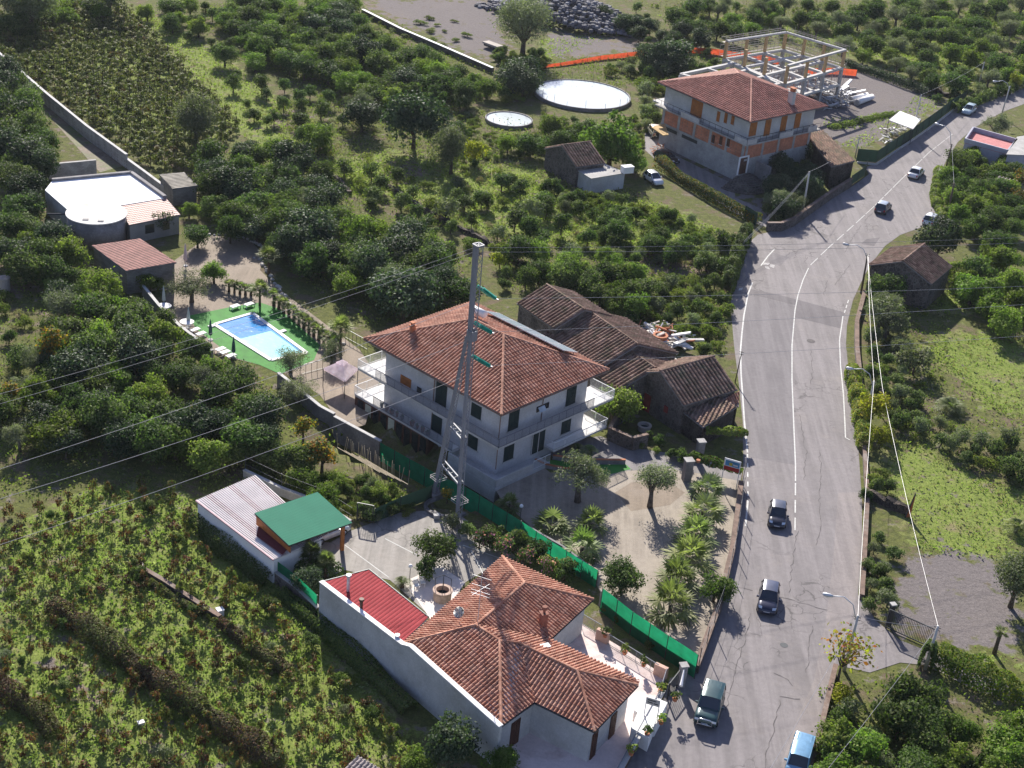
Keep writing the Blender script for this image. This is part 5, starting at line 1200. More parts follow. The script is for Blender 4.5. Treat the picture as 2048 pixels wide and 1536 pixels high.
# ------------------------------------------------------------------ lattice pylon, insulators and wires
PYT = {}
PYM = pm('dull_galvanised_steel', (.20, .212, .245), rough=.6, var=.12, scale=.7, spec=.4)
def pylon():
    bR, bL = P(916, 1047), P(869, 990); HT_ = 25.7; M = 17.6
    # top of the mast: above the right leg
    topx = P(957, 490, HT_)
    base = v3((bR + bL) / 2, 0)
    t = thing('lattice_pylon', 'tall grey two legged lattice pylon in front of the villa', 'pylon', base)
    e1 = Vector((.75, .66, 0)).normalized(); e2 = Vector((-.66, .75, 0)).normalized()
    axis = lambda z: v3(bR, 0) + (topx - v3(bR, 0)) * (z / HT_)
    def leg(p0, p1, w0, w1):
        ch = MB(); pl = MB(); lc = MB()
        c = [(a, b) for a in (-1, 1) for b in (-1, 1)]
        f = lambda s, a, b: p0 + (p1 - p0) * s + (e1 * a + e2 * b) * ((w0 * (1 - s) + w1 * s) / 2)
        for a, b in c: ch.bar(f(0, a, b), f(1, a, b), .075)
        # channel webs on two opposite faces
        for a in (-1,):
            pl.mesh([f(0, a, -1), f(0, a, 1), f(1, a, 1), f(1, a, -1)] + [f(0, a * .93, -1), f(0, a * .93, 1), f(1, a * .93, 1), f(1, a * .93, -1)], [(0, 1, 2, 3), (7, 6, 5, 4)])
        L = (p1 - p0).length; k = int(L / .55)
        for i in range(k): lc.bar(f(i / k, 1, -1 if i % 2 else 1), f((i + 1) / k, 1, 1 if i % 2 else -1), .035)
        for b in (-1, 1):
            for i in range(k):
                s0, s1 = i / k, (i + 1) / k; sg = 1 if i % 2 else -1
                lc.bar(f(s0, -sg, b), f(s1, sg, b), .04)
        return ch, pl, lc
    for nm, p0, p1, w0, w1 in (('leg', v3(bR, 0), axis(M), .38, .36), ('leg', v3(bL, 0), axis(M) - Vector((.3, -.1, 0)), .38, .34), ('mast', axis(M), topx, .52, .58)):
        ch, pl, lc = leg(p0, p1, w0, w1); o = ch.build(nm, PYM, t); pl.build('web_plate', PYM, o); lc.build('lacing', PYM, o)
    def top(b):
        for a, c in ((-1, -1), (-1, 1), (1, -1), (1, 1)): pass
        q = [topx + (e1 * a + e2 * c) * .34 for a, c in ((-1, -1), (1, -1), (1, 1), (-1, 1))]
        for i in range(4): b.bar(q[i], q[(i + 1) % 4], .12, .14)
        b.bar(q[0], q[2], .08); b.bar(q[1], q[3], .08)
        z = axis(M + .2); q = [z + (e1 * a + e2 * c) * .31 for a, c in ((-1, -1), (1, -1), (1, 1), (-1, 1))]
        for i in range(4): b.bar(q[i], q[(i + 1) % 4], .1, .9)
    one('head_frame', PYM, top, t)
    def cross(b):
        for z in (3.9, 8.2):
            r = axis(z); l = v3(bL, 0) + (axis(M) - v3(bL, 0)) * (z / M); l = v3(l, z)
            for o in (-.26, .26):
                d = e1 * o + Vector((0, 0, 0)); b.bar(l + d, r + d, .13, .2)
            for i in range(5): q = l + (r - l) * ((i + .5) / 5); b.bar(q - e1 * .26, q + e1 * .26, .05)
    one('cross_brace', PYM, cross, t)
    def cage(b):
        for pz, z in ((lambda z: axis(z), 2.2), (lambda z: v3(v3(bL, 0) + (axis(M) - v3(bL, 0)) * (z / M), z), 2.0)):
            c = pz(z); q = [c + (e1 * a + e2 * d) * .55 for a, d in ((-1, -1), (1, -1), (1, 1), (-1, 1))]
            for k in (0, .22):
                for i in range(4): b.bar(q[i] + Vector((0, 0, k)), q[(i + 1) % 4] + Vector((0, 0, k)), .035)
    one('climbing_guard', PYM, cage, t)
    pieces('footing', CONCD, lambda b: [b.box(p, 1.3, 1.3, -.2, .35, .75) for p in (bR, bL)], t)
    PYT['axis'] = axis; PYT['e1'] = e1; PYT['e2'] = e2; PYT['top'] = topx
pylon()
def wire(label, pa, pb, r=.02, sag=.6, mat=None, n=24, group=None, name='overhead_wire'):
    pa, pb = Vector(pa), Vector(pb); path = [pa + (pb - pa) * (i / n) - Vector((0, 0, sag * 4 * (i / n) * (1 - i / n))) for i in range(n + 1)]
    o = one(name, mat or WIRE, lambda b: b.tube(path, r, 5)); return tag(o, label, 'wire', group)
ax = PYT['axis']
for (px, py), z, ex, lab in (((990, 597), 22.1, (2048, 564), 'topmost'), ((981, 664), 18.8, (2048, 601), 'middle'), ((978, 731), 15.8, (2048, 664), 'lowest')):
    b = MB(); a = ax(z); e = P(px, py, z - 1.25)
    t = thing('insulator_string', lab + ' pair of green glass insulator strings on the right side of the pylon', 'insulator', a)
    side = Vector((.5, .3, 0))
    for k in (-.34, .34):
        o1 = a + PYT['e1'] * .3 + Vector((-k, k, 0)) * 1.2 * .6; o2 = e + Vector((-k, k, 0)) * .7
        b = MB(); L = (o2 - o1).length; n = 11
        for i in range(n):
            c0 = o1 + (o2 - o1) * (.12 + .78 * i / n); c1 = o1 + (o2 - o1) * (.12 + .78 * (i + .75) / n); b.tube([c0, c0 * .6 + c1 * .4, c1], [.06, .19, .12], 9)
        b.build('discs', GLASSG, t)
        one('rod', METAL, lambda b: b.tube([o1, o2], .03, 5), t)
    one('yoke', METAL, lambda b: b.bar(e + Vector((-.3, .2, 0)), e + Vector((.3, -.2, 0)), .08), t)
    q = P(ex[0], ex[1], z - 2.2); d = (q - e)
    wire(lab + ' power cable running right from the pylon over the road', e, e + d * 1.5, .015, .5, group=None)
for i, (px, py, z, ze) in enumerate(((0, 767, 25.4, 22.5), (0, 787, 25.0, 21.6))):
    a = PYT['top'] + Vector((-.4, 0, z - 25.7)); q = P(px, py, ze); wire(('upper' if i == 0 else 'lower') + ' of the two thin earth wires leaving the pylon top to the left', a, a + (q - a) * 1.5, .011, .9)
for i, (px, py, z, ze, sx) in enumerate(((0, 920, 20.6, 17.5, -.45), (0, 980, 17.2, 15.0, -.5), (0, 1072, 14.0, 12.5, -.5))):
    a = ax(z) + Vector((sx, -.1, 0)); q = P(px, py, ze); wire(('highest', 'middle', 'lowest')[i] + ' of three thick cables leaving the pylon to the left', a, a + (q - a) * 1.5, .017, .8)
for i, (px, py, ze) in enumerate(((2048, 467, 22), (2048, 478, 22))):
    a = PYT['top'] + Vector((.3, 0, -.2 - .4 * i)); q = P(px, py, ze); wire(('upper' if i == 0 else 'lower') + ' thin earth wire leaving the pylon top to the right', a, a + (q - a) * 1.4, .014, .5, WIRED)

# ------------------------------------------------------------------ poles and street lamps
TOPS = {}
def pole(key, name, label, px, py, ty, r, mat, lamp=None, tx=None, cat='pole'):
    g = P(px, py); h = HT(px, py, ty); t = thing(name, label, cat, g); lean = Vector((0, 0, 0))
    if tx is not None: q = P(tx, ty, h); lean = v3(q - g, 0)
    top = g + lean + Vector((0, 0, h)); TOPS[key] = top
    one('pole', mat, lambda b: b.tube([g - Vector((0, 0, .2)), g + lean * .5 + Vector((0, 0, h / 2)), top], [r, r * .82, r * .62], 8), t, True)
    if lamp:
        q = P(lamp[0], lamp[1], h + lamp[2]); s = top - Vector((0, 0, .6))
        one('lamp_arm', METAL, lambda b: b.tube([s, s + (q - s) * .25 + Vector((0, 0, lamp[2] * .45 + .5)), s + (q - s) * .6 + Vector((0, 0, .55 + lamp[2] * .3)), q], .045, 6), t, True)
        d = v3(q - s, 0).normalized()
        o = one('lamp_head', METAL, lambda b: (b.tube([q - d * .1, q + d * .15, q + d * .6, q + d * .75], [.07, .15, .16, .06], 8)), t, True)
        one('lens', WHITEB, lambda b: b.tube([q + d * .2 - Vector((0, 0, .09)), q + d * .55 - Vector((0, 0, .09))], .1, 8), o)
    pieces('clamp', METALD, lambda b: [b.bar(top + Vector((-.25, .1, -z)), top + Vector((.25, -.1, -z)), .05) for z in (.15, .4)], t)
    return t
pole('p1', 'street_lamp', 'street lamp whose curved arm reaches over the driveway mouth at lower right', 1688, 1341, 1231, .17, POLEM, (1664, 1192, 1.2), 1716, 'street lamp')
pole('p2', 'street_lamp', 'street lamp rising from the yellow green sumac by the right verge', 1733, 838, 762, .15, POLEM, (1706, 738, .9), 1748, 'street lamp')
pole('p3', 'street_lamp', 'street lamp with long arm standing just left of the stone hut', 1722, 586, 506, .15, POLEW, (1697, 490, .4), 1736, 'street lamp')
pole('p4', 'street_lamp', 'street lamp on a dark pole at the outer bend near the white car', 1888, 352, 288, .16, POLEW, (1878, 249, 2.2), 1904, 'street lamp')
pole('p4b', 'wooden_pole', 'second wooden pole next to the dark lamp pole at the outer bend', 1895, 430, 366, .17, POLEW, None, 1908)
pole('p6', 'street_lamp', 'street lamp nearest the top right corner', 2002, 233, 172, .14, POLEM, (1994, 163, .6), 2020, 'street lamp')
pole('p5', 'utility_pole', 'thin pale pole in the orchard near the top right corner', 1957, 168, 124, .12, POLEM, None, 1969)
pole('p7', 'utility_pole', 'pale pole on the verge behind the white tarpaulin', 1824, 267, 189, .14, POLEM, None, 1843)
pole('p8', 'utility_pole', 'pale pole at the green gate by the old tiled shed', 1710, 315, 273, .12, POLEM, None, 1719)
pole('p9', 'utility_pole', 'pale pole on the curved garden wall below the brick house', 1605, 427, 343, .16, POLEM, None, 1619)
pole('p10', 'utility_pole', 'concrete pole beside the metal gate on the driveway', 1850, 1338, 1252, .16, POLEM, None, 1876)
pole('p11', 'wooden_pole', 'short wooden pole in the sumac behind the roadside lamp', 1756, 824, 776, .1, POLEW, None, 1765)
pole('p12', 'utility_pole', 'thin dark post at the left edge of the road by the barn', 1470, 765, 702, .07, POLEW, None, 1484)
off1 = P(1536, 1545, 4.0); off2 = P(1650, 1545, 4.0)
for a, b_, lab, s in ((TOPS['p1'], TOPS['p2'], 'cable along the right verge from the driveway lamp to the sumac lamp', .5), (TOPS['p2'], TOPS['p3'], 'cable from the sumac lamp up to the lamp by the stone hut', .5), (TOPS['p10'], TOPS['p11'], 'cable from the gate pole up to the short wooden pole', .4), (TOPS['p11'], TOPS['p3'] - Vector((0, 0, .3)), 'cable from the short wooden pole to the lamp by the stone hut', .3),
                    (TOPS['p1'], off1 , 'cable from the driveway lamp down to the bottom edge', .2), (TOPS['p10'], off2, 'cable from the gate pole down across the thicket', .2), (TOPS['p7'], TOPS['p5'], 'cable between two pale poles above the outer bend', .4), (TOPS['p7'], TOPS['p8'], 'cable from the green gate pole to the verge pole', .4),
                    (TOPS['p9'], P(1662, 322, 5.0), 'short cable from the garden wall pole to the old tiled shed', .1), (TOPS['p4'], TOPS['p4b'], 'short cable joining the two poles at the outer bend', .1), (TOPS['p1'], TOPS['p10'], 'thin cable between the driveway lamp and the gate pole', .3)):
    wire(lab, a, b_, .016, s, n=14)
for i in range(3): wire('one of three parallel cables sagging from the garden wall pole to the ivy pole', TOPS['p9'] - Vector((0, 0, .12 * i)), P(1488, 482, 2.8) - Vector((0, 0, .2 * i)), .015, .25 + .1 * i, n=14, group='cables to the ivy pole')

# ------------------------------------------------------------------ cars
CARG = pm('car_glass', (.03, .035, .045), rough=.08, var=.05, spec=.9)
CHROME = pm('chrome', (.75, .75, .78), rough=.2, metal=.9, var=.03)
LAMPW = pm('headlamp_glass', (.62, .68, .75), rough=.15, var=.05, spec=.8)
LAMPR = pm('tail_lamp', (.35, .015, .02), rough=.25, var=.1)
PLATE = pm('number_plate', (.75, .75, .76), var=.03)
def car(name, label, px, py, hx, hy, col, W=1.66, Ln=3.9, Hh=1.45, hood=.27, belt=.60, tail=.02, suv=False, rails=False, coat=.6, roofcol=None, cat='car', lights=True, metal=.2):
    """centre at px, py; the nose points to hx, hy"""
    c = P(px, py); q = P(hx, hy); a = math.atan2(q.y - c.y, q.x - c.x)
    t = thing(name, label, cat, c); t.rotation_euler = (0, 0, a); WO[t] = Vector((0, 0, 0))
    body = paint(name + '_paint_' + str(len(MT) + len(bpy.data.materials)), col, .3, metal, coat)
    x0, x1 = -Ln / 2, Ln / 2; zb = .22 if not suv else .34; zbl = Hh * belt; hw = W / 2; zh = zbl * (.93 if not suv else .98)
    xs = [x0, x0 + .10, x0 + .35, x0 + Ln * .18, 0, x1 - Ln * hood, x1 - Ln * hood * .5, x1 - .28, x1 - .06, x1]
    zt = [zbl * .72, zbl * .93, zbl, zbl, zbl, zbl, zh, zh * (.90 if not suv else .97), zh * (.72 if not suv else .9), zh * .5]
    zl = [zb + .18, zb + .06, zb, zb, zb, zb, zb, zb, zb + .03, zb + .12]
    ww = [.80, .9, .97, 1, 1, 1, .99, .95, .84, .76] if not suv else [.92, .96, .99, 1, 1, 1, 1, .98, .95, .9]
    prof = [(-1, .12), (-1, .55), (-.985, .75), (-.9, .95), (-.6, 1.0), (0, 1.015), (.6, 1.0), (.9, .95), (.985, .75), (1, .55), (1, .12), (.85, 0), (-.85, 0)]
    def bd(b):
        vs = [(x, y * hw * w, l + (h - l) * z) for x, h, l, w in zip(xs, zt, zl, ww) for y, z in prof]; k = len(prof); n = len(xs)
        b.mesh(vs, [(i * k + j, i * k + (j + 1) % k, (i + 1) * k + (j + 1) % k, (i + 1) * k + j) for i in range(n - 1) for j in range(k)] + [tuple(range(k - 1, -1, -1)), tuple(range((n - 1) * k, n * k))])
    bo = one('body', body, bd, t, True)
    # cabin: glass lower, painted roof and pillars
    cb0, cb1 = x0 + Ln * tail + .12, x1 - Ln * hood + .05; ct0, ct1 = cb0 + (.38 if not suv else .14), cb1 - (.78 if not suv else .52); zr = Hh
    wb, wt = hw * .95, hw * (.74 if not suv else .84)
    B4 = [Vector((cb0, -wb, zbl - .02)), Vector((cb1, -wb * .93, zbl - .03)), Vector((cb1, wb * .93, zbl - .03)), Vector((cb0, wb, zbl - .02))]
    T4 = [Vector((ct0, -wt, zr - .05)), Vector((ct1, -wt * .96, zr - .05)), Vector((ct1, wt * .96, zr - .05)), Vector((ct0, wt, zr - .05))]
    one('windows', CARG, lambda b: b.mesh(B4 + T4, [(0, 1, 5, 4), (1, 2, 6, 5), (2, 3, 7, 6), (3, 0, 4, 7), (4, 5, 6, 7)]), t)
    def rf(b):
        n = 6; vs = []
        for i in range(n + 1):
            f = i / n; x = ct0 - .04 + (ct1 - ct0 + .06) * f; h = zr - .055 + .05 * math.sin(math.pi * min(1, max(0, .12 + .8 * f)))
            for y, dz in ((-1.03, -.03), (-.93, .01), (-.5, .035), (0, .045), (.5, .035), (.93, .01), (1.03, -.03)): vs.append((x, y * wt, h + dz))
        b.mesh(vs, [(i * 7 + j, (i + 1) * 7 + j, (i + 1) * 7 + j + 1, i * 7 + j + 1) for i in range(n) for j in range(6)])
    one('roof', paint(name + '_roof_' + str(len(bpy.data.materials)), roofcol, .3, metal, coat) if roofcol else body, rf, t, True)
    def pil(b):
        for i in range(4): b.bar(B4[i], T4[i], .08, .06)
        for s in (0, 3):
            f = .46; p = B4[s] + (B4[1 if s == 0 else 2] - B4[s]) * f; q2 = T4[s] + (T4[1 if s == 0 else 2] - T4[s]) * f; b.bar(p, q2, .09, .04)
        b.bar(T4[0], T4[1], .06); b.bar(T4[3], T4[2], .06)
    one('pillars', body, pil, t)
    rw = .31 if not suv else .38
    for x in (x0 + Ln * .18, x1 - Ln * .19):
        for s in (-1, 1):
            y = s * (hw - .08)
            w = one('wheel', BLACK, lambda b: b.tube([(x, y - .11, rw), (x, y - .09, rw), (x, y + .09, rw), (x, y + .11, rw)], [rw * .9, rw, rw, rw * .9], 16), t, True)
            one('rim', CHROME, lambda b: b.tube([(x, y + s * .1, rw), (x, y + s * .125, rw)], [rw * .62, rw * .5], 12), w)
    if lights:
        for s in (-1, 1):
            def hl(b):
                xx = x1 - (.16 if not suv else .07); zz = zh * (.74 if not suv else .72)
                b.mesh([(xx + .05, s * hw * .52, zz), (xx - .05, s * hw * .86, zz), (xx - .24, s * hw * .90, zz + .13), (xx - .14, s * hw * .52, zz + .14)] if not suv else [(x1 + .015, s * hw * .55, zz - .07), (x1 - .03, s * hw * .92, zz - .07), (x1 - .06, s * hw * .92, zz + .1), (x1 - .04, s * hw * .55, zz + .1)], [(0, 1, 2, 3), (3, 2, 1, 0)])
                b.v = [(p[0] + .03, p[1], p[2] + .03) for p in b.v]
            one('headlight', LAMPW, hl, t)
            one('tail_light', LAMPR, lambda b: b.box((x0 + .06, s * hw * .80), .14, .16, zbl * .62, zbl * .9), t)
            one('wing_mirror', body, lambda b: b.box((cb1 - .35, s * (hw + .1)), .12, .2, zbl, zbl + .14), t)
    pieces('number_plate', PLATE, lambda b: (b.box((x1 + .01, 0), .03, .5, zb + .12, zb + .24), b.box((x0 - .005, 0), .03, .5, zb + .22, zb + .34)), t)
    pieces('bumper', METALD if suv else body, lambda b: (b.box((x1 - .03, 0), .12, W * .8, zb + .04, zb + .2), b.box((x0 + .03, 0), .1, W * .8, zb + .08, zb + .24)), t)
    pieces('windscreen_wiper', METALD, lambda b: [b.bar((cb1 - .02, y, zbl), (cb1 - .22, y + .42, zbl + .16), .02) for y in (-.5, .05)], t)
    one('hood_gap', METALD, lambda b: b.box((x1 - .1, 0), .05, W * .5, zh * .58, zh * .7), t)
    if suv:
        def bull(b):
            b.tube([(x1 + .1, -.55, .42), (x1 + .14, -.5, .95), (x1 + .14, -.38, 1.05), (x1 + .14, .38, 1.05), (x1 + .14, .5, .95), (x1 + .1, .55, .42)], .045, 8)
            b.tube([(x1 + .12, -.52, .55), (x1 + .12, .52, .55)], .035, 8)
        one('bull_bar', CHROME, bull, t, True)
        pieces('roof_rib', body, lambda b: [b.bar((ct0 + .1, y, zr + .005), (ct0 + .95, y, zr + .01), .07, .035) for y in (-.48, -.24, 0, .24, .48)], t)
        one('spare_wheel', BLACK, lambda b: b.tube([(x0 - .2, 0, .95), (x0, 0, .95)], .34, 16), t, True)
        pieces('side_cladding', METALD, lambda b: [b.box((0, s * (hw + .01)), Ln * .5, .05, zb, zb + .2) for s in (-1, 1)], t)
    return t
car('suv', 'dark green off-road car with chrome bull bar at the bottom of the road', 1417, 1426, 1398, 1490, (.02, .06, .064), 1.78, 4.05, 1.82, .30, .62, suv=True)
car('hatchback', 'dark blue hatchback in the left lane following the green off-road car', 1535, 1207, 1527, 1262, (.022, .024, .05), 1.66, 3.85, 1.48, roofcol=(.07, .08, .12))
car('hatchback', 'black small hatchback next to the dashed centre line', 1553, 1040, 1550, 1100, (.015, .016, .03), 1.62, 3.6, 1.45, roofcol=(.06, .07, .10))
car('hatchback', 'dark grey hatchback with bright roof driving away past the lamp by the hut', 1765, 422, 1795, 392, (.06, .06, .075), 1.65, 3.9, 1.5, roofcol=(.35, .4, .45))
car('saloon', 'white saloon car in the middle of the outer bend', 1831, 352, 1860, 326, (.62, .64, .66), 1.68, 4.2, 1.42, tail=.16, hood=.25)
car('hatchback', 'pale blue hatchback farthest away at the top of the road', 1937, 226, 1922, 236, (.36, .46, .50), 1.66, 3.9, 1.5)
car('pickup', 'pale blue pickup cut off by the bottom edge of the road', 1596, 1532, 1578, 1600, (.16, .32, .48), 1.65, 4.0, 1.75, suv=True, hood=.16, belt=.62, cat='pickup')
car('hatchback', 'white hatchback parked by the ruined house under the hedge', 1306, 364, 1326, 378, (.58, .6, .62), 1.6, 3.7, 1.45)
car('saloon', 'dark car parked against the brick house wall', 1332, 322, 1352, 330, (.02, .025, .03), 1.7, 4.2, 1.42)
car('van', 'small cream van parked under the ochre canopy', 1308, 272, 1300, 262, (.5, .42, .25), 1.6, 3.8, 1.8, suv=True, cat='van')
car('hatchback', 'white car half hidden under the glossy tree at the bend', 1862, 446, 1880, 432, (.6, .62, .64), 1.65, 3.9, 1.45)
car('hatchback', 'white hatchback parked under the green carport', 655, 1072, 690, 1058, (.60, .62, .64), 1.65, 3.9, 1.45)

# ------------------------------------------------------------------ pool garden
WATER = pm('pool_water', (.10, .36, .62), rough=.03, var=.05, scale=.4, spec=.5)
def watermat():
    mt, n, b, L_ = nodes('pool_water_surface'); g = N(n, 'ShaderNodeNewGeometry').outputs['Position']
    b.inputs['Base Color'].default_value = (.75, .95, 1, 1); b.inputs['Roughness'].default_value = .04; b.inputs['Transmission Weight'].default_value = 1; b.inputs['IOR'].default_value = 1.33
    bump(n, L_, noise(n, L_, g, 1.6, 4, .5, .2, .8), b, .25, .08)
    lp = b; return mt
def pool():
    c = [P(424, 649), P(506, 625), P(618, 707), P(541, 723)]
    t = thing('swimming_pool', 'rectangular swimming pool with white coping on a green turf deck', 'pool', v3(sum(c, Vector()) / 4, 0))
    inn = inset(c, .35)
    one('coping', WHITEB, lambda b: [b.bar(v3((Vector(inn[i]) + c[i].xy) / 2, .05), v3((Vector(inn[(i + 1) % 4]) + c[(i + 1) % 4].xy) / 2, .05), .42, .09) for i in range(4)], t)
    g = lambda f, h: v3(c[0] + (c[3] - c[0]) * f + (c[1] - c[0]) * h + (c[2] - c[1] - c[3] + c[0]) * f * h, 0)
    shal = pm('shallow_pool_water', (.32, .74, .84), rough=.03, var=.05, scale=.3, spec=.5); deep = pm('deep_pool_water', (.05, .25, .56), rough=.03, var=.10, scale=.3, spec=.5)
    for m in (shal, deep):
        nt_ = m.node_tree; bs = nt_.nodes['Principled BSDF']; gg = N(nt_, 'ShaderNodeNewGeometry').outputs['Position']
        bump(nt_, nt_.links.new, noise(nt_, nt_.links.new, gg, 1.4, 3, .5, .2, .8), bs, .18, .06)
    e = .045
    def quad(b, f0, f1): b.face([v3(g(f0, e), .03), v3(g(f1, e), .03), v3(g(f1, 1 - e), .03), v3(g(f0, 1 - e), .03)][::-1])
    one('deep_water', deep, lambda b: quad(b, .022, .43), t); one('shallow_water', shal, lambda b: quad(b, .43, .978), t)
    one('painted_rim_shadow', pm('rim_shadow_blue', (.10, .32, .55), var=.1), lambda b: b.face([v3(g(f, h), .034) for f, h in ((.43, 1 - e), (.978, 1 - e), (.978, .86), (.43, .86))]), t)  # shadow of the rim, painted as a darker blue strip on the water
    pieces('step_block', WHITEB, lambda b: [b.box(P(x, y), .7, .5, 0, .12, .9) for x, y in ((423, 653), (566, 663))], t)
pool()
def parasol(px, py, label, col, h=2.4):
    p = P(px, py); t = thing('closed_parasol', label, 'parasol', p)
    one('pole', METAL, lambda b: b.tube([p, p + Vector((0, 0, h))], .03, 6), t)
    one('canopy', pm(col[0], col[1], var=.12), lambda b: b.lathe(p + Vector((0, 0, h * .25)), [(.14, 0), (.22, .15), (.17, h * .4), (.06, h * .7), (.02, h * .78)], 9), t)
    one('base', CONC, lambda b: b.lathe(p, [(.28, 0), (.28, .08), (.05, .1)], 12), t)
gp = ('dark_green_canvas', (.05, .10, .10)); wp = ('pale_grey_canvas', (.40, .44, .42)); pk = ('pale_pink_canvas', (.62, .50, .52))
parasol(328, 612, 'closed grey parasol beside the white table nearest the block shed', wp); parasol(421, 680, 'closed dark parasol at the left corner of the pool', gp); parasol(467, 715, 'closed dark parasol along the left side of the pool', gp); parasol(371, 532, 'closed pale pink parasol behind the olive tree', pk, 2.8); parasol(377, 652, 'closed pale parasol at the edge of the turf near the wall', wp, 2.2)
for px, py, lab in ((329, 623, 'round white table beside the grey parasol'), (374, 655, 'round white table on the pool turf edge')):
    p = P(px, py); t = thing('round_table', lab, 'table', p); one('tabletop', WHITEB, lambda b: b.lathe(p + Vector((0, 0, .68)), [(.75, 0), (.78, .03), (.75, .06)], 20), t); one('pedestal', RAILW, lambda b: b.lathe(p, [(.3, 0), (.05, .06), (.05, .7)], 10), t)
for i, (px, py) in enumerate(((390, 664), (402, 672), (441, 703), (450, 709), (462, 716), (470, 617), (498, 613))):
    p = P(px, py); t = thing('sun_lounger', ('low white sun lounger along the pool wall' if i < 5 else 'white lounger on the turf behind the pool'), 'lounger', p, 'loungers along the pool wall' if i < 5 else 'loungers behind the pool')
    one('bed', WHITEB, lambda b: b.box(p, 1.1, .6, .28, .36, .9), t)
    for sx in (-.6, .6):
        for sy in (-.25, .25): one('leg', RAILW, lambda b: b.box((p.x + sx * .62 - sy * .78, p.y + sx * .78 + sy * .62), .06, .06, 0, .28, .9), t)
def gazebo():
    c = [P(647, 736, 2.1), P(684, 722, 2.1), P(716, 737, 2.1), P(690, 761, 2.1)]; m = sum(c, Vector()) / 4; cc = [m + (q - m) * 1.0 for q in c]
    t = thing('gazebo', 'pink fabric gazebo with two tiered roof beside the villa', 'gazebo', v3(m, 0)); can = netmat('pink_canvas', (.95, .84, .88), .6)
    def top(b):
        q = [m + (p - m) * .28 + Vector((0, 0, .75)) for p in cc]
        for i in range(4): j = (i + 1) % 4; b.face([cc[i], cc[j], q[j], q[i]]); b.face([cc[i], cc[i] - Vector((0, 0, .22)), cc[j] - Vector((0, 0, .22)), cc[j]])
    o = one('canopy', can, top, t)
    def cap(b):
        q = [m + (p - m) * .34 + Vector((0, 0, .8)) for p in cc]; ap = m + Vector((0, 0, 1.15))
        for i in range(4): j = (i + 1) % 4; b.face([q[i], q[j], ap]); b.face([q[i], q[i] - Vector((0, 0, .1)), q[j] - Vector((0, 0, .1)), q[j]])
    one('vent_cap', can, cap, o)
    for p in cc: one('post', METALD, lambda b: b.tube([v3(p, 0), p], .04, 6), t)
gazebo()
t = thing('garden_fence', 'thin metal fence between the pool palms and the villa terrace', 'fence', P(720, 690)); one('railing', METALD, lambda b: [railing(b, x, y, 1.1, .6, .04) for x, y in ((P(690, 675), P(735, 700)), (P(600, 750), P(645, 738)))], t)
for poly, lab in (([(520, 520), (545, 560), (580, 610), (640, 655), (690, 690)], 'row of pale boulders edging the gravel path beside the palms'), ([(505, 517), (520, 514), (528, 522)], 'white stones at the end of the gravel yard'), ([(420, 470), (470, 470), (520, 490), (530, 505)], 'stone edging along the top of the gravel yard')):
    b = MB(); rnd = random.Random(len(lab)); p = pts(poly); n0 = None
    for a, c in zip(p, p[1:]):
        k = int((c - a).length / .55)
        for i in range(k):
            q = a + (c - a) * ((i + rnd.random() * .5) / k); r = rnd.uniform(.18, .34); b.lathe((q.x + rnd.uniform(-.15, .15), q.y + rnd.uniform(-.15, .15), -.05), [(r * .8, 0), (r, r * .5), (r * .6, r), (.02, r * 1.1)], 6)
    tag(b.build('stone_edging', pm('pale_boulders', (.40, .38, .36), var=.3, scale=2)), lab, 'stones')

# ------------------------------------------------------------------ reservoirs
SKYW = pm('sky_coloured_water', (.50, .56, .57), rough=.18, var=.03, scale=.2, spec=.5)  # pale base colour carries the bright sky reflection
def reservoir(px, py, r, h, label, posts):
    c = P(px, py, h); t = thing('round_reservoir', label, 'reservoir', v3(c, 0))
    one('wall', CONCD, lambda b: b.lathe(v3(c, 0), [(r, -.1), (r, h), (r - .22, h), (r - .22, h - .2)], 56, cap=False), t, False)
    one('water', SKYW, lambda b: b.lathe(v3(c, h - .12), [(r - .21, 0), (.01, .001)], 56, cap=False), t)
    def ps(b):
        for i in range(posts): a = i * 6.283 / posts + .2 * math.sin(i * 7); q = v3(c, h) + Vector((math.cos(a) * (r - .17), math.sin(a) * (r - .17), 0)); b.bar(q, q + Vector((.05 * math.sin(i), 0, 1.0 + .4 * math.sin(i * 3))), .05)
    one('fence_posts', METALD, ps, t)
reservoir(1165, 187, 8.1, .55, 'large round reservoir filled with bright water behind the orchard', 22)
reservoir(1018, 237, 3.75, .5, 'small round reservoir left of the large bright one', 9)
p = P(1254, 342, 2.6); t = thing('roof_tank', 'white box tank on the flat annex of the ruined house', 'tank', p)
one('tank_body', WHITEB, lambda b: b.box(p, 1.6, 1.0, 2.4, 3.3, .5), t); one('lid', RAILW, lambda b: b.box(p, 1.7, 1.1, 3.3, 3.36, .5), t)

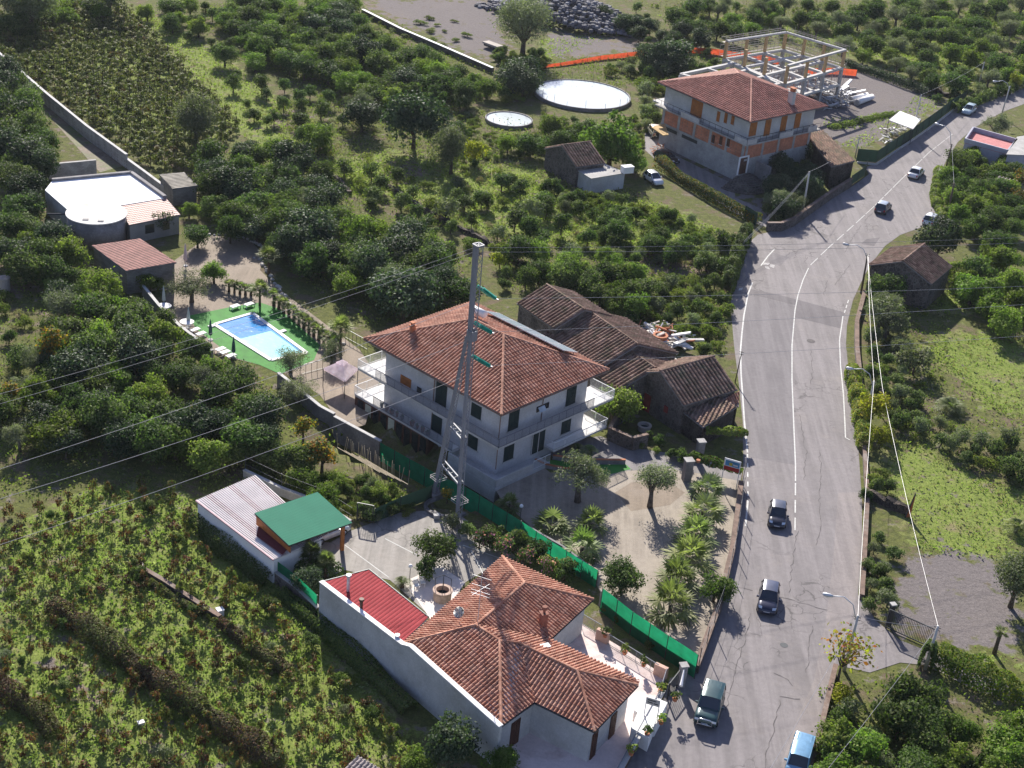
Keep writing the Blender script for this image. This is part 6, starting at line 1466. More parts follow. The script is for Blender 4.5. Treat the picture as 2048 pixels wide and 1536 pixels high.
# ------------------------------------------------------------------ nets, fences, gates
def net(name, label, px, h, mat, post=1.7, pc=None, z0=0., group=None):
    p = pts(px); t = thing(name, label, 'fence', p[0], group); hs = h if isinstance(h, (list, tuple)) else [h] * len(p)
    def nt2(b):
        for i in range(len(p) - 1):
            k = max(1, int((p[i + 1] - p[i]).length / 1.2))
            for j in range(k):
                f0, f1 = j / k, (j + 1) / k; a, c = p[i] + (p[i + 1] - p[i]) * f0, p[i] + (p[i + 1] - p[i]) * f1; h0, h1 = hs[i] + (hs[i + 1] - hs[i]) * f0, hs[i] + (hs[i + 1] - hs[i]) * f1
                b.face([v3(a, z0), v3(c, z0), v3(c, h1 - .03 * math.sin(j * 2.1) ** 2), v3(a, h0 - .03 * math.sin((j - 1) * 2.1) ** 2)])
    one('netting', mat, nt2, t)
    def po(b):
        for i in range(len(p) - 1):
            k = max(1, int((p[i + 1] - p[i]).length / post)); d = (p[i + 1] - p[i]).normalized(); n = Vector((-d.y, d.x, 0)) * (-.05 if d.x > 0 else .05)
            for j in range(k + (i == len(p) - 2)):
                q = p[i] + (p[i + 1] - p[i]) * (j / k) + n; b.bar(v3(q, z0 - .1), v3(q, hs[i] + .08), .06)
    one('posts', pc or METALD, po, t); return t
net('net_fence', 'green shade net fence from the veranda wall past the pylon to the gravel court', [(759, 912), (880, 980), (930, 1008), (1040, 1077), (1100, 1118), (1192, 1176)], [1.5, 1.5, 1.8, 1.8, 1.8, 1.8], NETG, z0=-.5)
net('net_fence', 'green shade net fence along the terrace of the tiled house down to the road', [(1200, 1222), (1260, 1270), (1330, 1318), (1389, 1357)], 2.3, NETG)
net('net_fence', 'short green net fence on the stone base beside the vineyard', [(548, 1158), (590, 1190), (634, 1232)], 2.0, NETG)
net('net_fence', 'dark green net fence curving along the far side of the road', [(1712, 322), (1752, 325), (1790, 299), (1830, 273), (1868, 246), (1903, 219), (1930, 203)], 2.0, NETD, 3.0)
net('net_fence', 'small green mesh gate at the end of the brick house hedge', [(1488, 437), (1512, 452)], 1.9, NETD, 1.5)
net('net_fence', 'low green mesh screen beside the old tiled shed', [(1700, 372), (1728, 352), (1732, 338)], 1.6, NETD, 2)
net('safety_net', 'orange safety net strung across the bank at the top', [(1005, 152), (1060, 138), (1120, 132), (1200, 120), (1280, 112), (1370, 106), (1420, 108), (1480, 116)], [.4, .4, .6, .8, .95, 1.1, 1.1, 1.0], NETO, 3)
net('safety_net', 'orange safety net behind the right side of the concrete frame', [(1610, 150), (1665, 148), (1712, 152)], 1.2, NETO, 2.5)
net('net_fence', 'dark mesh fence between kitchen garden and parking court', [(748, 1046), (800, 1022), (862, 998)], 1.5, NETD, 1.8)
net('safety_net', 'bit of orange net lying behind the concrete frame columns', [(1480, 115), (1560, 130)], 1.2, NETO, 2.5)
wall('road_kerb', 'low concrete kerb at the foot of the dark green road net', [(1714, 326), (1752, 330), (1792, 303), (1832, 276), (1870, 249), (1905, 222), (1932, 205)], .25, .25, CONCL)
net('wire_fence', 'thin pipe posts with wire on the wall between court and road', [(1390, 1344), (1436, 1220), (1463, 1106), (1478, 998), (1482, 940)], 2.0, None or pm('thin_wire', (.3, .3, .3)), 2.4) if False else None
def wirefence(label, px, h, sp, name='wire_fence'):
    p = pts(px); t = thing(name, label, 'fence', p[0])
    def po(b):
        for i in range(len(p) - 1):
            k = max(1, int((p[i + 1] - p[i]).length / sp))
            for j in range(k): q = p[i] + (p[i + 1] - p[i]) * (j / k); b.bar(q + Vector((.12, 0, .3)), q + Vector((.12, 0, h)), .06)
    one('posts', METALD, po, t)
    one('wires', WIRED, lambda b: [b.bar(a + Vector((.12, 0, z)), c + Vector((.12, 0, z)), .012) for z in (h - .1, h * .6) for a, c in zip(p, p[1:])], t)
wirefence('line of thin posts and wire on the low wall between court and road', [(1392, 1344), (1438, 1220), (1465, 1106), (1480, 998), (1484, 940)], 2.4, 2.3)
wirefence('rusty garden fence of posts and wire around the kitchen garden', [(488, 953), (560, 988), (640, 1018), (700, 1056)], 2.2, 2.4)
def gate(name, label, a, c, h, bars, mat):
    A, B = P(*a), P(*c); t = thing(name, label, 'gate', (A + B) / 2); u = (B - A)
    one('gate_frame', mat, lambda b: (b.bar(A + Vector((0, 0, .12)), B + Vector((0, 0, .12)), .08), b.bar(A + Vector((0, 0, h)), B + Vector((0, 0, h)), .08), b.bar(A, A + Vector((0, 0, h)), .12), b.bar(B, B + Vector((0, 0, h)), .12)), t)
    one('bars', mat, lambda b: [b.bar(A + u * (i / bars) + Vector((0, 0, .12)), A + u * (i / bars) + Vector((0, 0, h)), .035) for i in range(1, bars)], t)
gate('sliding_gate', 'dark metal bar gate closing the earth yard at the right', (1771, 1256), (1864, 1298), 1.9, 30, METALD)
gate('garden_gate', 'black iron gate between the kitchen garden and the parking court', (714, 1040), (745, 1046), 1.8, 9, METALD)
gate('entrance_gate', 'black wrought iron gate at the terrace corner by the road', (1334, 1398), (1362, 1362), 1.5, 10, METALD)
def pillar(name, label, px, py, w, h, mat, cap=True):
    p = P(px, py); t = thing(name, label, 'pillar', p); one('shaft', mat, lambda b: b.box(p, w, w, -.1, h, .3), t); one('cap', CONC, lambda b: b.box(p, w + .15, w + .15, h, h + .1, .3), t)
pillar('gate_pillar', 'rough concrete gate pillar farther from the road sign', 1372, 960, .75, 2.2, CONCD); pillar('gate_pillar', 'tall concrete gate pillar topped by terracotta next to the vine', 1396, 925, .65, 2.4, CONCD)
pillar('gate_pillar', 'pale pillar at the end of the second green net by the road', 1361, 1372, .5, 2.0, CONC); pillar('gate_pillar', 'pale gate pillar at the driveway by the sliding gate', 1777, 1248, .35, 2.0, METALD)
p = P(1366, 1345, 2.9); t = thing('white_ornament', 'slim white ornament on the pillar by the second green net', 'ornament', P(1366, 1358, 1.9)); one('fin', WHITEB, lambda b: b.tube([P(1362, 1372, 2.0), P(1368, 1340, 2.6)], [.14, .05], 7), t)
b = MB(); b.lathe(P(1396, 925, 2.5), [(.1, 0), (.22, .15), (.2, .3)], 9); tag(b.build('pot', TERRA), 'terracotta pot on top of the tall gate pillar', 'plant pot')
# road sign seen from the side of the villa
def board(name, label, px, pts4, post, paintf):
    A, B, z0, z1 = pts4; t = thing(name, label, 'sign', v3((A + B) / 2, 0)); paintf(t, A, B, z0, z1)
    pieces('post', METAL, lambda b: [b.bar(v3(q, 0), v3(q, z1), .07) for q in (A, B)], t)
def text(parent, s, A, B, z, size, mat, off):
    u = (B - A).normalized(); n = Vector((u.y, -u.x, 0)) * off
    cu = bpy.data.curves.new('lettering', 'FONT'); cu.body = s; cu.size = size; cu.align_x = 'CENTER'; cu.align_y = 'CENTER'; cu.extrude = .004; cu.materials.append(mat)
    o = bpy.data.objects.new('lettering', cu); C.objects.link(o); o.parent = parent
    o.rotation_euler = (R(90), 0, math.atan2(u.y, u.x)); m_ = (A + B) / 2 + n; o.location = Vector((m_.x, m_.y, z)) - WO[parent]; return o
def sign1(t, A, B, z0, z1):
    u = (B - A)
    f = lambda c, a0, a1, y0, y1, d, nm: one(nm, c, lambda b: b.mesh([v3(A + u * a0, y0) + n_ * k for k in (0,) for n_ in (Vector((0, -1, 0)),)] and [v3(A + u * a0, y0) + Vector((0, -d, 0)), v3(A + u * a1, y0) + Vector((0, -d, 0)), v3(A + u * a1, y1) + Vector((0, -d, 0)), v3(A + u * a0, y1) + Vector((0, -d, 0))], [(0, 1, 2, 3), (3, 2, 1, 0)]), t)
    one('panel', WHITEB, lambda b: b.bar(v3(A, (z0 + z1) / 2), v3(B, (z0 + z1) / 2), .06, z1 - z0), t)
    h = z1 - z0
    f(pm('sign_blue', (.12, .36, .62), var=.1), .05, .95, z0 + h * .38, z0 + h * .86, .04, 'blue_field'); f(pm('sign_red', (.55, .05, .05), var=.1), .0, 1, z0, z0 + h * .34, .04, 'red_field')
    f(pm('sign_yellow', (.75, .62, .1), var=.1), .3, .5, z0 + h * .45, z0 + h * .7, .048, 'yellow_patch'); f(WHITEB, .55, .85, z0 + h * .48, z0 + h * .62, .048, 'white_patch')
board('road_sign', 'blue and red advertising board on posts by the vine at the road', None, (P(1447, 937, 2.0), P(1478, 946, 2.0), 2.0, 3.2), None, sign1)
def sign2(t, A, B, z0, z1):
    one('panel', CONCL, lambda b: b.bar(v3(A, z1 - .3), v3(B, z1 - .3), .06, .6), t); pieces('lettering_band', METALD, lambda b: [b.bar(v3(A + (B - A) * x0, z) + Vector((0, -.035, 0)), v3(A + (B - A) * x1, z) + Vector((0, -.035, 0)), .01, .1) for z, x0, x1 in ((z1 - .18, .08, .75), (z1 - .38, .1, .5), (z1 - .4, .56, .9))], t)
board('sign_frame', 'small white sign board on a steel frame above the white entrance blocks', None, (P(1288, 1430, 1.3), P(1314, 1438, 1.3), 1.3, 3.0), None, sign2)
p = P(785, 1533, 1.4); t = thing('notice_board', 'tilted pale blue board lying at the bottom edge', 'board', P(820, 1536)); one('panel', pm('pale_blue_board', (.5, .58, .64), var=.1), lambda b: b.face([P(803, 1528, .9), P(850, 1508, 1.2), P(852, 1530, .6), P(806, 1548, .4)]), t); pieces('post', WOODD, lambda b: [b.bar(P(x, y), P(x, y) + Vector((.2, .1, 1.6)), .06) for x, y in ((855, 1540), (872, 1545))], t)

# ------------------------------------------------------------------ wells and garden pieces
def well(px, py, label, r, h, mat, hoop=True):
    p = P(px, py); t = thing('stone_well', label, 'well', p)
    one('ring', mat, lambda b: b.lathe(p, [(r, 0), (r, h - .1), (r + .08, h - .1), (r + .08, h), (r - .2, h), (r - .2, .1)], 22, cap=False), t)
    one('water', DARKG, lambda b: b.lathe(p + Vector((0, 0, h * .55)), [(r - .18, 0), (.01, .002)], 22, cap=False), t)
    if hoop: one('hoop', METALD, lambda b: (b.tube([p + Vector((-r + .1, 0, h)), p + Vector((-r + .1, 0, h + 1.1)), p + Vector((0, 0, h + 1.45)), p + Vector((r - .1, 0, h + 1.1)), p + Vector((r - .1, 0, h))], .03, 6), b.tube([p + Vector((0, -r + .1, h)), p + Vector((0, 0, h + 1.45)), p + Vector((0, r - .1, h))], .03, 6)), t)
well(884, 1198, 'decorative stone well with iron hoop on the patio by the red roof', .75, .95, pm('salmon_stone', (.45, .33, .27), var=.2, scale=3)); well(1288, 860, 'old round stone well ring in the planter behind the stone wall', .65, .6, SLAB, False)
well(1318, 690, 'round brick well head in the rubble beside the barns', .8, 1.3, TERRA, False)
def globe(px, py, label):
    p = P(px, py); t = thing('globe_lamp', label, 'lamp', p); one('post', METALD, lambda b: b.tube([p, p + Vector((0, 0, 1.3))], .03, 6), t); one('globe', WHITEB, lambda b: b.lathe(p + Vector((0, 0, 1.3)), [(.04, 0), (.16, .1), (.18, .2), (.12, .34), (.01, .38)], 12), t, True)
globe(819, 1162, 'white globe lamp by the cycad on the patio'); globe(1040, 1040, 'white globe lamp near the first green net')
for px, py in ((833, 1178), (845, 1172)):
    p = P(px, py); t = thing('garden_chair', 'white garden chair beside the cycad on the patio', 'chair', p, 'white chairs on the patio')
    one('seat', RAILW, lambda b: b.box(p, .42, .42, .38, .42, .4), t); one('backrest', RAILW, lambda b: b.box(p + Vector((-.12, .16, 0)), .42, .05, .42, .85, .4), t)
    for sx in (-.17, .17):
        for sy in (-.17, .17): one('leg', RAILW, lambda b: b.box((p.x + sx, p.y + sy), .04, .04, 0, .38, .4), t)
for px, py in ((873, 1036), (928, 1078)):
    p = P(px, py); b = MB(); b.box(p, .5, .35, 0, .3, .3); b.box(p, .56, .4, .3, .36, .3); tag(b.build('stone_block', CONCL), ('pale stone block at the rim of the pylon bed' if px < 900 else 'pale stone block among the shrubs right of the pylon'), 'block')
b = MB(); c = P(893, 1018)
for i in range(16):
    a = math.pi * (.75 + i / 15 * 1.05); q = c + Vector((math.cos(a) * 1.9, math.sin(a) * 1.5, 0)); b.box(q, .5, .3, 0, .28, a + 1.57)
tag(b.build('flower_bed_rim', CONCD), 'dark block rim of the round bed at the pylon foot', 'edging')
# bean canes in the kitchen garden
b = MB(); rnd = random.Random(8)
for i in range(5):
    x0, y0 = 690 + i * 14, 905 + i * 6 
    b.bar(P(x0 - 15, y0 - 10, 1.3), P(x0 + 70, y0 + 40, 1.3), .05)
    for k in range(6): q = P(x0 - 15 + 85 * k / 5, y0 - 10 + 50 * k / 5, 0); b.bar(q, q + Vector((rnd.uniform(-.2, .2), 0, 1.5)), .04)
tag(b.build('cane_trellis', pm('dry_cane', (.5, .42, .3), var=.2)), 'dry cane trellis rows in the kitchen garden', 'trellis')
# junk and rubble
def heap(name, label, cat, px, n, s0, s1, h, mats, seed, kind='box', stuff=False):
    rnd = random.Random(seed); w = pts(px); x0, x1 = min(p.x for p in w), max(p.x for p in w); y0, y1 = min(p.y for p in w), max(p.y for p in w); cx, cy = sum(p.x for p in w) / len(w), sum(p.y for p in w) / len(w); b = MB(); k = 0; po = [(p.x, p.y) for p in w]; wd_ = max(x1 - x0, y1 - y0) / 2
    while k < n:
        x, y = rnd.uniform(x0, x1), rnd.uniform(y0, y1)
        if not bool(inpoly(np.array([x]), np.array([y]), po)[0]): k += .02; continue
        k += 1; dd = min(1, math.hypot(x - cx, y - cy) / wd_); z = h * (1 - dd) ** .8 * rnd.uniform(.5, 1); s = rnd.uniform(s0, s1); mi = rnd.randrange(len(mats))
        if kind == 'box': a = rnd.random() * 6.28; tl = rnd.uniform(-.4, .5); d = Vector((math.cos(a), math.sin(a), tl)); q = Vector((x, y, z + .1)); b.bar(q, q + d * s, s * rnd.uniform(.05, .25), s * rnd.uniform(.04, .12), mi)
        else: b.lathe((x, y, z - s * .3), [(s * .5, 0), (s * .62, s * .35), (s * .45, s * .75), (.02, s * .85)], rnd.choice((5, 6)), mi)
    o = b.build(name, mats); o['label'] = label; o['category'] = cat
    if stuff: o['kind'] = 'stuff'
    return o
heap('debris_heap', 'heap of pale broken boards and scrap beside the barns', 'debris', [(1262, 668), (1300, 648), (1362, 668), (1370, 695), (1330, 712), (1285, 706)], 170, .5, 2.4, 1.2, [pm('scrap_wood', (.5, .45, .4), var=.3), CONCL, WHITEB, TERRA], 3)
heap('rubble_heap', 'big heap of grey stone rubble at the top of the earth yard', 'rubble', [(948, 12), (1010, -6), (1180, 10), (1275, 58), (1280, 76), (1180, 72), (1040, 44)], 1500, .35, 1.0, 4.0, [pm('grey_rubble', (.19, .19, .215), var=.3, scale=1), pm('dark_rubble', (.11, .105, .12), var=.3, scale=1)], 5, 'stone', True)
heap('scrap_pile', 'pile of pipes and bags beside the concrete frame', 'debris', [(1640, 205), (1680, 190), (1700, 205), (1680, 222), (1650, 220)], 90, .5, 2.2, .8, [CONCL, CONCD, METAL], 6)
heap('scrap_pile', 'row of stacked planks left of the concrete pipes', 'debris', [(1650, 182), (1690, 178), (1700, 196), (1665, 196)], 60, 1.0, 3, .6, [CONCD, METAL], 7)
heap('junk_pile', 'junk pile under the white tarpaulin by the dark green net', 'debris', [(1762, 285), (1775, 262), (1810, 255), (1808, 270), (1775, 288)], 70, .4, 1.5, 1.0, [WHITEB, CONCL, METALD], 9)
heap('junk_pile', 'heap of red bricks and rubble beside the cream van', 'debris', [(1305, 300), (1325, 290), (1330, 310), (1312, 318)], 90, .25, .8, .7, [TERRA, CONCL], 10)
for i, (a, c) in enumerate((((1700, 205), (1733, 196)), ((1712, 211), (1743, 199)))):
    A, B = P(*a), P(*c); t = thing('concrete_pipe', ('left' if i == 0 else 'right') + ' of the two white concrete pipes on the bare yard', 'pipe', (A + B) / 2)
    one('barrel', WHITEB, lambda b: b.tube([A + Vector((0, 0, .5)), B + Vector((0, 0, .5))], .5, 14), t, True); one('collar', CONCL, lambda b: b.tube([A + Vector((0, 0, .5)), A + (B - A).normalized() * .4 + Vector((0, 0, .5))], .58, 14), t)
q = [P(1778, 240, 2.6), P(1800, 222, 2.9), P(1842, 238, 2.9), P(1826, 258, 2.6)]
t = thing('tarpaulin_shelter', 'white sheet shelter on posts behind the dark green road net', 'shelter', v3(q[0], 0)); b = MB(); cover(b, q, .6, 40, .012, K=4, step=0); b.build('sheet_roof', [WHITEM, WHITEB], t); pieces('post', METALD, lambda b: [b.bar(v3(p, 0), p, .08) for p in q], t)
for px, py, sx, sy, h, lab in ((440, 1230, .5, .5, .55, 'white bucket standing at the end of the vineyard kerb'), (282, 1449, .4, .3, .2, 'white crate lying in the middle of the lower vineyard'), (303, 272, .9, .5, .5, 'pale box lying in the upper vineyard')):
    p = P(px, py); b = MB(); b.box(p, sx, sy, 0, h, .6); b.box(p, sx + .08, sy + .08, h, h + .06, .6); tag(b.build('box', WHITEB), lab, 'box')
p = P(10, 580); b = MB(); b.lathe(p, [(.6, 0), (.6, 1.4), (.66, 1.4), (.66, 1.55), (.02, 1.6)], 16); tag(b.build('cistern', SLAB), 'small round cistern at the left edge of the grove', 'tank')
p = P(1810, 1035); t = thing('rusty_post', 'rusty orange leaning post at the foot of the grass field', 'post', p); one('plate', pm('rust', (.38, .11, .04), var=.3), lambda b: b.face([p, p + Vector((.5, .1, 0)), p + Vector((.55, .2, 2.3)), p + Vector((.35, .15, 2.3))]), t); one('post', METALD, lambda b: b.bar(p, p + Vector((.5, .2, 2.6)), .1), t)
p = P(985, 98); t = thing('old_trailer', 'pale flat trailer parked beside the big yard tree', 'trailer', p); one('deck', SLAB, lambda b: b.box(p, 3.8, 1.6, .7, 1.0, 2.4), t); one('chassis', METALD, lambda b: b.box(p, 3.4, 1.2, .3, .7, 2.4), t)
p = P(270, 1136); b = MB(); b.prism([P(258, 1138), P(275, 1128), P(288, 1134), P(284, 1146), P(266, 1150)], 0, .4); tag(b.build('stone_slab', SLAB), 'flat brown slab at the start of the vineyard kerb', 'slab')
# ------------------------------------------------------------------ groves and orchards
rg = np.random.default_rng(11)
EXCL = [[(pt.x, pt.y) for pt in pts(l)] for l in ([(950, 205), (1080, 205), (1090, 275), (1060, 300), (960, 290)], [(1050, 150), (1290, 150), (1290, 235), (1180, 262), (1060, 240)], [(1080, 330), (1260, 320), (1330, 350), (1260, 410), (1100, 385)], [(80, 340), (400, 340), (420, 420), (380, 520), (280, 600), (170, 540), (90, 440)])]
def blocked(x, y): return any(bool(inpoly(np.array([x]), np.array([y]), e)[0]) for e in EXCL)
def grove(poly, spacing, kinds, s0, s1, label, group, jit=.36, szz=1.):
    ks = [k for k, _ in kinds]; ws = np.array([w for _, w in kinds], float); ws /= ws.sum()
    lab = label if isinstance(label, dict) else {k: label for k in ks}
    for x, y in spread(poly, spacing * .9, 2.0 * (s0 + s1) / 2, rg, jit):
        k = ks[rg.choice(len(ks), p=ws)]
        if blocked(x, y): continue
        plant(k, (x, y), rg.uniform(s0, s1), lab[k], group + ' (' + k.replace('_', ' ') + ')' if isinstance(label, dict) else group, 0, szz)
def L(where): return {'orange_tree': 'rounded dark green orange tree ' + where, 'dark_tree': 'very dark glossy tree ' + where, 'lemon_tree': 'brighter yellow green citrus tree ' + where, 'young_tree': 'small young orchard tree ' + where,
    'olive_tree': 'silvery olive tree ' + where, 'broad_tree': 'tall grey green tree ' + where, 'shrub': 'rounded green shrub ' + where, 'grey_shrub': 'grey green shrub ' + where, 'weedy_shrub': 'low weedy shrub ' + where, 'yellow_shrub': 'yellow green shrub ' + where, 'autumn_tree': 'orange tinted autumn tree ' + where}
grove([(0, 440), (70, 445), (120, 480), (165, 520), (185, 560), (240, 590), (290, 600), (330, 650), (400, 700), (500, 745), (550, 790), (600, 830), (625, 865), (560, 920), (500, 945), (430, 945), (300, 930), (200, 890), (100, 900), (0, 880), (0, 690), (60, 690), (100, 650), (60, 560), (0, 500)], 3.5, [('orange_tree', 5), ('dark_tree', 2), ('lemon_tree', 2.2), ('olive_tree', .6), ('grey_shrub', .5), ('autumn_tree', .35)], .7, 1.25, L('in the dense grove left of the pool'), 'grove left of the pool')
grove([(545, 470), (580, 400), (650, 390), (740, 430), (830, 470), (930, 520), (930, 585), (850, 600), (765, 610), (720, 590), (660, 555), (600, 530), (560, 510)], 3.6, [('orange_tree', 3), ('dark_tree', 1.8), ('lemon_tree', 1.6), ('olive_tree', .6)], .9, 1.35, L('in the dense grove between pool and pylon top'), 'grove above the pool palms')
grove([(980, 490), (1090, 500), (1250, 510), (1300, 560), (1260, 640), (1150, 570), (1090, 560), (1000, 570)], 3.0, [('orange_tree', 2), ('lemon_tree', 2), ('shrub', 2), ('yellow_shrub', .5)], .7, 1.05, L('in the overgrowth behind the stone barns'), 'overgrowth behind the barns')
grove([(1260, 550), (1340, 530), (1440, 545), (1455, 600), (1440, 690), (1330, 640), (1300, 650)], 2.2, [('weedy_shrub', 3), ('shrub', 2), ('grey_shrub', 1)], .8, 1.2, L('on the overgrown plot between barns and road'), 'scrub between barns and road')
grove([(640, 330), (700, 300), (750, 330), (860, 330), (960, 335), (1060, 330), (1090, 390), (1180, 400), (1290, 410), (1400, 445), (1475, 480), (1470, 520), (1300, 510), (1130, 490), (1000, 480), (880, 460), (760, 400), (690, 390)], 4.5, [('young_tree', 6), ('shrub', .4), ('weedy_shrub', 1.2), ('grey_shrub', .5)], .95, 1.6, L('in the grassy orchard above the barns'), 'young orchard above the barns')
grove([(1290, 430), (1440, 480), (1470, 500), (1460, 530), (1320, 510), (1200, 500), (1180, 440)], 3.0, [('shrub', 2), ('grey_shrub', 1.5), ('orange_tree', 1)], .7, 1.0, L('in the scrub beside the brick house hedge'), 'scrub by the brick house hedge')
grove([(420, 20), (500, 0), (690, 0), (730, 60), (850, 110), (980, 165), (1050, 190), (1010, 215), (900, 200), (800, 195), (740, 220), (700, 170), (590, 130), (500, 100)], 4.1, [('orange_tree', 4), ('lemon_tree', 2.5), ('dark_tree', .6)], .85, 1.25, L('in the orchard left of the white topped wall'), 'orchard left of the white topped wall')
grove([(430, 110), (560, 140), (690, 190), (700, 250), (600, 280), (520, 230)], 5.0, [('young_tree', 4), ('shrub', .6)], .9, 1.5, L('on the bright grass in the upper left orchard'), 'sparse trees on upper left grass')
grove([(380, 310), (420, 300), (520, 290), (620, 330), (680, 390), (600, 400), (560, 450), (530, 480), (480, 470), (420, 440), (390, 400)], 3.8, [('orange_tree', 4), ('dark_tree', 2), ('lemon_tree', 1)], .85, 1.2, L('between the small concrete shed and the orchard'), 'trees above the pool yard')
grove([(0, 100), (40, 170), (90, 260), (110, 330), (60, 345), (80, 420), (60, 440), (0, 430)], 3.8, [('orange_tree', 4), ('dark_tree', 2)], .9, 1.25, L('at the left edge beside the block wall'), 'trees left of the block wall')
grove([(0, 0), (260, 0), (240, 20), (100, 45), (0, 70)], 5, [('orange_tree', 3), ('broad_tree', .5), ('lemon_tree', 1)], .9, 1.3, L('at the top left corner beyond the vineyard'), 'trees at the top left corner')
grove([(260, 0), (430, 0), (500, 80), (560, 130), (440, 110), (340, 50)], 5, [('orange_tree', 2), ('young_tree', 2), ('lemon_tree', 1)], .9, 1.3, L('along the grassy strip at the top left'), 'trees along the top left grass strip')
grove([(1240, 0), (2060, 0), (2060, 140), (1990, 170), (1930, 180), (1860, 170), (1740, 125), (1690, 100), (1640, 60), (1560, 55), (1460, 70), (1400, 65), (1300, 40)], 5.9, [('orange_tree', 5), ('lemon_tree', 2), ('olive_tree', 1.5), ('young_tree', 1.2)], .85, 1.3, L('in the big orchard across the top right'), 'orchard across the top right')
grove([(1300, 180), (1320, 230), (1290, 240), (1275, 200)], 2.0, [('grey_shrub', 2), ('shrub', 1)], .8, 1.3, L('at the right rim of the big reservoir'), 'bushes at the reservoir rim')
grove([(1900, 305), (1960, 300), (2060, 330), (2060, 480), (1980, 490), (1920, 440), (1895, 420)], 3.2, [('orange_tree', 3), ('lemon_tree', 2), ('shrub', 1), ('autumn_tree', .6)], .75, 1.1, L('on the plot below the pink terrace house'), 'trees below the pink terrace house')
grove([(1920, 520), (1990, 490), (2060, 500), (2060, 640), (1990, 650), (1930, 600)], 4.2, [('lemon_tree', 5), ('orange_tree', 1)], .95, 1.25, L('in the small orchard right of the stone hut'), 'citrus right of the stone hut')
grove([(1660, 1385), (1720, 1365), (1800, 1365), (1850, 1400), (1930, 1435), (2060, 1470), (2060, 1600), (1640, 1600), (1650, 1460)], 2.5, [('lemon_tree', 2), ('shrub', 2), ('orange_tree', 2), ('grey_shrub', .6)], .7, 1.05, L('in the thicket at the bottom right'), 'thicket at the bottom right')
grove([(1740, 650), (1800, 700), (1860, 790), (1930, 850), (2048, 850), (2060, 940), (1960, 920), (1880, 860), (1800, 830), (1750, 760)], 2.4, [('shrub', 3), ('grey_shrub', 1), ('weedy_shrub', 1)], .7, 1.1, L('on the shaded bank across the right field'), 'shrubs on the shaded bank')
grove([(1725, 1050), (1780, 1050), (1800, 1100), (1775, 1220), (1730, 1215)], 2.0, [('shrub', 2), ('grey_shrub', 1.5), ('yellow_shrub', .3)], .6, .9, L('in the verge bed left of the earth yard'), 'verge bed by the earth yard')
grove([(1740, 900), (1790, 930), (1790, 980), (1735, 980)], 2.0, [('shrub', 2), ('weedy_shrub', 1.5)], .6, .9, L('behind the roadside low wall by the field'), 'verge plants by the field')
grove([(400, 1000), (395, 1060), (470, 1120), (545, 1170), (640, 1270), (800, 1440), (840, 1500), (780, 1440), (620, 1290), (520, 1190), (440, 1130), (385, 1070)], 2.2, [('shrub', 3), ('weedy_shrub', 3)], .6, .95, L('in the shade below the long white walls'), 'shrubs below the white walls')
grove([(600, 950), (640, 930), (760, 950), (840, 975), (830, 1010), (760, 1020), (700, 1030), (650, 1010)], 1.45, [('shrub', 2), ('weedy_shrub', 3), ('lemon_tree', .4), ('grey_shrub', .6)], .5, .85, L('in the kitchen garden above the carport'), 'kitchen garden plants')
grove([(430, 930), (600, 870), (640, 880), (600, 930), (520, 950)], 3, [('orange_tree', 3), ('olive_tree', 1), ('lemon_tree', 1)], .75, 1.0, L('just above the white garage roof'), 'trees above the garage')
grove([(1090, 240), (1160, 250), (1240, 262), (1180, 290), (1080, 290), (1000, 290), (900, 290), (920, 240), (960, 275)], 4, [('orange_tree', 3), ('lemon_tree', 2), ('shrub', 2), ('broad_tree', .3)], .8, 1.15, L('around the two round reservoirs'), 'trees around the reservoirs')
grove([(1100, 132), (1300, 112), (1440, 110), (1440, 130), (1300, 132), (1120, 146)], 2.6, [('weedy_shrub', 3), ('shrub', 1), ('grey_shrub', 1)], .8, 1.2, L('on the bank under the orange safety net'), 'bank plants under the orange net')
grove([(1250, 30), (1420, 80), (1440, 100), (1380, 90), (1280, 70), (1200, 30)], 3, [('dark_tree', 2), ('shrub', 2)], .7, 1.0, L('along the dark bank behind the rubble heap'), 'bank behind the rubble heap')
grove([(1540, 320), (1570, 310), (1650, 300), (1660, 340), (1640, 370), (1580, 420), (1545, 430), (1530, 380)], 2.6, [('dark_tree', 2), ('shrub', 2), ('olive_tree', .4)], .7, 1.0, L('in the walled garden below the brick house'), 'brick house garden')
grove([(1740, 620), (1790, 600), (1830, 660), (1790, 700), (1745, 680)], 2.8, [('grey_shrub', 3), ('olive_tree', 1)], .9, 1.3, L('in the hollow below the stone hut'), 'shrubs below the stone hut')
grove([(1940, 175), (2048, 130), (2060, 160), (1980, 185), (1935, 200), (1870, 180)], 3, [('shrub', 3), ('yellow_shrub', 1), ('grey_shrub', 1)], .8, 1.2, L('lining the outer bend of the road'), 'shrubs lining the outer bend')
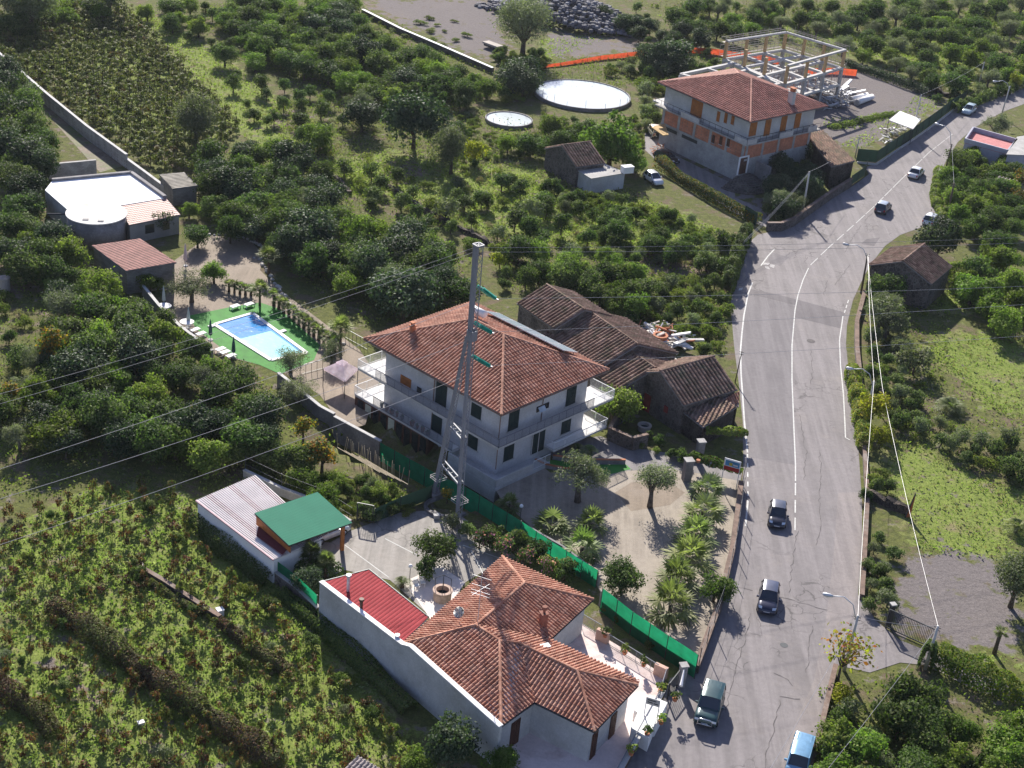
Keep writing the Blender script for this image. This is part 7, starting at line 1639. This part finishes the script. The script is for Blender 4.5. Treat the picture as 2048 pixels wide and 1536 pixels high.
for k, px, py, s, lab in [
 ('willow', 1050, 52, 1.0, 'big spreading tree standing alone on the bare earth yard at the top'),
 ('broad_tree', 392, 235, .95, 'tall dark tree rising alone from the upper vineyard'),
 ('dark_tree', 830, 240, 1.9, 'huge dark glossy tree at the far edge of the small lawn'),
 ('broad_tree', 905, 300, .85, 'large pale green tree right of the huge dark tree'), ('yellow_shrub', 948, 300, 1.35, 'bright yellow tree beside the pale green tree'),
 ('lemon_tree', 1225, 272, 2.2, 'big broad leaved tree overhanging the half ruined house'), ('lemon_tree', 1270, 320, 1.1, 'leafy tree right of the half ruined house roof'),
 ('dark_tree', 725, 225, 1.3, 'dark round tree left of the huge dark tree'), ('lemon_tree', 640, 270, 1.3, 'dense tree at the left end of the small lawn'), ('olive_tree', 720, 205, 1.2, 'feathery pale tree above the small lawn'),
 ('dark_tree', 800, 500, 1.25, 'pale flecked dark tree in the middle of the pool grove'), ('dark_tree', 810, 585, 1.45, 'dark tree touching the far corner of the villa roof'), ('olive_tree', 800, 515, 1.2, 'bare greyish tree inside the pool grove'),
 ('lemon_tree', 1230, 806, 1.2, 'bright lemon tree between the villa balcony and the roadside barn'),
 ('olive_tree', 1162, 948, 1.2, 'slim olive tree with leaning trunk on the gravel court'), ('olive_tree', 1308, 960, 1.18, 'thick trunked olive tree in the middle of the gravel court'),
 ('olive_bush', 383, 570, 1.15, 'silvery olive tree beside the closed parasol above the pool'), ('olive_bush', 582, 718, .85, 'olive tree overhanging the near pool corner'), ('olive_bush', 664, 706, .75, 'olive tree between the pool and the pink gazebo'),
 ('olive_bush', 600, 778, .85, 'grey olive bush next to the grey block wall by the gazebo'), ('lemon_tree', 428, 540, .85, 'bright round citrus beside the gravel yard above the pool'),
 ('orange_tree', 318, 440, .85, 'leafy tree in front of the pink corrugated roof'), ('orange_tree', 395, 470, .8, 'small tree between the pink roof and gravel yard'), ('lemon_tree', 300, 560, .8, 'citrus tree against the grey block shed'), ('lemon_tree', 378, 415, .7, 'small tree right of the pink corrugated roof'),
 ('autumn_tree', 645, 905, 1.0, 'persimmon tree with orange foliage above the carport'), ('lemon_tree', 612, 955, .8, 'green tree behind the green carport roof'),
 ('yucca', 622, 1105, 1.0, 'left yucca in front of the carport'), ('yucca', 652, 1118, .95, 'right yucca in front of the carport'),
 ('orange_tree', 869, 1095, .8, 'small round tree on the parking court by the well'), ('shrub', 850, 1140, 1.0, 'low shrub at the foot of the small court tree'), ('cycad', 804, 1162, 1.0, 'cycad beside the red lean-to roof'),
 ('orange_tree', 1247, 1152, .85, 'leafy round tree between the two green nets'), ('lemon_tree', 1432, 1172, .8, 'bright round bush against the roadside wall'),
 ('dark_tree', 898, 1490, .95, 'dark glossy tree in front of the long white side wall'), ('lemon_tree', 1000, 1530, .7, 'bright citrus at the bottom below the tiled house'), ('lemon_tree', 840, 1520, .6, 'half hidden citrus left of the dark glossy tree'),
 ('dark_tree', 1882, 476, 1.45, 'big glossy dark tree behind the stone hut'), ('orange_tree', 1768, 572, 1.2, 'dense tree covering the left side of the stone hut'), ('grey_shrub', 1782, 640, 2.1, 'grey green tree below the stone hut'), ('grey_shrub', 1832, 720, 2.0, 'twiggy tree at the upper corner of the grass field'),
 ('yellow_shrub', 1745, 815, 1.25, 'yellow green sumac bush behind the street lamp'), ('yellow_shrub', 1765, 870, 1.0, 'lower yellow green sumac by the verge'), ('feather_palm', 1905, 805, 1.0, 'feathery palm on the shaded bank of the field'), ('feather_palm', 2035, 1050, .8, 'small dark palm at the right edge of the field'),
 ('broad_tree', 2035, 1165, .62, 'leafy tree at the right edge beside the earth yard'), ('tiny_palm', 2000, 1268, 1.0, 'lone little palm on the lawn right of the gate'),
 ('rusty_tree', 1688, 1308, 1.15, 'sparse rusty leaved tree in front of the lamp pole'), ('yellow_shrub', 1680, 1390, .7, 'yellow green bush at the driveway corner'),
 ('olive_tree', 1995, 248, 1.2, 'grey olive bush beside the pink terrace house'), ('olive_tree', 1548, 375, .8, 'silvery bush at the foot of the stone steps'),
 ('dark_tree', 1620, 300, 1.0, 'dark tree against the right wall of the brick house'), ('fan_palm', 1020, 1005, .6, 'small dark palm in the shade by the green net'),
 ('cycad', 1180, 900, 1.1, 'large cycad left of the villa driveway'), ('cycad', 1155, 893, .9, 'smaller cycad against the villa balcony'), ('grey_shrub', 905, 1045, .8, 'grassy bush at the foot of the right pylon leg'), ('autumn_tree', 895, 985, .45, 'rusty bush between the pylon legs'), ('shrub', 935, 1060, .8, 'green bush right of the pylon foot'),
 ('tall_palm', 520, 570, .9, 'palm at the corner of the pool palm row'), ('tall_palm', 682, 652, 1.1, 'large palm at the villa end of the pool palm row'), ('tall_palm', 538, 505, 1.0, 'dark palm beside the white stone edging'), ('grey_shrub', 1290, 180, 1.5, 'reedy bush behind the big round reservoir')]: at(k, px, py, s, lab)
for px, py, s in ((1415, 972, .95), (1408, 1018, 1.0), (1392, 1060, 1.0), (1380, 1108, 1.05), (1356, 1150, 1.1), (1343, 1205, 1.1)): at('fan_palm', px, py, s, 'fan palm in the row along the roadside wall', 'fan palm row along the roadside wall')
for px, py, s, lab in ((1105, 1045, .9, 'fan palm nearest the green net on the gravel court'), (1182, 1042, .9, 'fan palm standing in the villa shadow on the gravel'), (1165, 1090, 1.0, 'fan palm closest to the end of the first green net')): at('fan_palm', px, py, s, lab)
for i in range(5): at('potted_palm', 458 + i * 11, 568 + i * 2, .75, 'small palm in a dark pot in the row beside the pool turf', 'potted palms beside the pool')
for i in range(13): at('potted_palm', 548 + i * 10, 592 + i * 7.6, .9, 'small palm in a dark pot in the row beside the pool turf', 'potted palms beside the pool')
for i, (px, py) in enumerate(((960, 1078), (985, 1072), (1005, 1092), (1030, 1082), (1050, 1108), (1072, 1100), (1098, 1130), (1130, 1142))): at(('flowering_shrub', 'shrub')[i % 2], px, py, 1.05, ('pink flowering oleander along the first green net' if i % 2 == 0 else 'green bush between oleanders along the first green net'), 'bushes along the first green net' + (' in flower' if i % 2 == 0 else ''))
for px, py in ((1210, 1215), (1240, 1240), (1300, 1290)): at('shrub', px, py, .45, 'little shrub in the strip below the second green net', 'shrubs below the second green net')
for i, (px, py) in enumerate(((1211, 1268), (1250, 1302), (1288, 1326), (1322, 1378), (1350, 1400), (1322, 1446), (1294, 1470), (1262, 1508))):
    p = P(px, py, 1.2); t = thing('planter', 'potted green plant along the terrace railing of the tiled house', 'plant pot', v3(p, .9 if i < 4 else 1.12), 'potted plants along the terrace railing')
    b = MB(); b.lathe(WO[t], [(.16, 0), (.22, .28), (.2, .3)], 10); b.build('pot', TERRA, t); link('plant', SMALLPLANT[i % 2], t, (0, 0, .2), i * .9, 1.2)

EXCL0 = EXCL; EXCL = [[(pt.x, pt.y) for pt in pts(l)] for l in ([(955, 215), (1075, 215), (1085, 262), (1040, 275), (960, 262)], [(1060, 155), (1270, 155), (1275, 232), (1150, 232), (1065, 215)])] + EXCL[2:]
grove([(930, 215), (1060, 215), (1180, 235), (1290, 215), (1310, 250), (1290, 300), (1215, 300), (1120, 285), (1060, 300), (920, 330), (880, 300)], 2.1, [('weedy_shrub', 4), ('grey_shrub', .4), ('shrub', .8)], .45, .8, L('filling the ground between reservoirs and ruined house'), 'scrub around the reservoirs')
grove([(1080, 345), (1160, 372), (1270, 372), (1300, 395), (1280, 420), (1180, 410), (1090, 385)], 2.1, [('weedy_shrub', 2), ('shrub', 3), ('grey_shrub', 1)], .8, 1.2, L('in front of the half ruined house'), 'scrub in front of the ruined house')
grove([(1310, 390), (1400, 430), (1480, 470), (1440, 480), (1330, 430)], 2.0, [('weedy_shrub', 3), ('shrub', 1), ('grey_shrub', 1)], .7, 1.0, L('in the strip below the brick house hedge'), 'weeds below the brick house hedge')
grove([(1000, 150), (1120, 135), (1300, 116), (1440, 120), (1450, 150), (1310, 165), (1280, 155), (1060, 175), (1010, 190)], 2.2, [('weedy_shrub', 4), ('dark_tree', .4), ('shrub', 1)], .9, 1.5, L('on the slope below the orange safety net'), 'slope below the orange net')
grove([(740, 20), (900, 10), (960, 60), (900, 95), (790, 60)], 5.5, [('weedy_shrub', 4)], .6, 1.2, L('scattered over the bare earth yard at the top'), 'weeds on the bare yard', szz=.5)
grove([(985, 85), (1090, 90), (1110, 125), (1000, 130)], 2.4, [('shrub', 2), ('weedy_shrub', 2)], .8, 1.2, L('around the foot of the big yard tree'), 'bushes under the big yard tree')
grove([(0, 560), (60, 600), (90, 660), (40, 690), (0, 680)], 3.5, [('shrub', 2), ('weedy_shrub', 2), ('orange_tree', 1)], .7, 1.0, L('beside the earth path at the left edge'), 'plants by the left edge path')
grove([(1255, 835), (1300, 850), (1335, 880), (1380, 890), (1370, 915), (1300, 885), (1262, 870)], 1.7, [('weedy_shrub', 2), ('shrub', 2)], .5, .8, L('in the walled garden bed before the roadside barn'), 'plants before the roadside barn')
grove([(560, 1115), (620, 1150), (660, 1150), (650, 1180), (600, 1170)], 1.6, [('dark_tree', 1), ('shrub', 3)], .5, .7, L('in the corner bed between garage and red roof'), 'corner bed by the red roof')
EXCL = EXCL0
# ------------------------------------------------------------------ hedges and ivy
def hedge(name, label, px, w, h, mats, leaf=.2, dens=260, seed=1, ex=0., cat='hedge', z0=0.):
    rng = np.random.default_rng(seed); p = np.array([tuple(P(x, y)) for x, y in px]); sg = np.linalg.norm(np.diff(p, axis=0), axis=1); n = int(sg.sum() * dens)
    k = rng.choice(len(sg), n, p=sg / sg.sum()); f = rng.random(n)[:, None]; c = p[k] + (p[k + 1] - p[k]) * f; d = (p[k + 1] - p[k]) / sg[k][:, None]; nn = np.stack([-d[:, 1], d[:, 0], 0 * d[:, 0]], 1)
    a = rng.random(n) * math.pi * 1.1 - .05 * math.pi; s = c[:, 0] * 1.9 + c[:, 1] * 1.3; lump = 1 + .16 * np.sin(s) + .1 * np.sin(s * 2.7 + 1); rad = (1 - .3 * rng.random(n) ** 2) * lump
    off = np.sign(np.cos(a)) * np.abs(np.cos(a)) ** .6; hz = np.abs(np.sin(a)) ** .6
    c = c + nn * (off * rad * w / 2)[:, None]; c[:, 2] = z0 + hz * rad * h
    nr = nn * off[:, None] + np.array([0, 0, 1]) * hz[:, None] + rng.normal(size=(n, 3)) * .5; nr /= np.linalg.norm(nr, axis=1, keepdims=True)
    L_ = leaf * rng.uniform(.7, 1.3, n); V, q = leaves(c, nr, L_, L_ * .6, rng); o = p.mean(0)
    lt = .5 + .25 * np.sin(s * .8) + rng.normal(0, .2, n)
    me = np_mesh(name, V - o, q, mats, np.clip(lt, 0, 1), mi=(rng.random(n) < ex).astype(int) if ex else None)
    return tag(link(name, me, None, o), label, cat)
hedge('hedge', 'long orange tinged hedge along the yard of the brick house', [(1318, 335), (1370, 370), (1430, 405), (1480, 432), (1515, 448)], 2.0, 1.8, [LEAF, LEAFA], .22, 420, 1, .3)
hedge('hedge', 'clipped bushy hedge along the driveway right of the gate', [(1868, 1320), (1930, 1352), (1990, 1378), (2070, 1408)], 2.6, 1.7, [LEAFY, LEAFW], .2, 700, 2, .25)
hedge('hedge', 'dark ivy hedge hanging on the road fence at the bend', [(1905, 225), (1960, 205), (2050, 172)], 1.6, 1.6, [LEAF], .25, 300, 3)
hedge('ivy', 'ivy smothering the pole and wall end at the left road edge', [(1492, 478), (1478, 510), (1462, 560), (1452, 590)], 1.6, 2.6, [LEAF], .22, 900, 4, cat='ivy')
hedge('ivy', 'grape vine trained along the pergola wire by the road sign', [(1405, 890), (1440, 892), (1490, 895)], 1.0, .6, [LEAFY, LEAFV], .22, 420, 5, .2, 'vine', 1.5)
hedge('ivy', 'leafy vine garland on the court wall under the road sign', [(1378, 935), (1420, 950), (1480, 968)], 1.0, .6, [LEAFY, LEAFV], .22, 420, 6, .2, 'vine', 1.2)
hedge('hedge', 'overgrown hedge on the verge below the right hand hut', [(1700, 745), (1712, 800), (1722, 860), (1728, 900)], 1.6, 1.6, [LEAFY, LEAFW], .22, 450, 7, .3)
hedge('ivy', 'ivy clump climbing the right gate pole', [(1846, 1345), (1856, 1318)], 1.0, 2.2, [LEAF], .2, 1600, 8, cat='ivy')
hedge('hedge', 'weeds along the right verge by the lamp below the bend', [(1878, 340), (1868, 400), (1885, 440)], 1.4, 1.0, [LEAFY], .2, 450, 9)
hedge('hedge', 'green weeds in the middle of the bare earth yard', [(1660, 258), (1720, 244), (1790, 228)], 1.6, .5, [LEAFY], .2, 300, 10)
for lab, px, w_, h_ in (('brown bramble bank over the middle vineyard terrace wall', [(105, 1222), (190, 1278), (262, 1335), (360, 1405), (450, 1466), (560, 1545)], 1.7, 1.5), ('brown bramble bank at the lower left vineyard edge', [(-20, 1370), (30, 1405), (85, 1440), (110, 1480)], 1.5, 1.3), ('short bramble bank below the garage wall in the vineyard', [(440, 1250), (520, 1315), (580, 1352)], 1.0, .9), ('bramble strip along the vineyard kerb', [(300, 1168), (400, 1232)], .6, .5)):
    hedge('bramble_bank', lab, px, w_, h_, [BRAMBLE, LEAFV], .17, 620, len(lab), .3, 'bramble')
hedge('hedge', 'dark scrub growing against the long garage wall', [(388, 1040), (440, 1085), (500, 1130), (545, 1168)], 2.4, 1.3, [LEAF, LEAFV], .18, 700, 21, .2)
hedge('hedge', 'dark scrub in the shade below the foreground house side wall', [(560, 1190), (630, 1245), (720, 1325), (820, 1425)], 1.6, .9, [LEAF, COVERM], .18, 600, 22, .4)
hedge('hedge', 'dark shrubs filling the strip left of the parking court', [(560, 1105), (600, 1135), (640, 1165), (660, 1150)], 2.6, 1.6, [LEAF], .24, 500, 12)
hedge('hedge', 'ivy bank under the terrace wall of the upper orchard', [(1690, 132), (1780, 162), (1860, 192)], 2.0, 1.4, [LEAFD], .25, 260, 13)

# ------------------------------------------------------------------ vines
vr = np.random.default_rng(31)
VT = []
for s in range(6):
    rng = np.random.default_rng(200 + s); lm = [(rng.uniform(-.35, .35), rng.uniform(-.35, .35), rng.uniform(.3, 1.15), rng.uniform(.18, .38)) for _ in range(5)]
    V, q, r = cloud(rng, 150, lm, .2, shell=.2, tintvar=.3); r = np.clip(r + (-.28, .0, .2, -.2, -.32, .05)[s], 0, 1)
    st = np.array([[-.025, 0, 0], [.025, 0, 0], [.025, 0, 1.35], [-.025, 0, 1.35], [0, -.025, 0], [0, .025, 0], [0, .025, 1.35], [0, -.025, 1.35]])
    VT.append((np.concatenate([V, st]), np.concatenate([q, np.array([[0, 1, 2, 3], [4, 5, 6, 7]]) + len(V)]), np.concatenate([r, [0, 0]]), np.concatenate([np.zeros(len(q), int), [1, 1]])))
VM = [np_mesh('vine', v, q, [LEAFV, TRUNK], r, mi) for v, q, r, mi in VT]
low = spread([(0, 1020), (120, 985), (240, 955), (385, 985), (390, 1065), (470, 1140), (545, 1190), (640, 1290), (760, 1420), (830, 1500), (840, 1560), (0, 1560)], 1.85, .6, vr, .36, R(-42), .8)

order = np.argsort(np.hypot(low[:, 0] + 20, low[:, 1] - 70)); near, rest = low[order[:300]], low[order[300:]]
for x, y in near:
    o = link('vine', VM[vr.integers(6)], None, (x, y, 0), vr.random() * 6.28, (vr.uniform(.5, 1.25), vr.uniform(.5, 1.25), vr.uniform(.8, 1.5))); tag(o, 'bushy grape vine with green and rusty leaves in the lower left vineyard', 'vine', 'grape vines in the lower left vineyard')
for x, y in spread([(0, 1040), (240, 975), (390, 1070), (520, 1180), (640, 1300), (800, 1480), (800, 1536), (0, 1536)], 5.5, .6, vr, .48):
    k = ('grey_shrub', 'weedy_shrub', 'shrub')[vr.integers(3)]; plant(k, (x, y), vr.uniform(.4, .75), {'grey_shrub': 'grey green bush', 'weedy_shrub': 'low weedy bush', 'shrub': 'rounded green bush'}[k] + ' scattered between the vines of the lower left field', 'bushes between the vines (' + k.replace('_', ' ') + ')')
up = spread([(-20, 40), (60, 10), (240, 5), (330, 95), (400, 165), (475, 245), (455, 290), (400, 335), (340, 345), (262, 312), (190, 255), (110, 198), (0, 118)], 1.75, .6, vr, .4, R(-45), .8)
def merged(name, P_, T, sc0, sc1):
    Vs, Qs, Rs, Ms = [], [], [], []; n = 0
    for x, y in P_:
        v, q, r, mi = T[vr.integers(len(T))]; a = vr.random() * 6.28; s = vr.uniform(sc0, sc1); M = np.array([[math.cos(a), -math.sin(a), 0], [math.sin(a), math.cos(a), 0], [0, 0, 1]]) * s
        Vs.append(v @ M.T + [x, y, 0]); Qs.append(q + n); Rs.append(np.clip(r + vr.normal(0, .12), 0, 1)); Ms.append(mi); n += len(v)
    return structure(link(name, np_mesh(name, np.concatenate(Vs), np.concatenate(Qs), [LEAFV, TRUNK], np.concatenate(Rs), np.concatenate(Ms))), 'stuff')
VTU = [(v * np.array([1.15, 1.15, 1.0]), q, np.clip(r * .7 + .48, 0, 1), mi) for v, q, r, mi in VT]
merged('vineyard', np.concatenate([rest, up]), VTU, 1.0, 1.75)

# low scrub nobody could count between the orchard trees
ST = []
for s in range(8):
    rng = np.random.default_rng(300 + s); lm = [(rng.uniform(-.5, .5), rng.uniform(-.5, .5), rng.uniform(.05, .4), rng.uniform(.2, .42)) for _ in range(5)]
    V, q, r = cloud(rng, 170, lm, .17, shell=.25, tintvar=.2); ST.append((V, q, r, np.full(len(q), s % 4)))
def scrub(name, polys, sp):
    Vs, Qs, Rs, Ms = [], [], [], []; n = 0
    for pl in polys:
        for x, y in spread(pl, sp, .3, vr, .5):
            if any(bool(inpoly(np.array([x]), np.array([y]), e)[0]) for e in EXCL[:2]) or vr.random() < .35: continue
            v, q, r, mi = ST[vr.integers(8)]; a = vr.random() * 6.28; k = vr.uniform(.5, 1.5); M = np.array([[math.cos(a), -math.sin(a), 0], [math.sin(a), math.cos(a), 0], [0, 0, vr.uniform(.6, 1.3)]]) * k
            Vs.append(v @ M.T + [x, y, 0]); Qs.append(q + n); Rs.append(np.clip(r + vr.normal(0, .12), 0, 1)); Ms.append(mi); n += len(v)
    structure(link(name, np_mesh(name, np.concatenate(Vs), np.concatenate(Qs), [COVERM, LEAFG, COVERM, DRYM], np.concatenate(Rs), np.concatenate(Ms))), 'stuff')
scrub('scrub', [[(560, 190), (740, 205), (930, 210), (1060, 250), (1075, 330), (860, 345), (640, 340), (540, 300)], [(640, 335), (860, 345), (1075, 340), (1120, 400), (1290, 405), (1470, 480), (1450, 520), (1180, 500), (980, 480), (760, 410)], [(1240, 500), (1450, 525), (1450, 680), (1300, 650)], [(330, 20), (700, 10), (980, 160), (900, 200), (600, 140)], [(0, 560), (100, 660), (60, 760), (0, 760)], [(1740, 620), (1880, 620), (1850, 720), (1960, 850), (1830, 880), (1740, 760)], [(1300, 10), (2040, 10), (2040, 130), (1930, 185), (1720, 120), (1480, 70)]], 2.3)
# ------------------------------------------------------------------ grass and weeds
def tufts(name, polys, dens, mat, s0, s1, seed, zc=.1, upright=.6):
    rng = np.random.default_rng(seed); Cs = []
    for pl in polys:
        w = [P(x, y) for x, y in pl]; x0, x1 = min(p.x for p in w), max(p.x for p in w); y0, y1 = min(p.y for p in w), max(p.y for p in w)
        n = int((x1 - x0) * (y1 - y0) * dens); x = rng.uniform(x0, x1, n); y = rng.uniform(y0, y1, n); ok = inpoly(x, y, [(p.x, p.y) for p in w])
        # clumped: keep more where a slow wave pattern is high
        f = .55 + .3 * np.sin(x * .9 + np.sin(y * .7)) * np.sin(y * 1.1) + .25 * np.sin(x * .31 + 2) * np.sin(y * .23); ok &= rng.random(n) < f
        Cs.append(np.stack([x[ok], y[ok], rng.uniform(0, zc, ok.sum())], 1))
    c = np.concatenate(Cs); n = len(c); nr = rng.normal(size=(n, 3)) * np.array([1, 1, .5]); nr[:, 2] += (1 - upright); nr /= np.linalg.norm(nr, axis=1, keepdims=True)
    L_ = rng.uniform(s0, s1, n); c[:, 2] += L_ * .15; V, q = leaves(c, nr, L_, L_ * .5, rng)
    r = np.clip(.5 + .25 * np.sin(c[:, 0] * .6 + 1) * np.sin(c[:, 1] * .5) + rng.normal(0, .2, n), 0, 1)
    return structure(link(name, np_mesh(name, V, q, [mat], r)), 'stuff')
tufts('grass', ZONES['meadow'][:2] + ZONES['meadow'][4:9], 9, GRASSM, .16, .42, 41)
tufts('grass', ZONES['meadow'][2:4] + ZONES['meadow'][11:], 22, GRASSM, .08, .24, 44, .04)
tufts('grass', [ZONES['meadow'][9]], 34, GRASSV, .12, .40, 42)
for px in ([(100, 1225), (262, 1335), (360, 1405), (545, 1540)], [(275, 1142), (440, 1245)], [(-10, 1370), (80, 1425)], [(460, 1265), (570, 1345)]):
    q = pts(px)
    for a, c in zip(q, q[1:]):
        for i in range(int((c - a).length / 1.5)):
            w_ = a + (c - a) * ((i + rg.random()) / max(1, int((c - a).length / 1.5))); plant(('weedy_shrub', 'shrub')[rg.random() < .3], (w_.x + rg.normal(0, .5), w_.y + rg.normal(0, .5)), rg.uniform(.35, .75), 'scrubby bush growing along a vineyard terrace wall', 'bushes along the vineyard terrace walls')
tufts('dry_grass', [[(560, 200), (740, 210), (920, 210), (1060, 250), (1130, 300), (1290, 400), (1480, 490), (1470, 530), (1000, 490), (690, 400), (560, 290)], ZONES['meadow'][9], [(1240, 500), (1450, 520), (1450, 690), (1290, 660)], ZONES['meadow'][1], ZONES['meadow'][2], ZONES['meadow'][3], [(1240, 0), (2048, 0), (2048, 170), (1900, 190), (1700, 110), (1460, 70)]], 4, DRYM, .18, .5, 45, .2, .8)
tufts('undergrowth', [[(0, 430), (130, 480), (250, 590), (330, 650), (470, 730), (560, 780), (690, 870), (600, 950), (390, 1000), (0, 1000)], [(540, 470), (700, 390), (940, 510), (950, 610), (740, 660), (560, 530)], [(980, 480), (1470, 520), (1450, 720), (1260, 650), (1000, 580)],
   [(640, 330), (1060, 330), (1290, 410), (1480, 500), (1460, 530), (1000, 490), (690, 400)], [(1640, 1370), (1830, 1350), (2060, 1420), (2060, 1560), (1620, 1560)], [(1730, 600), (1900, 600), (1900, 740), (2060, 850), (2060, 980), (1800, 900), (1730, 800)], [(380, 300), (640, 290), (760, 400), (560, 470), (420, 460)], [(400, 10), (700, 0), (1060, 180), (900, 220), (720, 230), (440, 110)], [(0, 90), (110, 330), (80, 440), (0, 440)],
   [(380, 1010), (640, 1280), (850, 1530), (780, 1530), (560, 1290), (370, 1080)], [(590, 930), (850, 970), (840, 1020), (700, 1060), (490, 950)], [(560, 200), (740, 210), (920, 210), (1060, 250), (1130, 300), (1060, 335), (860, 335), (640, 330), (560, 290)], [(1240, 370), (1480, 480), (1440, 500), (1200, 420)], [(1000, 120), (1440, 105), (1450, 160), (1020, 190)]], 10, COVERM, .16, .42, 43, .35, .5)
# ------------------------------------------------------------------ thin summer air
def haze():
    mt = bpy.data.materials.new('haze_air'); mt.use_nodes = True; n = mt.node_tree
    for x in list(n.nodes):
        if x.type == 'BSDF_PRINCIPLED': n.nodes.remove(x)
    v = n.nodes.new('ShaderNodeVolumePrincipled'); v.inputs['Color'].default_value = (.80, .88, 1, 1); v.inputs['Density'].default_value = .00005; v.inputs['Anisotropy'].default_value = .3
    n.links.new(v.outputs[0], n.nodes['Material Output'].inputs['Volume'])
    b = MB(); b.prism([(-420, -60), (420, -60), (420, 560), (-420, 560)], -3, 80)
    b.v = b.v[:8]; b.f = [f for f in b.f[:-1]] + [(4, 5, 6, 7)]
    o = b.build('haze', mt); o['kind'] = 'stuff'
haze()
